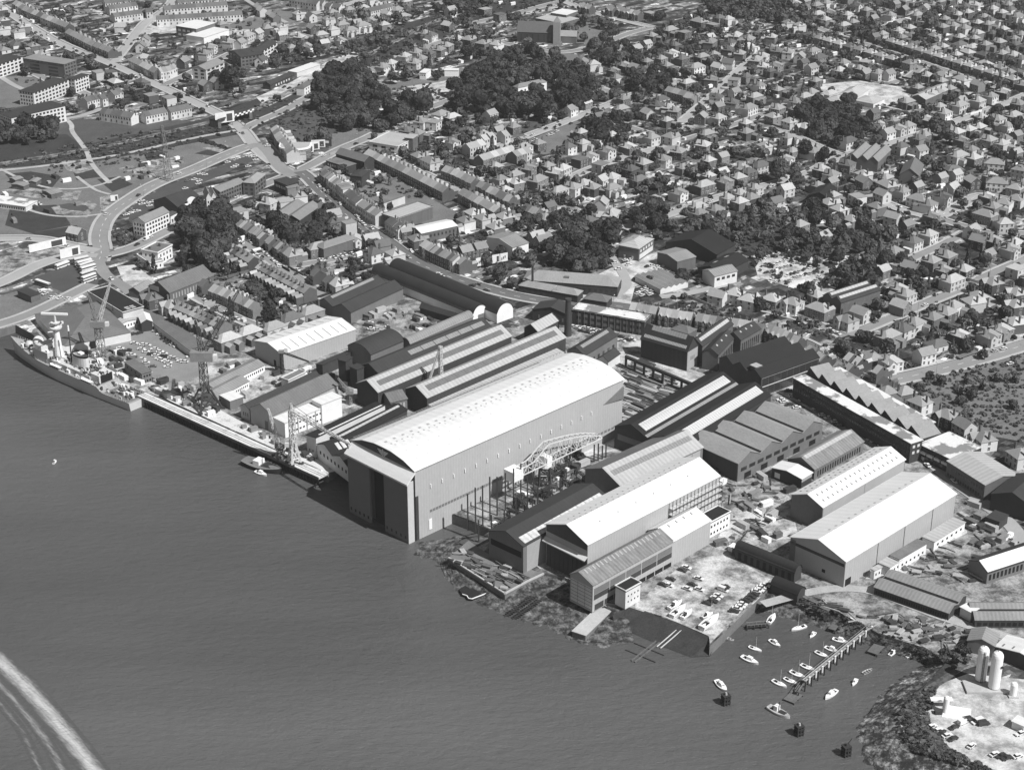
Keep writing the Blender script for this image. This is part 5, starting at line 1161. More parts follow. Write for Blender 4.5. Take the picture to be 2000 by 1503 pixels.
# the curved corner block with white parapet
cb=P(577,304); t=thing('curved_corner_block','curved white-topped corner shop block at the crossing','shops',cb)
pp=[(11*math.cos(math.radians(a)),8*math.sin(math.radians(a))) for a in range(180,361,12)]+[(11,8),(-11,8)]
MB().prism(pp,0,6.2).build('wall',M['brick'],t)
MB().prism([(x*1.03,y*1.03) for x,y in pp],6.2,7.4).build('parapet',M['white'],t)
MB().prism([(x*.93,y*.93) for x,y in pp],7.4,7.55).build('roof',M['light_roof'],t)
for a in range(190,360,17):
    for z in (.6,3.8):
        x,y=11.1*math.cos(math.radians(a)),8.1*math.sin(math.radians(a)); put('window',WIN2,t,(x,y,z),math.radians(a+90))
# curved hoardings
BP=mat('hoarding_paper',.72,.1,.3,.05); BD=mat('hoarding_dark_print',.06,.1,.3,.1)
def board(p,ang,w,h,label,art=0,z0=1.2,grp='advertising hoardings on the crossing corner'):
    t=thing('hoarding',label,'hoarding',(p.x,p.y,0),ang,grp)
    MB().box(-w/2,-.12,z0,w/2,.12,z0+h).build('panel',BP if art!=2 else BD,t)
    MB().bar((-w*.4,.22,0),(-w*.4,.22,z0+h),.1).build('post',M['dark_timber'],t); MB().bar((w*.4,.22,0),(w*.4,.22,z0+h),.1).build('post',M['dark_timber'],t)
    m=MB()
    if art==1:
        for k in range(3): m.box(-w*.35+k*w*.22,-.16,z0+h*(.2+.1*k),-w*.35+k*w*.22+w*.13,-.12,z0+h*(.5+.1*k))
    elif art==2: m.box(-w*.3,-.16,z0+h*.4,w*.3,-.12,z0+h*.7)
    else: m.box(w*.1,-.16,z0+h*.1,w*.4,-.12,z0+h*.8)
    m.build('printed_picture',BD if art!=2 else BP,t)
for i,(sx,sy) in enumerate(((601,302),(611,296),(622,291),(635,288))):
    p=P(sx,sy,0); board(p,math.radians((38,22,10,-12)[i]),10,5.5,['leftmost white poster board of the curved hoarding at the crossing','second white poster board of the curved hoarding','third white poster board of the curved hoarding','dark poster board at the right end of the curved hoarding'][i],(0,0,0,2)[i])
a=P(897,531); b=P(992,513)
for i in range(6):
    p=a.lerp(b,(i+.5)/6); board(p,math.atan2(b.y-a.y,b.x-a.x),(b-a).length/6-.4,5.2,f"{nth(i)} poster board from the left on the high street corner wall",[1,2,1,2,0,1][i],1.4,'poster boards on the high street corner wall')
p=P(440,247); board(p,math.radians(30),15,8,'big white billboard on posts in front of the railway bridge',0,3,'billboard')
def small_board(x,y,w,h,lab,ang=20): p=P(x,y); board(p,math.radians(ang),w,h,lab,0,.6,'lone boards')
small_board(224,394,5,4,'small white sign board beside the sweeping road')
small_board(94,487,24,5,'long white hoarding beside the railway yard',38)
small_board(138,503,13,6,'short white hoarding at the corner of the bus park',38)
# bridge over the road: dark deck with chequered parapet
a=P(425,236,6); b=P(492,216,6); u=(b-a).normalized(); t=thing('railway_bridge','dark railway bridge over the main road with a chequered parapet','bridge',(a.x,a.y,0),math.atan2(u.y,u.x)); L_=(b-a).length
MB().box(0,0,4.6,L_,9,6).build('deck',M['dark_steel'],t); m=MB(); m.box(0,-.3,6,L_,.1,7.2); m.box(0,8.9,6,L_,9.3,7.2); m.build('parapet',M['dark_steel'],t)
m=MB()
for i in range(10):
    for j in range(2): 
        if (i+j)%2==0: m.box(L_*.42+i*2.2,-.42,4.9+j*1.15,L_*.42+i*2.2+2.2,-.3,6.05+j*1.15)
m.build('chequer_panel',M['white'],t)
MB().box(0,-.2,0,3,9.2,4.6).build('abutment',M['brick'],t); MB().box(L_-3,-.2,0,L_,9.2,4.6).build('abutment',M['brick'],t)
# railway track
for k,(off,nm) in enumerate(((0,'railway_track'),(4,'railway_track'))):
    pts=[(-20,322),(185,290),(400,240),(430,233),(478,222),(575,172),(660,135),(780,75),(812,55),(880,30),(1000,-12)]
    c=dense(pts,6,0); 
    struct(ribbon(c,off+1.6,off-1.6,.30+.01*k).build('railway_track',GM['dyard']))
    m=ribbon(c,off+.85,off+.65,.42+.01*k); m2=ribbon(c,off-.65,off-.85,.42+.01*k); m.add(m2.v,m2.f); struct(m.build('rail',M['dark_steel']))
# church
cb=P(1010,82); t=thing('church','large brick church with a steep dark roof and slim pale bell tower','church',(cb.x,cb.y,0),math.radians(-8))
m=MB(); gable_wall(m,0,0,34,14,9,8); m.build('wall',M['brick_dark'],t); m=MB(); gable_roof(m,0,0,34,14,9,8); m.build('roof',M['hd'],t)
tw=MB().box(32,-3,0,38,3,19); tw=tw.build('tower',M['depot_roof'],t); MB().add([(32,-3,19),(38,-3,19),(38,3,19),(32,3,19),(35,0,24)],[(0,1,4),(1,2,4),(2,3,4),(3,0,4)]).build('spire',M['steel'],tw)
m=MB(); gable_wall(m,38,2,52,11,6,4); m.build('chancel',M['brick'],t); m=MB(); gable_roof(m,38,2,52,11,6,4); m.build('chancel_roof',M['hs'],t)
for i in range(6): MB().box(3+i*5,-.1,2,4.4+i*5,.02,7).build('window',M['glass'],t)
hall('church_school','flat white-roofed school beside the church','school',(1046,36),(1096,46),(1128,36),5,'flat',0,wall='brick',roof='light_roof')
hall('church_school','raised flat-roofed hall of the church school','school',(1080,24),(1106,30),(1128,22),7.5,'flat',0,wall='brick',roof='white_roof')
hall('white_mansion','white three-storey mansion with grey roof enclosed by woodland','mansion',(1006,168),(1012,172),(1068,160),9,'hip',2.4,wall='white',roof='hs',feat=[('R',.05,.95,5.5,7,7,.35,'void','window'),('F',.1,.9,5.5,7,2,.35,'void','window')],chim=[(.3,.2,1.2,1.2,4.5),(.5,.5,1.2,1.2,4),(.6,.85,1.2,1.2,5)])
hall('building_site_pavilion','pyramid-roofed new school pavilion, nearest of the building site','pavilion',(1616,192),(1642,202),(1664,192),3.4,'hip',3,wall='render',roof='light_roof')
hall('building_site_pavilion','pyramid-roofed new school pavilion, the largest on the building site','pavilion',(1645,180),(1675,190),(1697,175),4.2,'hip',4,wall='render',roof='light_roof')
hall('building_site_pavilion','pyramid-roofed new school pavilion, leftmost on the building site','pavilion',(1603,182),(1620,187),(1640,180),3.4,'hip',2.4,wall='render',roof='light_roof')
hall('building_site_pavilion','pyramid-roofed new school pavilion, right of the others','pavilion',(1677,192),(1706,203),(1728,193),3.4,'hip',2.2,wall='render',roof='light_roof')
hall('gabled_hall','pale gabled hall right of the building site','hall',(1790,184),(1808,195),(1860,172),5,'gable',2.6,wall='brick',roof='light_roof')
hall('chapel','big dark-roofed gabled chapel hall among the villas','chapel',(1762,330),(1795,344),(1805,320),6,'gable',4.6,wall='brick',roof='hd',L=26)
hall('villa_school','large grey multi-gabled school building on the hillside street','school',(1665,298),(1715,316),(1740,292),7.5,'gable',3,bays=3,wall='brick',roof='hs')
hall('workmens_hall','black-roofed barn with white gable end among the villas','hall',(1590,372),(1620,388),(1640,370),6,'gable',3,wall='brick_dark',roof='black_roof')
# ================================================================ warship, cranes, boats, jetties, clutter
def PY(x,y,Y):
    "point on the sight line through (x,y) at distance Y north: used to read heights of upright things"
    dx,dv=x-1000.0,y-751.5; t=Y/(FPX*CT-dv*ST); return Vector((dx*t,Y,CAMH-(FPX*ST+dv*CT)*t))
def inv(t,p): return t.matrix_basis.inverted()@Vector(p)
# ---- the warship
bow=P(21,656,WZ+9.2); st=P(271,781,WZ+4.2); d=(bow-st); d.z=0; LS=d.length; rz=math.atan2(d.y,d.x)
print('SHIP',LS)
SHIP=thing('warship','pale grey naval warship fitting out at the quay, radar on a tall mast','warship',(st.x,st.y,WZ),rz)
Bm=7.6
def hb(s): # half beam at deck
    if s<.55: return Bm*(.80+.20*min(1,s/.3))
    return Bm*max(.015,(1-((s-.55)/.45)**2.2))
def dk(s): # deck height above water
    if s<.20: return 4.2
    if s<.235: return 4.2+ (s-.20)/.035*2.6
    return 6.8+ (0 if s<.7 else (s-.7)/.3*2.4)
NS=48; vs=[];fs=[];SEC=6
ss=[i/NS for i in range(NS+1)]
for s in ss:
    b=hb(s); z=dk(s); x=s*LS; rake=(1-min(1,(1-s)*12))*4.0 if s>.9 else 0
    row_=[(x-rake*1.0,0,-3.5),(x-rake*.8,b*.55*(1-.5*max(0,(s-.6)/.4)),-2.8),(x-rake*.5,b*(.9-.35*max(0,(s-.55)/.45)),0),(x-rake*.2,b*.97,z*.6),(x,b,z)]
    vs+= [(a,-y,c) for a,y,c in row_]+[(a,y,c) for a,y,c in row_[::-1]]
k=10
for i in range(NS):
    for j in range(4): a=i*k+j; fs.append((a,a+k,a+k+1,a+1))
    for j in range(5,9): a=i*k+j; fs.append((a,a+k,a+k+1,a+1))
fs.append(tuple(range(k)))
o=MB().add(vs,fs).build('hull',M['ship'],SHIP)
bm=bmesh.new(); bm.from_mesh(o.data); bmesh.ops.recalc_face_normals(bm,faces=bm.faces); bm.to_mesh(o.data); bm.free()
vs=[];fs=[]
for s in ss: vs+=[(s*LS,-hb(s)*.98,dk(s)-.05),(s*LS,hb(s)*.98,dk(s)-.05)]
for i in range(NS): fs.append((2*i,2*i+2,2*i+3,2*i+1))
MB().add(vs,fs).build('deck',M['ship_deck'],SHIP)
def sb(name,s0,s1,w,z0,z1,m='ship',y=0,par=None,tap=0):
    a,b=s0*LS,s1*LS; mb=MB(); mb.add([(a,y-w/2,z0),(b,y-w/2,z0),(b,y+w/2,z0),(a,y+w/2,z0),(a+tap,y-w/2+tap,z1),(b-tap,y-w/2+tap,z1),(b-tap,y+w/2-tap,z1),(a+tap,y+w/2-tap,z1)],[(0,3,2,1),(4,5,6,7),(0,1,5,4),(1,2,6,5),(2,3,7,6),(3,0,4,7)])
    return mb.build(name,M[m],par or SHIP)
sb('flight_deck',.015,.19,12.0,4.2,4.35,'dark_conc')
hg=sb('hangar',.235,.30,9.0,6.8,11.2,'pale_steel'); MB().box(.234*LS-.1,-3.6,7.1,.234*LS+.02,3.6,11.4).build('hangar_door',M['void'],hg)
sb('deckhouse',.30,.47,10.5,6.8,9.6); sb('deckhouse',.47,.62,11,6.8,9.8); sb('deckhouse',.62,.735,11.5,6.8,12.6)
br=sb('bridge',.66,.715,12.4,12.6,15.2,'ship',tap=.4); MB().box(.716*LS-.35,-5.2,13.6,.716*LS+.1,5.2,14.5).build('bridge_window',M['glass'],br)
sb('deckhouse',.735,.79,7.5,7.2,10.2)
f=MB(); n=20; fp=[(6.4*math.cos(t),3.0*math.sin(t)) for t in [2*math.pi*i/n for i in range(n)]]
fx=.43*LS; f.add([(fx+x,y,9.6) for x,y in fp]+[(fx-.5+x*.88,y*.88,15.6) for x,y in fp],[(i,(i+1)%n,n+(i+1)%n,n+i) for i in range(n)]); fu=f.build('funnel',M['pale_steel'],SHIP)
f=MB(); f.add([(fx-.5+x*.90,y*.90,15.6) for x,y in fp]+[(fx-.55+x*.9,y*.9,16.6) for x,y in fp],[(i,(i+1)%n,n+(i+1)%n,n+i) for i in range(n)]); f.build('funnel_cap',M['void'],fu)
MB().box(fx-2.5,-1.2,16.6,fx+.5,1.2,17.4).build('uptake',M['white'],fu)
mx=.60*LS; mt=MB().tube((mx,0,9.8),(mx,0,27),2.3,1.2,12).build('foremast',M['white'],SHIP)
MB().tube((mx,0,25.6),(mx,0,26.3),3.0,3.2,14).build('mast_platform',M['pale_steel'],mt); MB().tube((mx,0,28.4),(mx,0,29),2.2,2.4,14).build('mast_platform',M['pale_steel'],mt)
MB().tube((mx,0,27),(mx,0,33),.7,.5,8).build('topmast',M['pale_steel'],mt)
a=math.radians(35); MB().bar((mx-7*math.cos(a),-7*math.sin(a),33.6),(mx+7*math.cos(a),7*math.sin(a),33.6),.5).build('radar_bar',M['white'],mt)
m=MB(); m.bar((mx,0,24),(mx+3,-6,25.5),.25); m.bar((mx,0,24),(mx-1,6,25.5),.25); m.box(mx+2.4,-6.6,25.4,mx+3.6,-5.4,26.6); m.build('yard_arm',M['pale_steel'],mt)
MB().rev([(.01,26.4),(1.6,26.6),(1.9,27.4),(1.3,28.2)],12,(mx+2.6,0)).build('aerial_drum',M['white'],mt)
m2=MB().tube((.50*LS,0,9.6),(.50*LS,0,27),.45,.22,8).build('mainmast',M['dark_steel'],SHIP); MB().tube((.50*LS,0,27),(.50*LS,0,30),.5,.4,8).build('masthead',M['white'],m2)
MB().rev([(.6,9.9)]+[(2.9*math.sin(t),13.2-2.9*math.cos(t)) for t in [math.pi*i/9 for i in range(2,10)]],16,(.765*LS,0)).build('radome',M['white'],SHIP,True)
g=MB().rev([(2.2,8.4),(2.2,9.6),(1.4,10.8),(.8,11)],12,(.845*LS,0)).build('gun_turret',M['ship'],SHIP); MB().tube((.85*LS,0,10),(.895*LS,0,11),.18,.13,8).build('gun_barrel',M['dark_steel'],g)
for s,y in ((.30,-7.1),(.30,7.1),(.55,-6.4),(.55,6.4)):
    b=MB(); x=s*LS
    b.add([(x-4,y-1,8.2),(x+3,y-1.1,8.2),(x+5,y,8.4),(x+3,y+1.1,8.2),(x-4,y+1,8.2),(x-3.6,y,7.2),(x+4,y,7.3)],[(0,1,2,3,4),(0,5,6,1),(1,6,2),(2,6,3),(3,6,5,4),(0,4,5)]); b.build('ships_boat',M['white'],SHIP)
for s in (.36,.39):
    m=MB(); x=s*LS; m.bar((x,-6.8,6.8),(x-.5,-7.4,10),.22); m.bar((x-.5,-7.4,10),(x+1.6,-8.4,11.6),.22); m.build('davit',M['white'],SHIP)
rr=random.Random(5)
m=MB()
for s in [i/70 for i in range(2,68)]:
    for sg in (-1,1):
        x=s*LS; y=sg*hb(s)*.97; m.bar((x,y,dk(s)),(x,y,dk(s)+1.1),.07)
m.build('guard_rail',M['pale_steel'],SHIP)
for i in range(190):   # lockers, vents, cable drums and staging lying about the decks during fitting out
    s=rr.uniform(.03,.9); y=rr.uniform(-.8,.8)*hb(s); 
    z=dk(s)
    for (p,q,w,zz) in ((.235,.30,9,11.2),(.30,.62,10.6,9.7),(.62,.735,11.5,12.6),(.735,.79,7.5,10.2)):
        if p<s<q and abs(y)<w/2: z=zz
    w=rr.uniform(.4,1.6); l=rr.uniform(.5,2.6); h=rr.uniform(.4,1.9)
    MB().box(s*LS-l/2,y-w/2,z,s*LS+l/2,y+w/2,z+h).build('deck_fitting',M[rr.choice(['white','pale_steel','ship','dark_steel','steel','timber','dark_steel'])],SHIP)
# ---- cranes
def quay_crane(name,label,base,htow,w,jib,jibw=1.6,mt='dark_steel',cab=None,portal=0,backstay=True,top=None,rz=.6,hz0=0.0,jm=None):
    b=P(base[0],base[1],0); t=thing(name,label,'crane',(b.x,b.y,hz0),0); Mx=M[mt]
    z=0
    if portal:
        m=MB(); W=portal
        c=[Vector((math.cos(rz+a)*W,math.sin(rz+a)*W,0)) for a in (.785,2.356,3.927,5.498)]
        for q in c: m.bar(q,(q.x*.35,q.y*.35,htow*.38),.42)
        for i in range(4):
            q,r=c[i],c[(i+1)%4]; m.bar(q*.8+Vector((0,0,htow*.12)),r*.8+Vector((0,0,htow*.12)),.25); m.bar(q*.9+Vector((0,0,.8)),r*.5+Vector((0,0,htow*.28)),.2); m.bar(r*.9+Vector((0,0,.8)),q*.5+Vector((0,0,htow*.28)),.2)
        m.build('portal_leg',Mx,t)
        for q in c: MB().box(q.x-1.1,q.y-.6,0,q.x+1.1,q.y+.6,1.1).build('bogie',M['dark_steel'],t)
        z=htow*.36
    MB().lattice((0,0,z),(0,0,htow),w,w*.85,max(3,int((htow-z)/w)),.16,0).build('tower',Mx,t)
    if cab:
        MB().box(-cab*.9,-cab*.55,htow,cab*.9,cab*.55,htow+cab*.8).build('machinery_house',M['steel'],t)
        MB().tube((0,0,htow-.5),(0,0,htow),w*.8,w*.8,14).build('slewing_ring',M['dark_steel'],t)
        MB().box(cab*.9,-cab*.2,htow+.2,cab*.9+1.8,cab*.25,htow+2.4).build('cabin',M['pale_steel'],t)
    ht=htow+(cab*.8 if cab else 0)
    tip=PY(jib[0],jib[1],b.y+(jib[2] if len(jib)>2 else 0))-Vector((b.x,b.y,hz0)) if len(jib)<4 else Vector(jib[:3])
    foot=Vector((0,0,ht if not cab else htow+cab*.3))
    MB().lattice(foot,tip,jibw,jibw*.4,max(5,int((tip-foot).length/2.2)),.11).build('jib',M[jm] if jm else Mx,t)
    m=MB()
    if top:
        tp_=Vector((top[0],0,ht+top[1])); MB().lattice((0,0,ht),tp_,w*.7,.6,5,.12).build('mast',Mx,t); m.bar(tp_,tip.lerp(foot,.12),.07)
    m.bar(tip,(tip.x,tip.y,max(2,tip.z-14)),.05)
    m.box(tip.x-.4,tip.y-.4,max(1,tip.z-15.2),tip.x+.4,tip.y+.4,max(2,tip.z-14))
    m.build('hoist_rope',M['dark_steel'],t)
    return t
quay_crane('level_luffing_crane','pale lattice jib crane standing behind the warship by the car park','crane',20,4.0) if False else None
quay_crane('dockside_crane','lattice tower crane with raised pale jib between the warship and the car park',(199,702),19,3.6,(215,553),1.8,'steel',4.2,0,top=(-3.5,14),jm='pale_steel')
quay_crane('portal_crane','big dark portal crane on the quay with a long raised jib over the terraces',(403,795),26,3.2,(472,556),2.2,'dark_steel',6.0,8.5,top=(-2,16))
quay_crane('derrick_crane','light lattice crane leaning beside the quay-end tower crane',(548,892),5,2.4,(523,798),2.0,'steel',2.6,3.2,jm='pale_steel')
tip=P(682,869,27)-P(575,905,0)
quay_crane('tower_crane','slender pale tower crane at the quay end, level jib reaching the great hall',(575,905),27,2.4,(tip.x,tip.y,27.6,0),1.8,'pale_steel',None,3.4,top=(0,4))
quay_crane('yard_crane','thin dark crane with a short level jib near the slit-roof warehouse',(552,730),12,1.3,(603,706),1.0,'dark_steel',1.6)
quay_crane('yard_crane','leaning lattice crane between the white strip office and the black towers',(684,790),6,1.5,(660,738),1.4,'steel',2.2)
quay_crane('mast_derrick','tall slim white mast derrick rising from the striped shop',(862,776),28,1.6,(829,772,0),1.0,'pale_steel',None,0,hz0=0)
# ---- white truss cantilever crane beside the hall
a=P(1003,925,13); b=P(1168,848,13); u=(b-a); L_=u.length; t=thing('cantilever_crane','white steel truss crane with a square counterweight house lying along the great hall','crane',(a.x,a.y,0),math.atan2(u.y,u.x))
z=12.0; wd=2.6
pk=[(0,2.6),(.2,3.4),(.36,9.0),(.5,8.0),(.66,6.6),(.84,4.2),(1,.8)]
def tz(s):
    for (p,q),(r,w_) in zip(pk,pk[1:]):
        if p<=s<=r: return q+(w_-q)*(s-p)/(r-p)
m=MB(); n=16
for y in (-wd,wd):
    for i in range(n):
        s0,s1=i/n,(i+1)/n; lo0,lo1=(s0*L_,y,z),(s1*L_,y,z); h0,h1=(s0*L_,y*.7,z+tz(s0)),(s1*L_,y*.7,z+tz(s1))
        m.bar(lo0,lo1,.2); m.bar(h0,h1,.2); m.bar(lo1,h1,.11); m.bar(lo0 if i%2 else h0,h1 if i%2 else lo1,.11)
for i in range(n+1): m.bar((i/n*L_,-wd,z),(i/n*L_,wd,z),.16); m.bar((i/n*L_,-wd*.7,z+tz(i/n)),(i/n*L_,wd*.7,z+tz(i/n)),.14)
m.build('truss',M['pale_steel'],t)
MB().box(-3.2,-3,z-1.4,3.2,3,z+3.6).build('counterweight_house',M['white'],t)
MB().box(L_*.34,-2.6,z-1,L_*.40,2.6,z+2.6).build('cabin',M['white'],t)
MB().tube((L_*.36,0,z-2.2),(L_*.36,0,z-.4),3.2,3.2,16).build('slewing_ring',M['white'],t)
MB().lattice((L_*.36,0,-1),(L_*.36,0,z-2),5.5,4.2,3,.35).build('tower',M['dark_steel'],t)
MB().box(.9*L_,-2.2,z-.4,L_*1.0,2.2,z).build('trolley',M['steel'],t)
# ---- berth posts beside the hall
posts=[(914,1035,964),(929,1040,952),(943,1030,948),(957,1020,931),(971,1010,931),(987,1000,923),(1003,990,915),(1017,980,905),(1030,970,900),(1042,962,893),(935,1062,1015),(960,1055,1005),(985,1042,995),(1008,1030,970),(1030,1015,960),(1050,1000,950),(1072,985,940),(1095,975,935),(1160,905,868),(1168,903,866),(1176,900,870),(1183,897,866)]
for i,(x,yb,yt) in enumerate(posts):
    b=P(x,yb,-1); h=PY(x,yt,b.y).z+1; o=MB().bar((0,0,0),(0,0,h),.32).build('berth_post',M['dark_steel']); o.location=b
    tag(o,f"{nth(i)} dark berth post from the left beside the great hall" if i<10 else f"{nth(i-10)} shorter berth post in the open slipway" if i<18 else f"{nth(i-18)} thin post in the group at the truss crane tip",'post','berth posts beside the hall')
rr=random.Random(8)
for i in range(16):
    t_=i/15; p=P(985+150*t_+rr.uniform(-22,22),1015-110*t_+rr.uniform(-18,18),0); m=MB(); h=rr.uniform(2.5,6); l=rr.uniform(4,9)
    m.lattice((0,-1,0),(0,-1,h),1.2,1.2,3,.12); m.lattice((l,-1,0),(l,-1,h),1.2,1.2,3,.12); m.lattice((0,-1,h),(l,-1,h),1,1,5,.1)
    o=m.build('staging_trestle',M['dark_steel']); o.location=p; o.rotation_euler.z=rr.choice((.78,-.8))+rr.gauss(0,.2); tag(o,'dark lattice staging trestle on the open berth below the truss crane','trestle','staging trestles on the open berth')
# ---- jetty with white posts
def pier(name,label,pa,pb,w,z,mat_='timber',n=12,rail=True,whites=False,solid=False):
    a=P(*pa,z); b=P(*pb,z); u=b-a; L_=u.length; t=thing(name,label,'jetty',(a.x,a.y,WZ),math.atan2(u.y,u.x)); h=z-WZ
    MB().box(0,-w/2,h-.3,L_,w/2,h).build('deck',M[mat_],t)
    if solid: MB().box(.1,-w/2+.3,-2,L_-.3,w/2-.3,h-.3).build('base',M['dark_conc'],t)
    for i in range(0 if not solid else n+1,n+1):
        x=L_*i/n
        for y in (-w/2,w/2): MB().bar((x,y,-3),(x,y,h-.3),.18).build('pile',M['dark_timber'],t)
    if whites:
        for i in range(n): MB().tube((L_*(i+.5)/n,w/2+.3,h-1.8),(L_*(i+.5)/n,w/2+.3,h+.9),.35,.35,8).build('white_post',M['white'],t)
    if rail:
        m=MB()
        for y in (-w/2,w/2):
            m.bar((0,y,h+1),(L_,y,h+1),.08)
            for i in range(2*n+1): m.bar((L_*i/2/n,y,h),(L_*i/2/n,y,h+1),.06)
        m.build('handrail',M['steel'],t)
    return t
pier('walkway_jetty','long narrow walkway jetty with white posts running out among the moored boats',(1704,1219),(1570,1328),1.5,.0,'light_roof',11,True,True)
pier('gangway','sloping end gangway of the walkway jetty',(1570,1330),(1556,1350),1.5,WZ+2.2,'timber',1)
pier('landing_stage','small square landing stage at the jetty foot',(1557,1352),(1540,1368),4.5,WZ+.8,'timber',2,False)
pier('plank_pier','short plank pier with a float, inland side of the harbour',(1651,1196),(1624,1228),3.0,WZ+1.7,'timber',4,False)
pier('plank_pier','wider plank pier lying over the mud right of the jetty',(1735,1240),(1703,1274),4.2,WZ+1.2,'timber',4,False)
pier('concrete_slip_pier','pale wedge-shaped concrete pier before the long glazed shed',(1189,1180),(1130,1236),6.5,-1.6,'concrete',3,False,False,True)
pier('side_staging','low timber staging at the corner of the car park pier',(1458,1222),(1500,1218),2.0,WZ+1.4,'dark_timber',3,True)
# dolphins
for i,(x,y) in enumerate(((1417,1374),(1560,1434),(1652,1474))):
    b=P(x,y,WZ); t=thing('mooring_dolphin',['dark timber mooring dolphin nearest the lone motor boat','dark timber mooring dolphin in the middle of three','dark timber mooring dolphin nearest the shingle spit'][i],'dolphin',b,.4,'mooring dolphins'); t.scale=(.66,.66,.85)
    for sx in (-1.6,0,1.6):
        for sy in (-1.6,1.6): MB().bar((sx*1.15,sy*1.15,-3),(sx,sy,4.6),.35).build('pile',M['dark_timber'],t)
    for z in (1.2,3.2,4.5): MB().box(-2.2,-2.2,z,2.2,2.2,z+.4).build('cross_beam',M['dark_timber'],t)
    MB().tube((0,0,4.9),(0,0,6.0),.8,.6,8).build('fender_cap',M['dark_steel'] if i==2 else M['light_roof'],t)
    if i==2: MB().bar((0,0,5),(3,0,8),.15).build('light_pole',M['dark_timber'],t)
# ---- quay face: piles and fenders of the timber quay
a=P(284,766,0); b=P(640,925,0); u=b-a; L_=u.length; t=thing('timber_quay','long pale-decked timber quay on dark piles where the cranes stand','quay',(a.x,a.y,WZ),math.atan2(u.y,u.x)); h=-WZ
MB().box(0,-5.5,h-.7,L_,0,h+.12).build('deck',GM['quay'],t)
for i in range(56): MB().bar((L_*(i+.5)/56,-5.2,-3),(L_*(i+.5)/56,-5.2,h-.7),.3).build('pile',M['dark_timber'],t)
MB().box(0,-5.7,h-1.1,L_,-5.5,h+.35).build('kerb_beam',M['timber'],t)
for y in (-3.6,-2.2): MB().box(0,y,h+.12,L_,y+.18,h+.2).build('crane_rail',M['dark_steel'],t)
m=MB()
# white-edged raft stage at the slip mouth
c=P(945,1180,WZ+1.2); t=thing('dark_raft_stage','dark landing stage with a stepped white edge below the plate jetty','landing stage',(c.x,c.y,WZ),.55)
a_=[inv(t,P(x,y,WZ+1.2)) for x,y in ((896,1150),(922,1135),(962,1148),(964,1153),(922,1169),(915,1168),(912,1163),(903,1160))]
MB().prism([(v.x,v.y) for v in a_],.5,1.2).build('deck',M['black_roof'],t)
m=MB()
for p,q in zip(a_[2:],a_[3:]): m.bar((p.x,p.y,1.3),(q.x,q.y,1.3),.16)
m.build('white_edge',M['white'],t)
# plate jetty by the dark shed
c=[P(x,y,0) for x,y in ((876,1089),(915,1055),(958,1085),(1062,1120),(1030,1135),(986,1159))]
t=thing('wharf','cluttered pale-edged wharf at the river end of the dark-roofed shed','wharf',(c[0].x,c[0].y,WZ))
o=[(v.x-c[0].x,v.y-c[0].y) for v in c]; MB().prism(o,-2,-WZ+.08).build('deck',M['dark_conc'],t)
m=MB()
for i in (0,5,4):
    p=o[i]; q=o[(i-1)%6] ; m.bar((p[0],p[1],-WZ+.1),(q[0],q[1],-WZ+.1),.35)
m.build('pale_edge',M['concrete'],t)
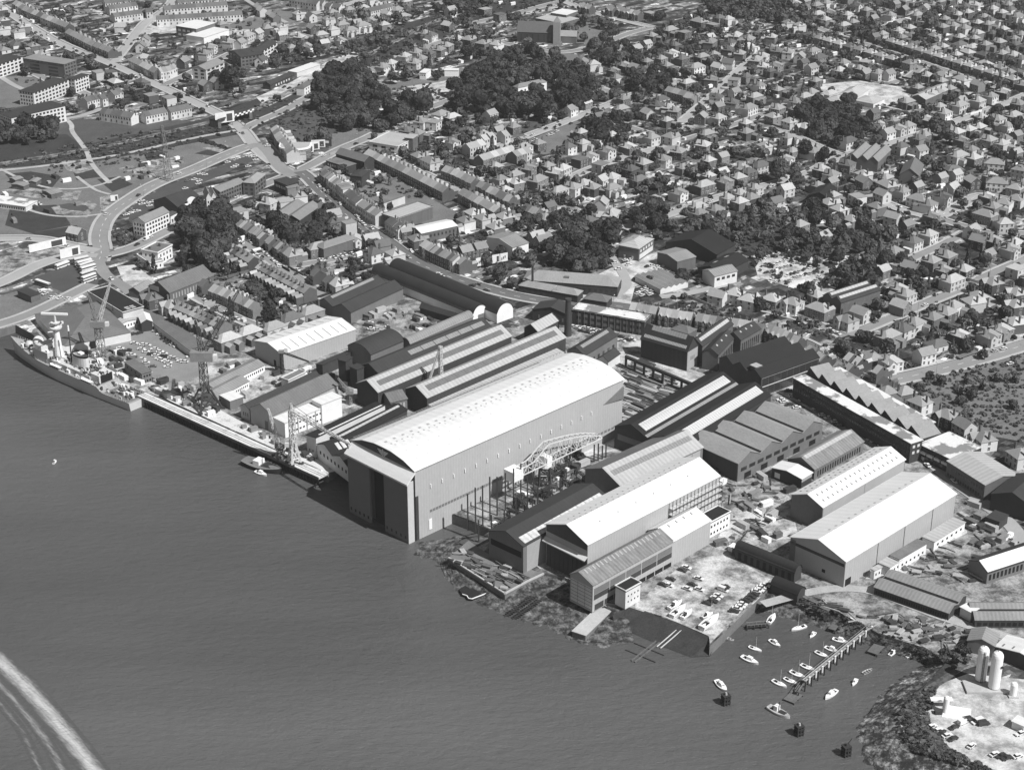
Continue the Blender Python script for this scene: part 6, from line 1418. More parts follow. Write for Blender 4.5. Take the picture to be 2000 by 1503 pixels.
# ---- boats
BO={'h':M['white'],'d':M['dark_timber'],'g':M['ship']}
def boat(sx,sy,ex,ey,label,kind_='sail',z=None,tone='h',grp='boats moored in the small harbour',beam=None):
    z=WZ if z is None else z; a=P(sx,sy,z); b=P(ex,ey,z); c_=(a+b)/2; a=c_+(a-c_)*1.12; b=c_+(b-c_)*1.12; u=b-a; L_=u.length; B=beam or L_*.185
    B=min(B,L_*.21)
    t=thing({'sail':'sailing_boat','motor':'motor_boat','row':'rowing_boat','work':'work_boat'}[kind_],label,'boat',(a.x,a.y,z),math.atan2(u.y,u.x),grp)
    n=14; vs=[];fs=[]
    for i in range(n+1):
        s=i/n; w=B*(.72+.28*math.sin(min(1,s/.45)*math.pi/2)) if s<.45 else B*(1-((s-.45)/.55)**2.1); sh=.75*L_/8+.35*(s-.4)**2*L_/8*3
        w=max(w,.02); vs+=[(s*L_,-w,sh),(s*L_,-w*.8,0),(s*L_*.97,0,-.45),(s*L_,w*.8,0),(s*L_,w,sh)]
    for i in range(n):
        for j in range(4): k_=i*5+j; fs.append((k_,k_+5,k_+6,k_+1))
    fs.append((0,1,2,3,4)); o=MB().add(vs,fs).build('hull',BO[tone],t)
    bm=bmesh.new(); bm.from_mesh(o.data); bmesh.ops.recalc_face_normals(bm,faces=bm.faces); bm.to_mesh(o.data); bm.free()
    if kind_=='row':
        vs=[];fs=[]
        for i in range(n+1): v=MB; p=o.data.vertices[i*5].co; q=o.data.vertices[i*5+4].co; vs+=[(p.x,p.y*.85,p.z-.35),(q.x,q.y*.85,q.z-.35)]
        for i in range(n): fs.append((2*i,2*i+2,2*i+3,2*i+1))
        MB().add(vs,fs).build('inside',M['timber'],t)
        for s in (.25,.5,.72): MB().box(s*L_,-B*.8,.5*L_/6,s*L_+.3,B*.8,.5*L_/6+.08).build('thwart',M['light_roof'],t)
        return t
    vs=[];fs=[]
    for i in range(n+1):
        p=o.data.vertices[i*5].co; q=o.data.vertices[i*5+4].co; vs+=[(p.x,p.y,p.z),(p.x,0,p.z+.12*L_/8),(q.x,q.y,q.z)]
    for i in range(n): fs+=[(3*i,3*i+3,3*i+4,3*i+1),(3*i+1,3*i+4,3*i+5,3*i+2)]
    MB().add(vs,fs).build('deck',(M['light_roof'] if tone=='h' else M['dark_conc']) if kind_=='work' else BO[tone],t)
    dz=.82*L_/8
    MB().box(L_*.10,-B*.5,dz,L_*.36,B*.5,dz+.1).build('cockpit',M['void'],t)
    if kind_=='sail':
        MB().add([(L_*.36,-B*.5,dz),(L_*.68,-B*.35,dz),(L_*.68,B*.35,dz),(L_*.36,B*.5,dz),(L_*.38,-B*.42,dz+.5),(L_*.62,-B*.25,dz+.4),(L_*.62,B*.25,dz+.4),(L_*.38,B*.42,dz+.5)],[(4,5,6,7),(0,1,5,4),(1,2,6,5),(2,3,7,6),(3,0,4,7)]).build('coachroof',M['white'],t)
        MB().tube((L_*.55,0,dz),(L_*.55,0,dz+L_*.95),.07,.05,6).build('mast',M['pale_steel'],t); MB().tube((L_*.12,0,dz+.9),(L_*.54,0,dz+.8),.08,.08,6).build('boom',M['timber'],t)
    elif kind_=='motor':
        c=MB(); c.add([(L_*.34,-B*.62,dz),(L_*.72,-B*.5,dz),(L_*.72,B*.5,dz),(L_*.34,B*.62,dz),(L_*.36,-B*.52,dz+1.2),(L_*.6,-B*.42,dz+1.2),(L_*.6,B*.42,dz+1.2),(L_*.36,B*.52,dz+1.2)],[(4,5,6,7),(0,1,5,4),(1,2,6,5),(2,3,7,6),(3,0,4,7)]); cc=c.build('cabin',M['white'],t)
        MB().box(L_*.34,-B*.56,dz+.5,L_*.345,B*.56,dz+1.0).build('window',M['glass'],cc); MB().box(L_*.655,-B*.4,dz+.6,L_*.665,B*.4,dz+.9).build('window',M['glass'],cc)
    else:
        MB().box(L_*.3,-B*.55,dz,L_*.46,B*.55,dz+2.0).build('wheelhouse',M['white'],t); MB().box(L_*.5,-B*.5,dz,L_*.8,B*.5,dz+.3).build('hatch',M['dark_timber'],t)
        MB().bar((L_*.48,0,dz),(L_*.48,0,dz+4),.09).build('mast',M['dark_timber'],t)
    return t
def b6(x0,y0,x1,y1,*a,**k): return boat(1250+x0/4,1100+y0/4,1250+x1/4,1100+y1/4,*a,**k)
b6(1005,470,1050,405,'white sailing boat by the dark staging with its mast up','sail')
b6(1290,495,1190,525,'long white yacht moored below the weedy shingle bank','sail')
b6(1368,545,1330,580,'tiny white boat right of the long white yacht','motor')
b6(1015,605,1092,652,'white boat with a covered cabin, upper middle of the harbour','motor')
b6(855,655,945,688,'small white sailing boat nearest the car park pier','sail')
b6(800,735,918,788,'white cruiser with a long grey cabin top','motor')
b6(1510,595,1625,625,'white boat with a bright square cover beside the jetty head','motor')
b6(1450,660,1552,700,'white launch tied close alongside the walkway jetty','motor')
b6(1375,695,1468,738,'dark-decked sailing boat left of the launch at the jetty','sail')
b6(1262,798,1366,842,'white yacht, upper one of the four in line beside the jetty','sail')
b6(1178,850,1286,898,'white yacht, second of the four in line beside the jetty','sail')
b6(1130,903,1226,945,'white yacht, third of the four in line beside the jetty','sail')
b6(1040,920,1140,970,'white yacht, outermost of the four in line beside the jetty','sail')
b6(600,925,672,1003,'lone white motor boat beside the first dolphin','motor')
b6(1530,1000,1452,1060,'white motor cruiser right of the jetty end','motor')
b6(1692,910,1662,955,'small white motor boat between jetty and spit','motor')
b6(1745,862,1810,830,'dark-hulled rowing dinghy near the spit','row',tone='g')
b6(1012,1130,1162,1208,'largest boat, a work boat with white wheelhouse off the jetty end','work')
b6(632,580,728,600,'grey rowing boat against the car park pier','row',tone='g')
b6(1950,722,2000,680,'white motor boat off the wide plank pier','motor')
boat(1771,1284,1783,1277,'tiny white boat close to the right shore','motor')
b6(230,355,322,300,'white covered yacht laid up ashore, furthest from the ramp edge','motor',z=.5,grp='boats laid up ashore')
b6(250,415,348,340,'white yacht ashore with a dark cockpit cover','sail',z=.5,grp='boats laid up ashore')
b6(330,430,400,370,'slim white hull ashore between the covered yachts','motor',z=.5,grp='boats laid up ashore')
b6(490,425,565,390,'short white hull ashore nearest the parked cars','motor',z=.5,grp='boats laid up ashore')
b6(485,510,605,420,'large tilted white yacht ashore next to the pier edge','sail',z=.5,grp='boats laid up ashore')
b6(600,440,632,422,'pale dinghy ashore on the pier','row',z=.4,grp='boats laid up ashore')
b6(1405,275,1468,305,'white upturned boat on the weedy bank','row',z=-.5,grp='boats laid up ashore')
boat(104,906,110,900,'tiny lone boat moored out on the open river','motor')
boat(482,905,548,925,'dark work barge tied up at the quay end','work',tone='d',grp='craft at the quay')
boat(500,922,520,929,'small white launch outside the dark barge','motor',grp='craft at the quay')
boat(615,952,626,957,'small white launch under the quay corner','motor',grp='craft at the quay')
boat(792,1050,802,1047,'tiny white boat at the corner of the great hall','row')
# outrigger-like timber trolley in the water off the ramp
t=thing('launching_trolley','long timber launching trolley afloat off the weedy ramp','trolley',P(1262,1272,WZ),math.radians(52))
m=MB(); m.bar((-9,-.8,.3),(9,-.8,.3),.25); m.bar((-9,.8,.3),(9,.8,.3),.25); m.build('rail_beam',M['timber'],t); m=MB(); m.bar((-4,-7,.1),(-4,7,.1),.2); m.bar((2,-7,.1),(2,7,.1),.2); m.build('cross_beam',M['dark_timber'],t)
# slip rails on the foreshore
for i,(p,q) in enumerate((((1040,1165),(985,1205)),((1052,1172),(1000,1210)))):
    a=P(*p,-1.0); b=P(*q,WZ-.2); o=MB(); o.bar(a,b,.3)
    for k in range(14): c=a.lerp(b,k/14); o.bar(c+Vector((-1.2,.6,0)),c+Vector((1.2,-.6,0)),.22)
    tag(o.build('slip_rail',M['dark_timber']),['sleepered slip rail running into the river, left of two','sleepered slip rail running into the river, right of two'][i],'rail','slip rails')
# ---- silos and tank yard
for i,(x,yb,yt) in enumerate(((1914,1330,1262),(1940,1345,1272))):
    b=P(x,yb,0); h=PY(x,yt,b.y).z; t=thing('storage_silo',['tall white silo, the left one carrying a ladder','tall white silo, the right one with a small dark plate'][i],'silo',b,0,'pair of white silos')
    r=2.05 if i==0 else 2.15
    MB().rev([(r,1.2),(r,h-2),(r*.92,h-1.1),(r*.7,h-.4),(r*.3,h-.05),(.05,h)],24).build('shell',M['white'],t,False)
    for a in range(4): MB().bar((r*.8*math.cos(a*1.57),r*.8*math.sin(a*1.57),0),(r*.8*math.cos(a*1.57),r*.8*math.sin(a*1.57),1.3),.2).build('leg',M['pale_steel'],t)
    MB().tube((0,0,h),(0,0,h+1.6),.12,.12,6).build('vent_pipe',M['dark_steel'],t)
    if i==0:
        m=MB(); x0=-.3; y0=-r-.25
        for dx in (-.5,.1): m.bar((dx,y0,0),(dx,y0,h-1),.07)
        for k in range(24): m.bar((-.5,y0,k*h/25),(.1,y0,k*h/25),.05)
        m.build('ladder',M['dark_steel'],t)
    else: MB().box(1.0,-r+.05,h-6,2.0,-r+.8,h-5.4).build('plate',M['void'],t)
t=thing('silo_plinth','pale concrete plinth under the two white silos','plinth',P(1926,1344,0)); MB().box(-8,-3.6,0,8,4.2,.9).build('slab',M['concrete'],t)
t=thing('white_vertical_tank','short white vertical tank right of the silos','tank',P(1978,1358,0)); MB().rev([(1.3,.6),(1.3,5),(.9,5.7),(.1,5.9)],16).build('shell',M['white'],t); MB().box(-1.8,-1.8,0,1.8,1.8,.6).build('base',M['concrete'],t)
t=thing('white_vertical_tank','slim white tank with pipework in the middle of the tank yard','tank',P(1846,1390,0)); MB().rev([(1.1,.4),(1.1,6.2),(.7,6.8),(.1,7)],16).build('shell',M['white'],t); MB().box(-4,-1.8,0,-1.4,.2,1.6).build('pump_box',M['dark_steel'],t); MB().box(-5,2,3.4,3,4.2,3.7).build('canopy',M['white'],t)
o=MB().box(-5,-4,0,5,4,.25).build('concrete_pad',M['white']); o.location=P(1868,1392,0); o.rotation_euler.z=-.3; tag(o,'bright concrete pad right of the slim white tank','pad')
hall('gatehouse','small white flat-roofed gatehouse at the right edge of the tank yard','gatehouse',(1977,1408),(2000,1418),(2012,1408),3,'flat',0,wall='render',roof='white_roof')
# pylon on the waste ground
b=P(331,352,0); hh=PY(322,245,b.y).z; t=thing('lattice_pylon','tall slender lattice pylon on the waste ground by the sweeping road','pylon',b)
MB().lattice((0,0,0),(-2,0,hh),4.2,1.2,12,.14).build('mast',M['steel'],t)
MB().bar((-8,0,hh-4),(4,0,hh-4),.25).build('cross_arm',M['steel'],t)
# ---- clutter of the yard
def in_poly(x,y,poly):
    c=False; n=len(poly); j=n-1
    for i in range(n):
        xi,yi=poly[i]; xj,yj=poly[j]
        if (yi>y)!=(yj>y) and x<(xj-xi)*(y-yi)/(yj-yi)+xi: c=not c
        j=i
    return c
def inside_foot(p,mg=1.0):
    for f in FOOT:
        a,b,c_,d_=f; u=(b-a); v=(d_-a); q=p-a; uu=q.dot(u)/u.length; vv=q.dot(v)/v.length
        if -mg<uu<u.length+mg and -mg<vv<v.length+mg: return True
    return False
PL=[M['rust'],M['light_roof'],M['dark_steel'],M['steel'],M['timber']]
def scatter(poly,n,seed,make,mg=1.0,roads=True):
    rr=random.Random(seed); xs=[p[0] for p in poly]; ys=[p[1] for p in poly]; k=0; tr=0
    while k<n and tr<n*30:
        tr+=1; x=rr.uniform(min(xs),max(xs)); y=rr.uniform(min(ys),max(ys))
        if not in_poly(x,y,poly): continue
        p=P(x,y,0)
        if inside_foot(p,mg): continue
        if roads and road_dist(p.x,p.y)[0]<.5: continue
        make(p,rr,k); k+=1
# plate stockyard: steel plates and sections stacked in lines
meshes=[]
for l,w,h in ((11,2.4,.5),(8,2.0,.9),(14,1.0,.5),(6,3,.35),(12,.5,.4),(9,3.2,.25)):
    for mi in (0,1,2,3): meshes.append(MB().box(-l/2,-w/2,0,l/2,w/2,h).mesh('steel_stack',PL[mi]))
angp=math.radians(-42)
def plate(lab,grp,ang,spread=.08,pool=meshes,nm='steel_stack',cat='steel stack'):
    def f(p,rr,k):
        o=put(nm,rr.choice(pool),None,(p.x,p.y,.02+.13*(k%7)),ang+rr.gauss(0,spread)); tag(o,lab,cat,grp)
    return f
scatter([(1222,715),(1262,700),(1330,760),(1372,775),(1300,815),(1240,830),(1218,826)],230,11,plate('flat stack of steel plate or section in the stockyard behind the great hall','steel stacks in the plate stockyard',angp),.5,False)
a=P(1222,694,7); b=P(1372,757,7); t=thing('crane_runway','dark raised crane runway beam along the upper side of the plate stockyard','runway',(a.x,a.y,0),math.atan2(b.y-a.y,b.x-a.x)); L_=(b-a).length
MB().box(0,-.7,5.6,L_,.7,7.2).build('beam',M['dark_steel'],t)
for i in range(9): MB().box(L_*i/8.2,-.6,0,L_*i/8.2+.7,.6,5.6).build('column',M['dark_steel'],t)
tm=[]
for l,w,h in ((7,.5,.4),(5,.4,.4),(9,.4,.3),(3,1.6,.8),(4,2,.6)):
    for mi in (1,2,4,0): tm.append(MB().box(-l/2,-w/2,0,l/2,w/2,h).mesh('timber_baulk',PL[mi]))
scatter([(1000,1000),(1060,930),(1130,890),(1160,910),(1060,1000),(960,1040)],50,12,plate('loose timber baulk or plate on the open berth under the truss crane','timber on the open berth',.75,.5,tm,'timber_baulk','timber'),.3,False)
scatter([(905,1075),(950,1095),(1040,1125),(985,1155),(880,1095)],50,13,plate('loose timber on the cluttered wharf beside the dark-roofed shed','timber on the wharf',-.6,.4,tm,'timber_baulk','timber'),.3,False)
for o_ in [q for q in C.objects if q.get('group')=='timber on the wharf']: o_.location.z+=.1
scatter([(1870,1060),(1960,1040),(2040,1070),(2040,1110),(1900,1140),(1720,1120),(1750,1080)],60,14,plate('timber or steel lying on the open storage ground right of the plain white hall','timber on the storage ground',-.5,.5,tm,'timber_baulk','timber'),.5)
scatter([(1700,1195),(1790,1205),(1900,1235),(1890,1285),(1790,1250),(1700,1225)],70,15,plate('timber, pipes and scrap along the harbour-side railway track','scrap along the harbour track',.55,.5,tm,'timber_baulk','timber'),.5,False)
scatter([(1520,1160),(1600,1170),(1690,1205),(1690,1225),(1600,1190)],20,16,plate('scrap timber on the bank above the inner harbour','scrap on the harbour bank',-.5,.5,tm,'timber_baulk','timber'),.5,False)
scatter([(1400,900),(1500,880),(1540,920),(1540,1010),(1440,1060),(1400,1000)],50,17,plate('building material strewn beside the scaffolded end of the white hall','building material by the scaffold',-.4,.9,tm,'timber_baulk','timber'),.5,False)
bxm=[MB().box(-l/2,-w/2,0,l/2,w/2,h).mesh('store_box',m_) for l,w,h in ((2.4,2,1.6),(4,2.2,2.2),(1.6,1.4,1.2),(6,2.4,2.4),(2,5,1.2)) for m_ in (M['white'],M['steel'],M['dark_steel'],M['timber'],M['light_roof'])]
def bx(lab,grp,nm='store_box',cat='box',pool=bxm): 
    def f(p,rr,k): o=put(nm,rr.choice(pool),None,(p.x,p.y,0),rr.choice((.75,-.8))+rr.gauss(0,.15)); tag(o,lab,cat,grp)
    return f
scatter([(130,690),(240,690),(300,730),(400,770),(400,800),(330,775),(290,762),(200,730)],90,21,bx('bin or crate among the fitting-out gear on the quay by the warship','gear on the quay by the warship'),.5,False)
scatter([(400,700),(520,720),(640,720),(700,790),(600,830),(470,780)],40,22,bx('box or bin in the yard between the quay cranes and slit-roof warehouse','boxes in the quay yard'),.5,False)
scatter([(700,610),(760,600),(850,625),(900,640),(800,650),(720,640)],30,23,bx('bin or scrap box in the yard inside the dark sheds','scrap in the inner yard'),.5,False)
scatter([(300,765),(420,800),(560,870),(670,905),(640,918),(500,850),(330,778)],28,24,bx('small crate or drum on the pale quay deck','crates on the quay deck',pool=bxm[:15]),.5,False)
scatter([(1390,920),(1540,900),(1560,1050),(1430,1090),(1390,1050)],40,25,bx('site hut, skip or crate on the rough ground before the spotted-roof hall','crates on the rough ground'),.5,False)
scatter([(1860,1000),(1960,960),(2040,1010),(2040,1060),(1900,1080)],30,26,bx('crate or block stack on the ground right of the plain white hall','crates right of the white hall'),.5,True)
scatter([(960,1030),(1050,935),(1130,890),(1160,905),(1060,985),(990,1030)],30,27,bx('box or trestle among the staging of the open berth','boxes on the open berth'),.3,False)
scatter([(20,345),(130,340),(160,400),(60,440),(0,430)],12,28,bx('contractor box or skip on the waste ground','boxes on the waste ground'),.5,True)
scatter([(240,330),(330,300),(370,330),(300,350),(220,360)],22,29,bx('fairground or contractor load on the waste ground near the pylon','loads near the pylon'),.5,True)
# ================================================================ trees and gardens
LEAF=[mat('leaf_dark',.032,.3,.35,.2,1.3,ov=.25,rough=.7),mat('leaf_mid',.055,.3,.35,.2,1.3,ov=.3,rough=.7),mat('leaf_pale',.095,.3,.35,.2,1.3,ov=.25,rough=.7)]
BARK=M['timber']
nr=np.random.default_rng(11)
def crown_arrays(seed,n=620,conic=False,q=.165):
    g=np.random.default_rng(seed); k=g.integers(9,14)
    if conic:
        c=np.array([[0,0,z] for z in np.linspace(-.7,1.4,8)]); r=np.linspace(.62,.10,8)
    else:
        c=g.normal(size=(k,3)); c/=np.linalg.norm(c,axis=1)[:,None]; c*=(g.uniform(.25,.68,size=(k,1))); c[:,2]*=.75; r=g.uniform(.30,.50,k); c[0]=0; r[0]=.62
    pts=[];nrm=[]
    while len(pts)<n:
        i=g.integers(len(c)); d=g.normal(size=3); d/=np.linalg.norm(d)
        if d[2]<-.45: continue
        p=c[i]+d*r[i]*g.uniform(.86,1.08)
        if any(np.linalg.norm(p-c[j])<r[j]*.84 for j in range(len(c)) if j!=i): continue
        pts.append(p); nrm.append(d)
    pts=np.array(pts); nrm=np.array(nrm)+g.normal(scale=.38,size=(n,3)); nrm/=np.linalg.norm(nrm,axis=1)[:,None]
    a=np.cross(nrm,g.normal(size=(n,3))); a/=np.linalg.norm(a,axis=1)[:,None]; b=np.cross(nrm,a); s=g.uniform(.55,1.2,size=(n,1))*q
    V=np.stack([pts-a*s-b*s*.8,pts+a*s-b*s*.5,pts+a*s*.7+b*s,pts-a*s*.6+b*s*.9],1)
    return V.reshape(-1,3)
def mesh_from_quads(name,V,mats,mi=None):
    n=len(V)//4; me=bpy.data.meshes.new(name); me.vertices.add(len(V)); me.vertices.foreach_set('co',V.astype(np.float32).ravel())
    me.loops.add(4*n); me.loops.foreach_set('vertex_index',np.arange(4*n,dtype=np.int32)); me.polygons.add(n); me.polygons.foreach_set('loop_start',np.arange(0,4*n,4,dtype=np.int32)); me.polygons.foreach_set('loop_total',np.full(n,4,dtype=np.int32))
    for m in mats: me.materials.append(m)
    if mi is not None: me.polygons.foreach_set('material_index',mi.astype(np.int32))
    me.update(calc_edges=True); return me
CR=[crown_arrays(i) for i in range(8)]; CC=[crown_arrays(50+i,260,True,.16) for i in range(2)]; CB=[crown_arrays(80+i,150,q=.28) for i in range(4)]
CM={}
def crown_mesh(i,t,conic=False):
    k=(i,t,conic)
    if k not in CM: CM[k]=mesh_from_quads('crown',(CC if conic else CR)[i],[LEAF[t]])
    return CM[k]
def trunk_mesh():
    m=MB(); m.tube((0,0,0),(0,0,.9),.10,.07,7); 
    for a in (0,1.3,2.6,3.9,5.2): m.tube((0,0,.62+.05*a),(.45*math.cos(a),.45*math.sin(a),1.15),.05,.02,5)
    return m.mesh('trunk',BARK)
TRK=trunk_mesh()
MANS=P(1006,176)
TREES=[]  # (x,y,R,kind,tone,desc,px)
occ=[]
def tree_at(sx,sy,Rm,desc,conic=False,tone=None,hz=None):
    p=P(sx,sy,Rm*1.1); TREES.append([p.x,p.y,Rm,conic,tone if tone is not None else R.choice((0,0,1,1,2)),desc,sx,sy])
def wood(poly,Rm,desc,dens=1.0,tone=(0,0,1)):
    poly=[(poly[i],poly[i+1]) for i in range(0,len(poly),2)]; w=[P(x,y,Rm*.6) for x,y in poly]; wp=[(v.x,v.y) for v in w]
    xs=[q[0] for q in wp]; ys=[q[1] for q in wp]; sp=Rm*1.35/dens; rr=random.Random(desc); pts=[]
    for _ in range(4000):
        x=rr.uniform(min(xs),max(xs)); y=rr.uniform(min(ys),max(ys))
        if not in_poly(x,y,wp): continue
        if any((x-a)**2+(y-b)**2<sp*sp for a,b in pts): continue
        if inside_foot(Vector((x,y,0)),2.5): continue
        pts.append((x,y)); r=Rm*rr.choice((.55,.7,.85,1,1.1,1.3))
        sx=1000+x*FPX/(y*CT+CAMH*ST)
        if 'mansion' in desc:   # the lawn in front of the mansion is open
            dm=MANS.y-y
            if -3<dm<34 and MANS.x-7<x<MANS.x+25+dm*.1: continue
        
        TREES.append([x,y,r,False,rr.choice(tone),desc,sx,0])
wood([358,430,380,412,430,412,458,432,455,470,432,500,402,522,376,526,352,516,352,470],6.5,'in the dark wood beside the white junction house')
wood([620,165,655,132,690,135,722,142,735,160,725,185,765,200,800,190,832,195,838,210,800,232,765,250,738,252,712,240,675,250,640,240,625,212],6,'in the hillside wood above the bare field')
wood([880,200,890,175,920,152,960,128,1000,108,1060,102,1100,118,1130,132,1142,150,1160,172,1166,192,1148,203,1110,218,1060,228,1010,222,950,218,900,218,884,208],6.5,'in the wood around the white mansion')
wood([1080,515,1075,495,1100,475,1100,448,1140,435,1188,432,1200,462,1195,495,1175,515,1150,522,1112,518],6,'in the clump beside the white car park')
wood([1232,425,1250,402,1300,402,1302,425,1288,445,1250,447],5.5,'in the clump above the hipped office')
wood([1500,470,1540,455,1560,420,1620,430,1680,440,1740,450,1750,480,1740,510,1720,540,1700,560,1650,560,1610,560,1620,520,1590,510,1550,500],4.4,'in the scrubby wood above the large car park',.66,(0,1,1,2))
wood([1340,432,1400,412,1450,398,1500,400,1560,420,1540,452,1500,468,1440,468],3.4,'in the scrub behind the black works',.6,(1,1,2))
for i_ in range(16): tree_at(1790+R.uniform(-20,200),745+R.uniform(-20,80),R.uniform(1.8,3.4),'in the scrub at the lower right of the main road',tone=R.choice((0,1,2)))
wood([525,432,560,420,600,442,640,415,655,440,622,465,590,482,560,472],5,'in the dark clump inside the enclosed block')
wood([1590,205,1660,205,1680,230,1692,262,1640,282,1590,262,1562,232,1570,215],5,'in the clump below the building site')
wood([1150,242,1180,238,1215,240,1232,262,1210,275,1170,275,1150,265],5.5,'in the clump beside the sloping field')
wood([1232,152,1262,142,1312,152,1302,172,1270,180,1235,176],5.5,'in the clump on the bend')
wood([1150,86,1182,80,1240,95,1262,112,1240,125,1200,125,1160,120],5,'in the trees below the church crossroads')
wood([1370,0,1480,-4,1560,15,1600,40,1560,50,1500,38,1460,30,1400,25],4.5,'in the woodland at the top of the picture',.7,(0,1,1))
wood([1500,25,1620,30,1700,45,1760,60,1700,75,1600,55,1510,45],4.5,'in the trees above the tree-lined street',.5,(1,1,2))
wood([-5,238,50,236,112,246,108,268,60,274,-5,276],6,'in the dark group before the balcony flats')
wood([975,425,1030,415,1095,425,1090,445,1040,450,990,440],3.5,'in the gardens above the slate depot',.7)
wood([455,590,470,565,520,572,560,600,550,620,500,605],3.6,'in the back gardens of the terraces',.6)
wood([430,475,450,470,455,500,440,520,420,520],4,'behind the last terrace of the wooded street')
wood([500,110,560,90,620,80,640,100,560,125,500,140],3.8,'along the goods yard bank',.55,(0,1,1))
wood([660,100,720,75,760,60,770,75,700,105],3.6,'on the railway bank',.6,(1,1,2))
wood([850,20,900,0,960,-8,960,15,900,35],4.5,'by the top railway embankment',.6)
wood([1840,1272,1885,1262,1890,1288,1865,1302,1840,1296],2.0,'in the bushes beside the tank yard shore',.9,(0,1))
wood([1360,520,1385,515,1390,545,1360,555,1335,545],3,'beside the ridged lock-ups',.8)
for s in '448 150 11,706 25 7,750 35 6,775 30 6,587 86 5,567 83 5,558 90 5,912 42 6,930 55 6,955 62 6,910 100 7,938 100 6,795 143 6,770 150 6,852 145 5,542 190 3.5,605 270 5,632 264 7,1145 35 7,1180 42 7,1197 60 8,1140 70 5,1290 28 6,1345 95 5,1340 140 6,1660 110 5,1820 40 11,1800 65 6,1825 80 5,1955 70 7,1975 95 6,1560 185 4,1598 190 5,1660 140 5,1790 230 6,1835 248 9,1715 270 5,1575 290 7,1610 300 6,1520 330 9,1555 350 7,1685 280 5,1810 310 5,1790 235 5,1910 285 5,1940 350 5,280 515 4,1000 550 4,1035 500 4,975 535 6,1585 400 7,1690 410 5,1600 420 6,1640 455 5,1380 445 6,1410 480 5,1710 615 4,1675 575 3,1330 535 5,1850 490 4,1770 430 4,1880 395 4,1900 560 4,1960 610 4,760 400 3,1245 300 4,1350 330 5,1100 385 5,1070 380 5,1050 390 4,1300 350 4,1290 300 5,920 255 5,880 250 6,900 235 5,905 270 5,870 300 4,540 270 3,615 385 3,770 440 3,910 325 3,1800 570 4,1785 545 4,690 130 5,1930 240 6,1985 240 6,700 10 5,1990 330 5,730 265 3,1270 545 3,1690 655 4,1665 690 4,1780 640 4,1880 650 4,1920 690 3,1190 330 4,380 175 4,290 175 3,250 170 4,260 178 3,130 205 4,148 210 4,180 208 3,395 215 3,1760 500 4,1500 595 3,1700 540 5'.split(','):
    a,b,c=map(float,s.split()); tree_at(a,b,c*.92,'standing alone or in a small group among the streets')
for i in range(24):
    t_=i/23; x=1660+(1890-1660)*t_; y=55+(135-55)*t_; tree_at(x+R.uniform(-3,3),y+R.uniform(-3,3),3.0,'lining the tree-lined street at upper right',tone=R.choice((0,1,1)))
for s in ((1577,575),(1600,250),(1715,500),(1825,10),(300,520),(450,605),(1240,760)): 
    if s!=(1240,760): tree_at(s[0],s[1],3.5,'narrow and pointed among the houses',True,0)
# garden areas
TOWN=[(640,300),(740,290),(870,215),(1160,215),(1200,120),(1290,60),(1400,-10),(2040,-20),(2040,660),(1880,705),(1690,745),(1640,700),(1540,640),(1280,600),(1060,575),(860,520),(760,450),(680,400)]
TOWN2=[(400,440),(540,380),(600,370),(690,440),(800,520),(780,560),(640,580),(640,620),(440,650),(380,590),(290,600),(300,560),(400,530)]
TOWN3=[(500,130),(700,10),(1100,0),(1290,40),(1150,60),(900,140),(740,160),(700,110)]
TOWN4=[(-20,10),(500,10),(560,60),(500,130),(470,200),(380,230),(200,215),(120,190),(-20,140)]
NOG=[[(q[i],q[i+1]) for i in range(0,len(q),2)] for q in ([735,265,735,165,800,150,870,150,1000,95,1130,95,1000,125,900,150,880,165,860,200,760,262],[1030,275,1125,235,1152,250,1150,262,1075,300],[1600,165,1680,158,1760,170,1790,205,1690,205],[1120,560,1200,520,1200,455,1290,470,1460,500,1480,540,1600,580,1340,575,1230,600,1150,600],[1470,500,1540,488,1660,500,1640,560,1600,580],[1000,540,1210,540,1210,600,1000,590],[950,440,1030,440,1040,480,960,480],[740,390,890,390,900,460,780,460],[180,20,420,50,420,75,300,66])]
HP=np.array([(h['p'].x,h['p'].y) for h in HOUSES])
def free(p,mg):
    if inside_foot(p,mg): return False
    if road_dist(p.x,p.y)[0]<mg+.6: return False
    return np.hypot(HP[:,0]-p.x,HP[:,1]-p.y).min()>5.0+mg
def zone(poly,n,seed,mg):
    rr=random.Random(seed); w=[P(x,y) for x,y in poly]; wp=[(v.x,v.y) for v in w]; xs=[q[0] for q in wp]; ys=[q[1] for q in wp]; out=[]; tr=0
    ng=[[(P(x,y).x,P(x,y).y) for x,y in q] for q in NOG]
    while len(out)<n and tr<n*12:
        tr+=1; p=Vector((rr.uniform(min(xs),max(xs)),rr.uniform(min(ys),max(ys)),0))
        if not in_poly(p.x,p.y,wp) or any(in_poly(p.x,p.y,q) for q in ng): continue
        if free(p,mg): out.append(p)
    return out
for poly,n,sd_,d_ in ((TOWN,950,31,'in the back gardens of the right-hand streets'),(TOWN2,60,32,'in the gardens between the terraces'),(TOWN3,90,33,'in the gardens north of the railway'),(TOWN4,90,34,'in the gardens of the top-left estate')):
    for p in zone(poly,n,sd_,1.0):
        r=R.choice((2.0,2.4,2.8,3.2,3.6,4.4)); sx=1000+p.x*FPX/(p.y*CT+CAMH*ST); TREES.append([p.x,p.y,r,R.random()<.06,R.choice((0,1,1,2)),d_,sx,0])
TREES.sort(key=lambda t:-t[2]/ (t[1]+200)**1.0)
IND=[t for t in TREES if t[2]>1.5][:300]; RST=[t for t in TREES if t not in IND] if False else TREES[300:]
print('TREES',len(TREES))
byd={}
for t in IND: byd.setdefault(t[5],[]).append(t)
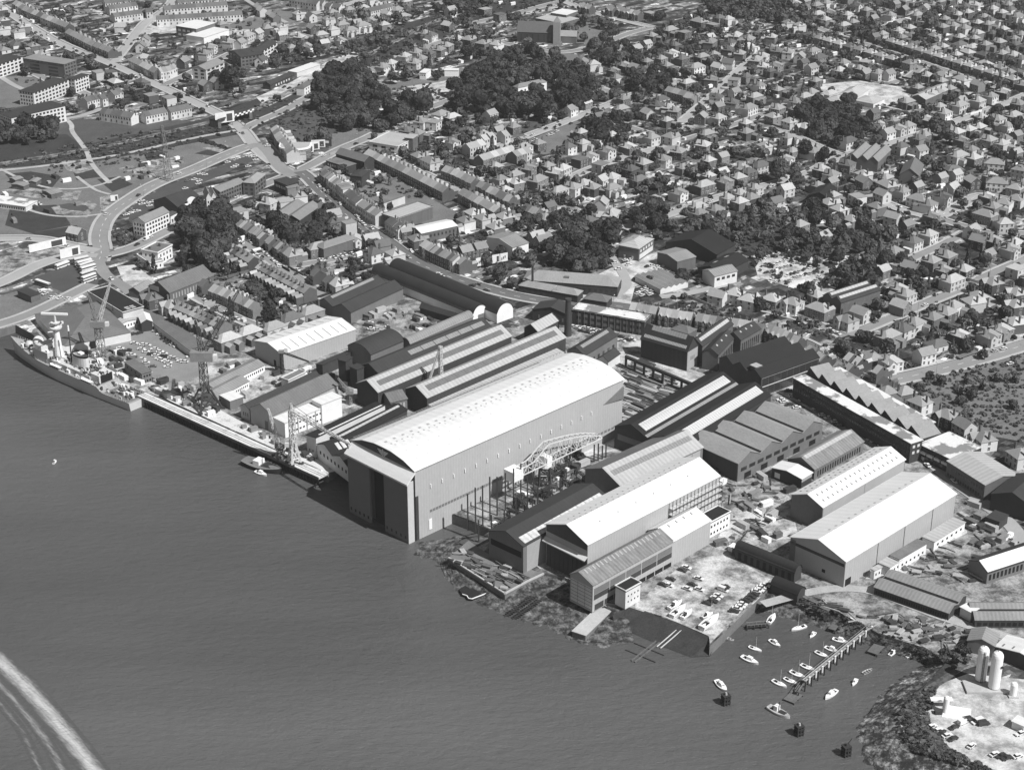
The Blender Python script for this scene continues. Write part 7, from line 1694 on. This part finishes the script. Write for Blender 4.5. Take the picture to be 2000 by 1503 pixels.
for d_,L_ in byd.items():
    L_.sort(key=lambda t:t[6])
    for i,t in enumerate(L_):
        x,y,r,con,tn,_,_,_=t
        adj=['dark','mid-grey','paler'][tn]
        sh='conical tree' if con else ('broad tree' if r>5 else 'rounded tree')
        ds=d_
        lab=f"{adj} {sh}, {nth(i)} from the left of those {ds}"
        w=lab.split()
        if len(w)>16: lab=f"{adj} tree, {nth(i)} from left {ds}"
        if len(lab.split())>16: lab=' '.join(lab.split()[:16])
        tt=thing('tree',lab,'tree',(x,y,0),R.uniform(0,6.28),'trees '+d_)
        cz=r*1.15; o=put('crown',crown_mesh(R.randrange(2 if con else 8),tn,con),tt,(0,0,cz*(.8 if con else 1)),0,(r,r,r*(1.0 if not con else 1.5)))
        put('trunk',TRK,tt,None,0,(r*.55,r*.55,r*.8))
# the rest of the trees, as one mass
Vs=[];mi=[]
for (x,y,r,con,tn,_,_,_) in RST:
    V=(CC if con else CB)[R.randrange(2 if con else 4)]; a=R.uniform(0,6.28); ca,sa=math.cos(a),math.sin(a)
    W_=np.empty_like(V); W_[:,0]=(V[:,0]*ca-V[:,1]*sa)*r+x; W_[:,1]=(V[:,0]*sa+V[:,1]*ca)*r+y; W_[:,2]=V[:,2]*r*(1.5 if con else 1)+r*1.0
    Vs.append(W_); mi.append(np.full(len(V)//4,tn))
o=put('garden_trees',mesh_from_quads('garden_trees',np.concatenate(Vs),LEAF,np.concatenate(mi))); o['kind']='stuff'; o['label']='small dark trees scattered through the far gardens'
# shrubs and hedges of the gardens: ground cover
CS=[crown_arrays(120+i,26,q=.42) for i in range(5)]
Vs=[];mi=[]
pts=[]
for poly,n,s_ in ((TOWN,5200,41),(TOWN2,500,42),(TOWN3,900,43),(TOWN4,700,44)): pts+=zone(poly,n,s_,-.6)
for p in pts:
    V=CS[R.randrange(5)]; r=R.uniform(.6,1.7); k=R.choice((1,1,1,2.2)); a=R.choice((.75,-.8))
    ca,sa=math.cos(a),math.sin(a); W_=np.empty_like(V); X=V[:,0]*r*k; Y=V[:,1]*r; W_[:,0]=X*ca-Y*sa+p.x; W_[:,1]=X*sa+Y*ca+p.y; W_[:,2]=np.maximum(V[:,2]*r+r*.6,.0)
    Vs.append(W_); mi.append(np.full(len(V)//4,R.choice((0,1,1,2))))
o=put('garden_shrubs',mesh_from_quads('garden_shrubs',np.concatenate(Vs),LEAF,np.concatenate(mi))); o['kind']='stuff'; o['label']='shrubs, hedges and vegetable beds filling the gardens between the houses'
def scrub(name,label,polys,n,r0,r1,seed,tones=(0,1,1,2)):
    rr=random.Random(seed); Vs=[];mi=[]
    for poly in polys:
        poly=[(poly[i],poly[i+1]) for i in range(0,len(poly),2)]; w=[P(x,y) for x,y in poly]; wp=[(v.x,v.y) for v in w]; xs=[q[0] for q in wp]; ys=[q[1] for q in wp]; k=0;tr=0
        while k<n and tr<n*8:
            tr+=1; x=rr.uniform(min(xs),max(xs)); y=rr.uniform(min(ys),max(ys))
            if not in_poly(x,y,wp) or inside_foot(Vector((x,y,0)),0) or road_dist(x,y)[0]<.5: continue
            k+=1; V=CS[rr.randrange(5)]; r=rr.uniform(r0,r1); W_=V*r; W_[:,0]+=x; W_[:,1]+=y; W_[:,2]=np.maximum(V[:,2]*r*.7+r*.4,0); Vs.append(W_); mi.append(np.full(len(V)//4,rr.choice(tones)))
    o=put(name,mesh_from_quads(name,np.concatenate(Vs),LEAF,np.concatenate(mi))); o['kind']='stuff'; o['label']=label
scrub('scrub','brambles and rough scrub on banks and waste ground',[[-20,330,175,318,470,262,560,230,700,160,800,100,760,80,560,180,400,240,180,285,-20,318],[500,232,640,182,720,250,650,262,590,290],[1330,440,1500,395,1640,470,1620,560,1500,500],[60,300,250,260,440,250,300,310,100,340],[220,455,330,420,280,460,240,480],[1755,1400,1775,1370,1830,1340,1810,1400,1850,1462,1930,1500,1860,1490,1780,1450],[640,200,840,160,900,215,700,260]],330,.6,1.8,77)
scrub('shore_scrub','low dark scrub round the edge of the tank yard',[[1752,1400,1772,1378,1792,1392,1786,1425,1800,1450,1850,1472,1935,1500,1930,1515,1860,1490,1790,1468,1760,1440]],420,.3,.75,81,(0,0,1))
scrub('rough_scrub','mixed scrub and grass below the main road',[[1730,762,2010,690,2010,870,1860,810]],420,.5,1.6,80,(1,2,2))
scrub('hedge','clipped dark hedges beside the crossing and on the waste ground',[[380,274,392,270,444,288,440,292],[474,254,482,252,497,272,492,276]],70,.9,1.5,79,(0,0))
scrub('bank_weeds','low weeds on the harbour bank',[[1560,1165,1800,1262,1850,1290,1800,1275,1600,1200],[1510,1150,1560,1163,1640,1198,1600,1196]],60,.4,.9,78)
# garden sheds, greenhouses and fences
SH=[]
for l,w_,h,ms in ((4.6,2.6,2.2,'white'),(2.6,1.9,2.0,'wp'),(3.2,2.2,2.1,'timber'),(2.2,1.6,1.9,'pale_steel'),(5.4,2.8,2.3,'render'),(3.0,2.4,2.0,'hs'),(2.4,2.0,1.8,'white_roof')):
    m=MB(); gable_wall(m,-l/2,-w_/2,l/2,w_/2,h,.5); m2=MB(); gable_roof(m2,-l/2,-w_/2,l/2,w_/2,h,.5,e=.1,th=.06); SH.append((m.mesh('wall',M[ms]),m2.mesh('roof',M['white_roof'] if ms in('pale_steel','white_roof','render','white','wp') else M['grey_roof'])))
def place_sheds(poly,n,seed,desc):
    for i,p in enumerate(zone(poly,n,seed,-1.5)):
        a,b=R.choice(SH); t=thing('garden_shed','small shed, garage or greenhouse '+desc,'shed',(p.x,p.y,0),R.choice((.7,-.85))+R.gauss(0,.1),'sheds '+desc); put('wall',a,t); put('roof',b,t)
place_sheds(TOWN,215,61,'in the back gardens of the right-hand streets'); place_sheds(TOWN2,35,62,'in the yards between the terraces'); place_sheds(TOWN3,22,63,'in the gardens north of the railway'); place_sheds(TOWN4,24,64,'in the top-left gardens')
FE=[]
for l in (9,14,18):
    for ms in ('render','timber','light_roof','dark_timber'): FE.append(MB().box(-l/2,-.12,0,l/2,.12,1.7).mesh('garden_fence',M[ms]))
for i,p in enumerate(zone(TOWN,230,71,-2.5)+zone(TOWN2,60,72,-2.5)):
    o=put('garden_fence',R.choice(FE),None,(p.x,p.y,0),R.choice((.72,-.85))+R.gauss(0,.05)); tag(o,'straight garden wall or fence dividing the back gardens','fence','garden walls between the houses')
# ================================================================ vehicles
CT_={'w':mat('white_car_paint',.75,.02,.3,0,rough=.25,spec=.6),'l':mat('pale_car_paint',.45,.02,.3,0,rough=.25,spec=.6),'g':mat('grey_car_paint',.18,.02,.3,0,rough=.25,spec=.6),'d':mat('dark_car_paint',.045,.02,.3,0,rough=.25,spec=.6)}
TY=mat('tyre_rubber',.02,.1,1,0)
def car_meshes(L=4.2,W=1.65,van=False):
    b=MB(); b.add([(-L/2,-W/2,.35),(L/2,-W/2,.35),(L/2,W/2,.35),(-L/2,W/2,.35),(-L/2,-W/2,.85),(L/2,-W/2,.72),(L/2,W/2,.72),(-L/2,W/2,.85)],[(0,3,2,1),(4,5,6,7),(0,1,5,4),(1,2,6,5),(2,3,7,6),(3,0,4,7)])
    if van: b.box(-L/2+.05,-W/2+.05,.85,L*.2,W/2-.05,1.95)
    else: b.box(-L*.25,-W*.38,1.33,L*.10,W*.38,1.38)
    g=MB()
    if van: g.add([(L*.2,-W*.45,.8),(L*.34,-W*.45,.8),(L*.34,W*.45,.8),(L*.2,W*.45,.8),(L*.2,-W*.42,1.85),(L*.24,-W*.42,1.85),(L*.24,W*.42,1.85),(L*.2,W*.42,1.85)],[(4,5,6,7),(0,1,5,4),(1,2,6,5),(2,3,7,6)])
    else: g.add([(-L*.38,-W*.47,.83),(L*.22,-W*.47,.76),(L*.22,W*.47,.76),(-L*.38,W*.47,.83),(-L*.25,-W*.38,1.33),(L*.10,-W*.38,1.33),(L*.10,W*.38,1.33),(-L*.25,W*.38,1.33)],[(4,5,6,7),(0,1,5,4),(1,2,6,5),(2,3,7,6),(3,0,4,7)])
    wh=MB().tube((0,-.1,0),(0,.1,0),.31,.31,10)
    return b,g.mesh('windows',M['glass']),wh.mesh('wheel',TY),L,W
CB_,CG_,CW_,CL_,CWd_=car_meshes(); VB_,VG_,_,_,_=car_meshes(4.6,1.8,True)
CBM={k:CB_.mesh('body',m) for k,m in CT_.items()}; VBM={k:VB_.mesh('body',m) for k,m in CT_.items()}
CARW={'w':'white','l':'pale','g':'mid-grey','d':'dark'}
def lot(t,desc,s,ang=None,z=0.0,tones='wwwlllggdd',jit=.06):
    rr=random.Random(desc); L_=[]
    for it in s.split(','):
        q=re.match(r'\s*(-?\d+) (-?\d+)(\w*)',it).groups(); x,y=tp(t,float(q[0]),float(q[1])) if t in TILES or t in TZ else (t[0]+float(q[0])/4,t[1]+float(q[1])/4)
        L_.append((x,y,q[2]))
    L_.sort(); 
    for i,(x,y,fl) in enumerate(L_):
        p=P(x,y,.5); tn=next((c for c in fl if c in 'wlgd'),None) or rr.choice(tones); van='V' in fl
        d,bi,bj=road_dist(p.x,p.y); zz=z
        if ang is None:
            c=RW[bi][0]; j=min(max(bj,1),len(c)-2); u=(c[j+1]-c[j-1]); a=math.atan2(u.y,u.x); zz=.06+.004*bi+.01
            if d<3: pass
        else: a=math.radians(ang); zz=z
        if d<0: zz=.06+.004*bi+.01
        wd='van' if van else 'car'
        lab=f"{CARW[tn]} {wd}, {nth(i)} from the left of those {desc}"
        if len(lab.split())>16: lab=' '.join(lab.split()[:16])
        o=thing('parked_van' if van else 'parked_car',lab,wd,(p.x,p.y,zz+.05),a+rr.gauss(0,jit)+(math.pi if rr.random()<.3 else 0),'cars '+desc)
        put('body',(VBM if van else CBM)[tn],o); put('windows',VG_ if van else CG_,o)
        for wx in (-CL_*.3,CL_*.3):
            for wy in (-CWd_/2+.05,CWd_/2-.05): put('wheel',CW_,o,(wx,wy,.31))
T6=(1250,1100); T7=(1500,1128); T0=(0,600)
lot(T0,'in the car park beside the warship','940 320w,1050 280w,1215 185,1250 210w,975 345d,1000 365w,1030 370w,1050 390,1110 405w,1140 430w,1195 460,1120 290w,1150 295w,1105 325w,1140 345w,1205 325w,1250 345w,1280 360w,1215 375w,1240 400w,1262 408w,1290 420w,1315 432w,1340 390w,1360 400,1310 460w,1410 420w,1160 510,1440 425,1265 380d,1300 385d,1180 365d,1000 335d',0,.02,jit=.15)
lot(T0,'along the boundary shed wall','1280 240d,1305 258d,1325 272d,1352 285,1380 300w,1440 325w,940 235w,990 220w,1045 207d,1090 200d,1480 380,1520 372',35,.02)
lot('G','beside the flat brick office','480 1050w,510 1060w,570 1060w,600 1068w,635 1078,680 1110w,690 1085,770 1100w,820 1115g,860 1160w,905 1155d,940 1150w,545 1085d,590 1095d,640 1105,780 1130d,850 1130d',-30,.02)
lot('G','in the chalky car park by the hipped office','880 455w,790 495w,700 540w,760 540w,800 555w,885 530w,920 530w,910 565w,830 600w,1060 580d,1090 575w,1130 585,1000 660w,1040 655w,1120 640w,965 675,1230 545w,1200 575,1250 555,1150 605,1190 615',25,.02,jit=.3)
lot('G','packed in front of the ridged lock-ups','980 790w,1010 770w,1040 760w,1060 780w,1080 798w,1110 765w,1015 805w,1050 742w,1085 775',45,.02)
lot('H','in the large car park, upper rows','10 505w,40 492w,85 482w,110 475,150 460w,20 582,50 570w,75 556w,100 546w,130 536w,165 526w,210 550w,240 530d,70 602d,100 592,130 585,160 575w,570 490w,625 515w',55,.02)
lot('H','in the large car park, lower rows','150 650w,180 640d,210 630d,240 620,280 605d,330 590w,350 580,200 670,235 660w,260 655w,290 642d,330 635,360 622,390 602d,20 690,60 700w,90 665d,150 710d,180 690,290 720d,340 742w,400 712w,430 700,460 672,485 660,400 660,370 690,530 740w,510 735w',55,.02)
lot('G','at the left edge of the large car park','1900 540w,1930 535w,1960 530w,1985 510w',55,.02)
lot('Z','on the high street, upper stretch','400 520,455 570,490 600,512 590w,590 655w,650 740w,700 730,880 855w,855 885w,870 900w,890 945w,920 965w,945 990w,1190 1080w')
lot('Z','on the high street, lower stretch','1310 1150w,1370 1180w,1450 1230,1520 1310w,1600 1320w,1640 1340w,1700 1380w,1490 1390')
lot('F','where the high street meets the barrel sheds','1690 730d,1740 720,1800 770d,1430 640,1450 655w')
lot('X','in the street of terraces by the wood','225 510w,290 490w,285 560w,325 590w,385 545w,430 575w,490 712w,530 745w,580 690w,640 740w,705 800w,760 845w,805 880w,1010 920w,570 790')
lot('E','in the lane below the crane jib','1600 845w,1770 940w,1850 990w,1700 895')
lot('X','in the small car park of the hipped works','1390 755w,1455 768w,1508 775w,1538 740w,1588 730w,1280 800w,1312 795w,1665 720w,1672 850w',-50,.02)
lot(T6,'in the waterfront car park','330 50d,365 30w,240 120d,180 165d,225 168w,460 115w,370 195w,410 165d,465 200w,650 205wV,665 180,588 270w,570 292d,525 310d,612 250',-35,.02)
lot(T6,'in the row along the harbour pier','735 372d,760 350w,785 335w,800 315w,822 292d,850 280d,872 260d,893 240d,912 215w,932 205w,950 185w,978 170w',-25,.02)
lot(T7,'in the tank yard car park','1280 1160w,1330 1190w,1360 1208d,1400 1230w,1445 1255d,1455 1165d,1525 1125wV,1565 1110dV,1635 1122wV,1685 1138dV,1590 1310w,1770 1375w,1820 1388d,1865 1405d,1950 1390w,1970 1215w',30,.02,jit=.12)
lot('K','beside the brick office range','190 90w,270 125w,100 120w,125 135w,165 160d,225 180w,375 190,425 240w,470 262w,525 290w,560 320d,800 430w,830 447w,890 480w,160 50d',15,.02)
lot('K','in the alley by the blotched-roof works','1245 635w,1205 580wV,1455 760w')
lot('Y','in the car park inside the sweeping road','230 950w,230 990w,300 975w,325 1010w,370 960w,40 1120w,90 1100w,140 1082w,180 1075w,80 1060,870 690w,930 705w,920 740,940 622w,1000 630w,760 800w,790 705',30,.02)
lot('Y','near the crossing below the railway bridge','1280 480w,1400 430w,1380 520w,1350 540,1450 510,1530 530w,1540 400w,1600 410w,1620 450w,1770 280w,1280 965w,1400 905w',20,.02)
lot('C','on the lane beside the sloping field','110 1065w,160 1055w,180 1088w,120 1125w,160 1110w,310 1050w,350 1025,265 1005d,460 965d,290 1055')
lot('A','on the main road at top left','100 90d,160 160d,240 210w,320 250,430 330w,580 380,650 420d,700 430w,1050 590w,1120 620w,1260 640wV,1370 672wV')
lot('B','parked by the railway row','1090 505w,1150 480,970 565w,1050 590wV,1060 555,1240 690,1000 675d,220 680d,260 690d,420 760d,450 750,90 1135w,1100 1180,1140 1185w')
lot('B','in the street of the corner shop','1190 1260w,1150 1275,1230 1300w,1280 1330w,1420 1410,1500 1440,1090 1215w,970 1180w')
lot('H','on the streets above the engine shop','220 980w,300 1000d,330 1012,490 1075w,545 1105w,1790 815w,780 1110w,1770 1240,1890 1340w,1470 170w,1210 205w,1930 875w,1955 890w')
lot('E','around the bus park junction','515 420w,320 430w,290 435w,245 430w,350 795w,310 780w,405 825w,465 830w,530 835w,920 295w,870 680w,1140 370wV,1070 410d,310 95w,1600 345w')
lot('F','in the inner yard of the dark sheds','890 1020w,900 1065w,1040 1050w,975 1020d,950 1075,1420 870,1880 445w,1900 90,1870 110w',10,.02)
for i_,(x,y,t_) in enumerate(((90,68,'w'),(150,102,'d'),(270,150,'w'),(345,186,'l'),(400,210,'w'),(470,262,'g'),(350,342,'w'),(270,382,'d'),(215,422,'w'),(60,470,'l'),(300,468,'w'),(420,402,'w'),(640,305,'w'),(700,282,'d'),(830,214,'w'),(640,392,'d'),(715,452,'w'),(1130,592,'w'),(1310,616,'d'),(1480,645,'w'),(1740,744,'w'),(1820,728,'d'),(1960,686,'w'),(1800,598,'w'),(1720,630,'g'),(1500,361,'w'),(1640,306,'d'),(1390,392,'w'),(1750,408,'w'),(1090,245,'w'),(1200,198,'d'))):
    p=P(x,y,0); d,bi,bj=road_dist(p.x,p.y); c=RW[bi][0]; j=min(max(bj,1),len(c)-2); u=(c[j+1]-c[j-1]).normalized(); q=c[j]+Vector((u.y,-u.x,0))*1.9*(1 if i_%2 else -1)
    o=thing('moving_car',f"{CARW[t_]} car driving on the open road, {nth(i_)} of those listed from the top-left road round to the hillside",'car',(q.x,q.y,.16),math.atan2(u.y,u.x),'cars driving on the roads')
    o['label']=f"{CARW[t_]} car driving on the "+('top-left main road' if i_<6 else 'sweeping road round the waste ground' if i_<10 else 'road from the junction up the hill' if i_<15 else 'high street and its continuation' if i_<20 else 'lower right main road' if i_<23 else 'right-hand residential streets')+f", {nth([0,6,10,15,20,23][sum(i_>=b for b in (6,10,15,20,23))]*-1+i_)} on it"
    put('body',CBM[t_],o); put('windows',CG_,o)
    for wx in (-CL_*.3,CL_*.3):
        for wy in (-CWd_/2+.05,CWd_/2-.05): put('wheel',CW_,o,(wx,wy,.31))
# buses
def bus(x,y,x2,y2,label,double=True,tone='l'):
    a=P(x,y,2); b=P(x2,y2,2); u=b-a; L_=max(u.length,9.5); c=(a+b)/2; t=thing('bus',label,'bus',(c.x,c.y,.05),math.atan2(u.y,u.x),'buses in the bus park'); h=4.2 if double else 3.0
    MB().box(-L_/2,-1.2,.4,L_/2,1.2,h).build('body',CT_[tone],t); MB().box(-L_/2+.3,-1.05,h,L_/2-.3,1.05,h+.12).build('roof',CT_['w'],t)
    for z in ((1.3,2.9) if double else (1.4,)): MB().box(-L_/2-.03,-1.23,z,L_/2+.03,1.23,z+.75).build('window_band',M['glass'],t)
    for wx in (-L_*.3,L_*.32):
        for wy in (-1.15,1.15): MB().tube((wx,wy-.1,.45),(wx,wy+.1,.45),.45,.45,10).build('wheel',TY,t)
BX=[(146,512,172,506),(151,518,178,511),(155,524,182,515),(158,529,186,521),(159,540,184,532),(161,548,186,539)]
for i,b_ in enumerate(BX): bus(*b_,f"white-roofed double-deck bus, {nth(i)} from the top in the parked rank",True,'lwlwlw'[i])
bus(70,548,97,557,'single-deck bus parked alone at the far side of the bus park',False,'g')
bus(110,520,132,512,'pale coach at the upper kerb of the bus park',False,'w')
bus(1030,90,1052,94,'white coach on the road in front of the church',False,'w')
t=thing('lorry','dark flatbed lorry beside the warship car park','lorry',P(227,689,0),math.radians(-40)); MB().box(-4.5,-1.2,.9,2,1.2,1.5).build('flatbed',CT_['g'],t); MB().box(2.2,-1.15,.5,4.2,1.15,2.6).build('cab',CT_['d'],t)
for wx in (-3,-1.8,3.2):
    for wy in (-1.1,1.1): MB().tube((wx,wy-.15,.5),(wx,wy+.15,.5),.5,.5,10).build('wheel',TY,t)
p=P(1893,694,0); t=thing('low_loader','long low-loader lorry standing on the main road at right','lorry',(p.x,p.y,.15),math.atan2(*( (P(1930,685)-P(1880,702)).yx))); MB().box(-9,-1.3,.9,5,1.3,1.5).build('trailer',CT_['g'],t); MB().box(5.4,-1.25,.5,8.4,1.25,3.0).build('cab',CT_['w'],t)
for wx in (-8,-6.6,4,7):
    for wy in (-1.2,1.2): MB().tube((wx,wy-.15,.5),(wx,wy+.15,.5),.5,.5,10).build('wheel',TY,t)
# street lamps along the main roads
lampm=MB(); lampm.tube((0,0,0),(0,0,7.5),.10,.06,6); lampm.bar((0,0,7.5),(1.4,0,7.9),.06)
LPM=lampm.mesh('post',M['steel']); LHM=MB().box(1.2,-.18,7.8,2.0,.18,7.95).mesh('lamp_head',M['white'])
n_=0
for i in (3,5,7,8,9,16):
    c=RW[i][0]; w=RW[i][1]; k0=0
    for k in range(4,len(c)-2,7):
        u=(c[k+1]-c[k-1]).normalized(); s=Vector((u.y,-u.x,0))*(w/2+1.0)*(1 if (k//7)%2 else -1); p=c[k]+s
        if road_dist(p.x,p.y)[0]<.2: continue
        rn={3:'sweeping road round the waste ground',5:'road from the junction up the hill',7:'high street and its continuation',8:'main road at lower right',9:'street climbing from the main road',16:'long hillside street'}[i]
        t=thing('street_lamp',f"{nth(n_%70)} street lamp post along the {rn}" if False else f"{nth(k0)} street lamp along the {rn}",'street lamp',(p.x,p.y,.3),math.atan2(-s.y,-s.x),'street lamps'); put('post',LPM,t); put('lamp_head',LHM,t); k0+=1
# ================================================================ camera, light, sky
cam=bpy.data.cameras.new('camera'); co=bpy.data.objects.new('camera',cam); C.objects.link(co)
cam.sensor_width=36; cam.lens=36*FPX/2000; cam.clip_start=5; cam.clip_end=8000
co.location=(0,0,CAMH); co.rotation_euler=(math.pi/2-TH,0,0); bpy.context.scene.camera=co
sd=Vector((math.cos(math.radians(50))*math.cos(math.radians(-37)),math.cos(math.radians(50))*math.sin(math.radians(-37)),math.sin(math.radians(50))))
sl=bpy.data.lights.new('sun','SUN'); sl.energy=4.5; sl.angle=math.radians(.5); sl.color=(1,1,1)
so=bpy.data.objects.new('sun',sl); C.objects.link(so); so.rotation_euler=sd.to_track_quat('Z','Y').to_euler()
w=bpy.data.worlds.new('World'); bpy.context.scene.world=w; w.use_nodes=True; nt=w.node_tree
bg=nt.nodes['Background']; sk=nt.nodes.new('ShaderNodeTexSky'); sk.sky_type='NISHITA'; sk.sun_disc=False; sk.sun_elevation=math.radians(50); sk.sun_rotation=math.atan2(sd.x,sd.y)
bw=nt.nodes.new('ShaderNodeRGBToBW'); nt.links.new(sk.outputs[0],bw.inputs[0]); nt.links.new(bw.outputs[0],bg.inputs[0]); bg.inputs[1].default_value=.05
sc=bpy.context.scene; sc.view_settings.view_transform='Standard'; sc.view_settings.look='None'; sc.view_settings.exposure=0.32; sc.view_settings.gamma=1
sc.render.engine='CYCLES'; sc.cycles.max_bounces=4; sc.cycles.diffuse_bounces=2

# the thin summer haze that lightens the far streets
hz=bpy.data.materials.new('summer_haze'); hz.use_nodes=True; nt=hz.node_tree; nt.nodes.clear()
om=nt.nodes.new('ShaderNodeOutputMaterial'); pv=nt.nodes.new('ShaderNodeVolumePrincipled'); pv.inputs['Color'].default_value=(.95,.95,.95,1); pv.inputs['Density'].default_value=.00006; pv.inputs['Anisotropy'].default_value=.2
nt.links.new(pv.outputs[0],om.inputs['Volume'])
o=MB().box(-2700,-60,-9,2700,3100,CAMH+20).build('haze',hz); o['kind']='stuff'; o['label']='thin summer haze over the town'
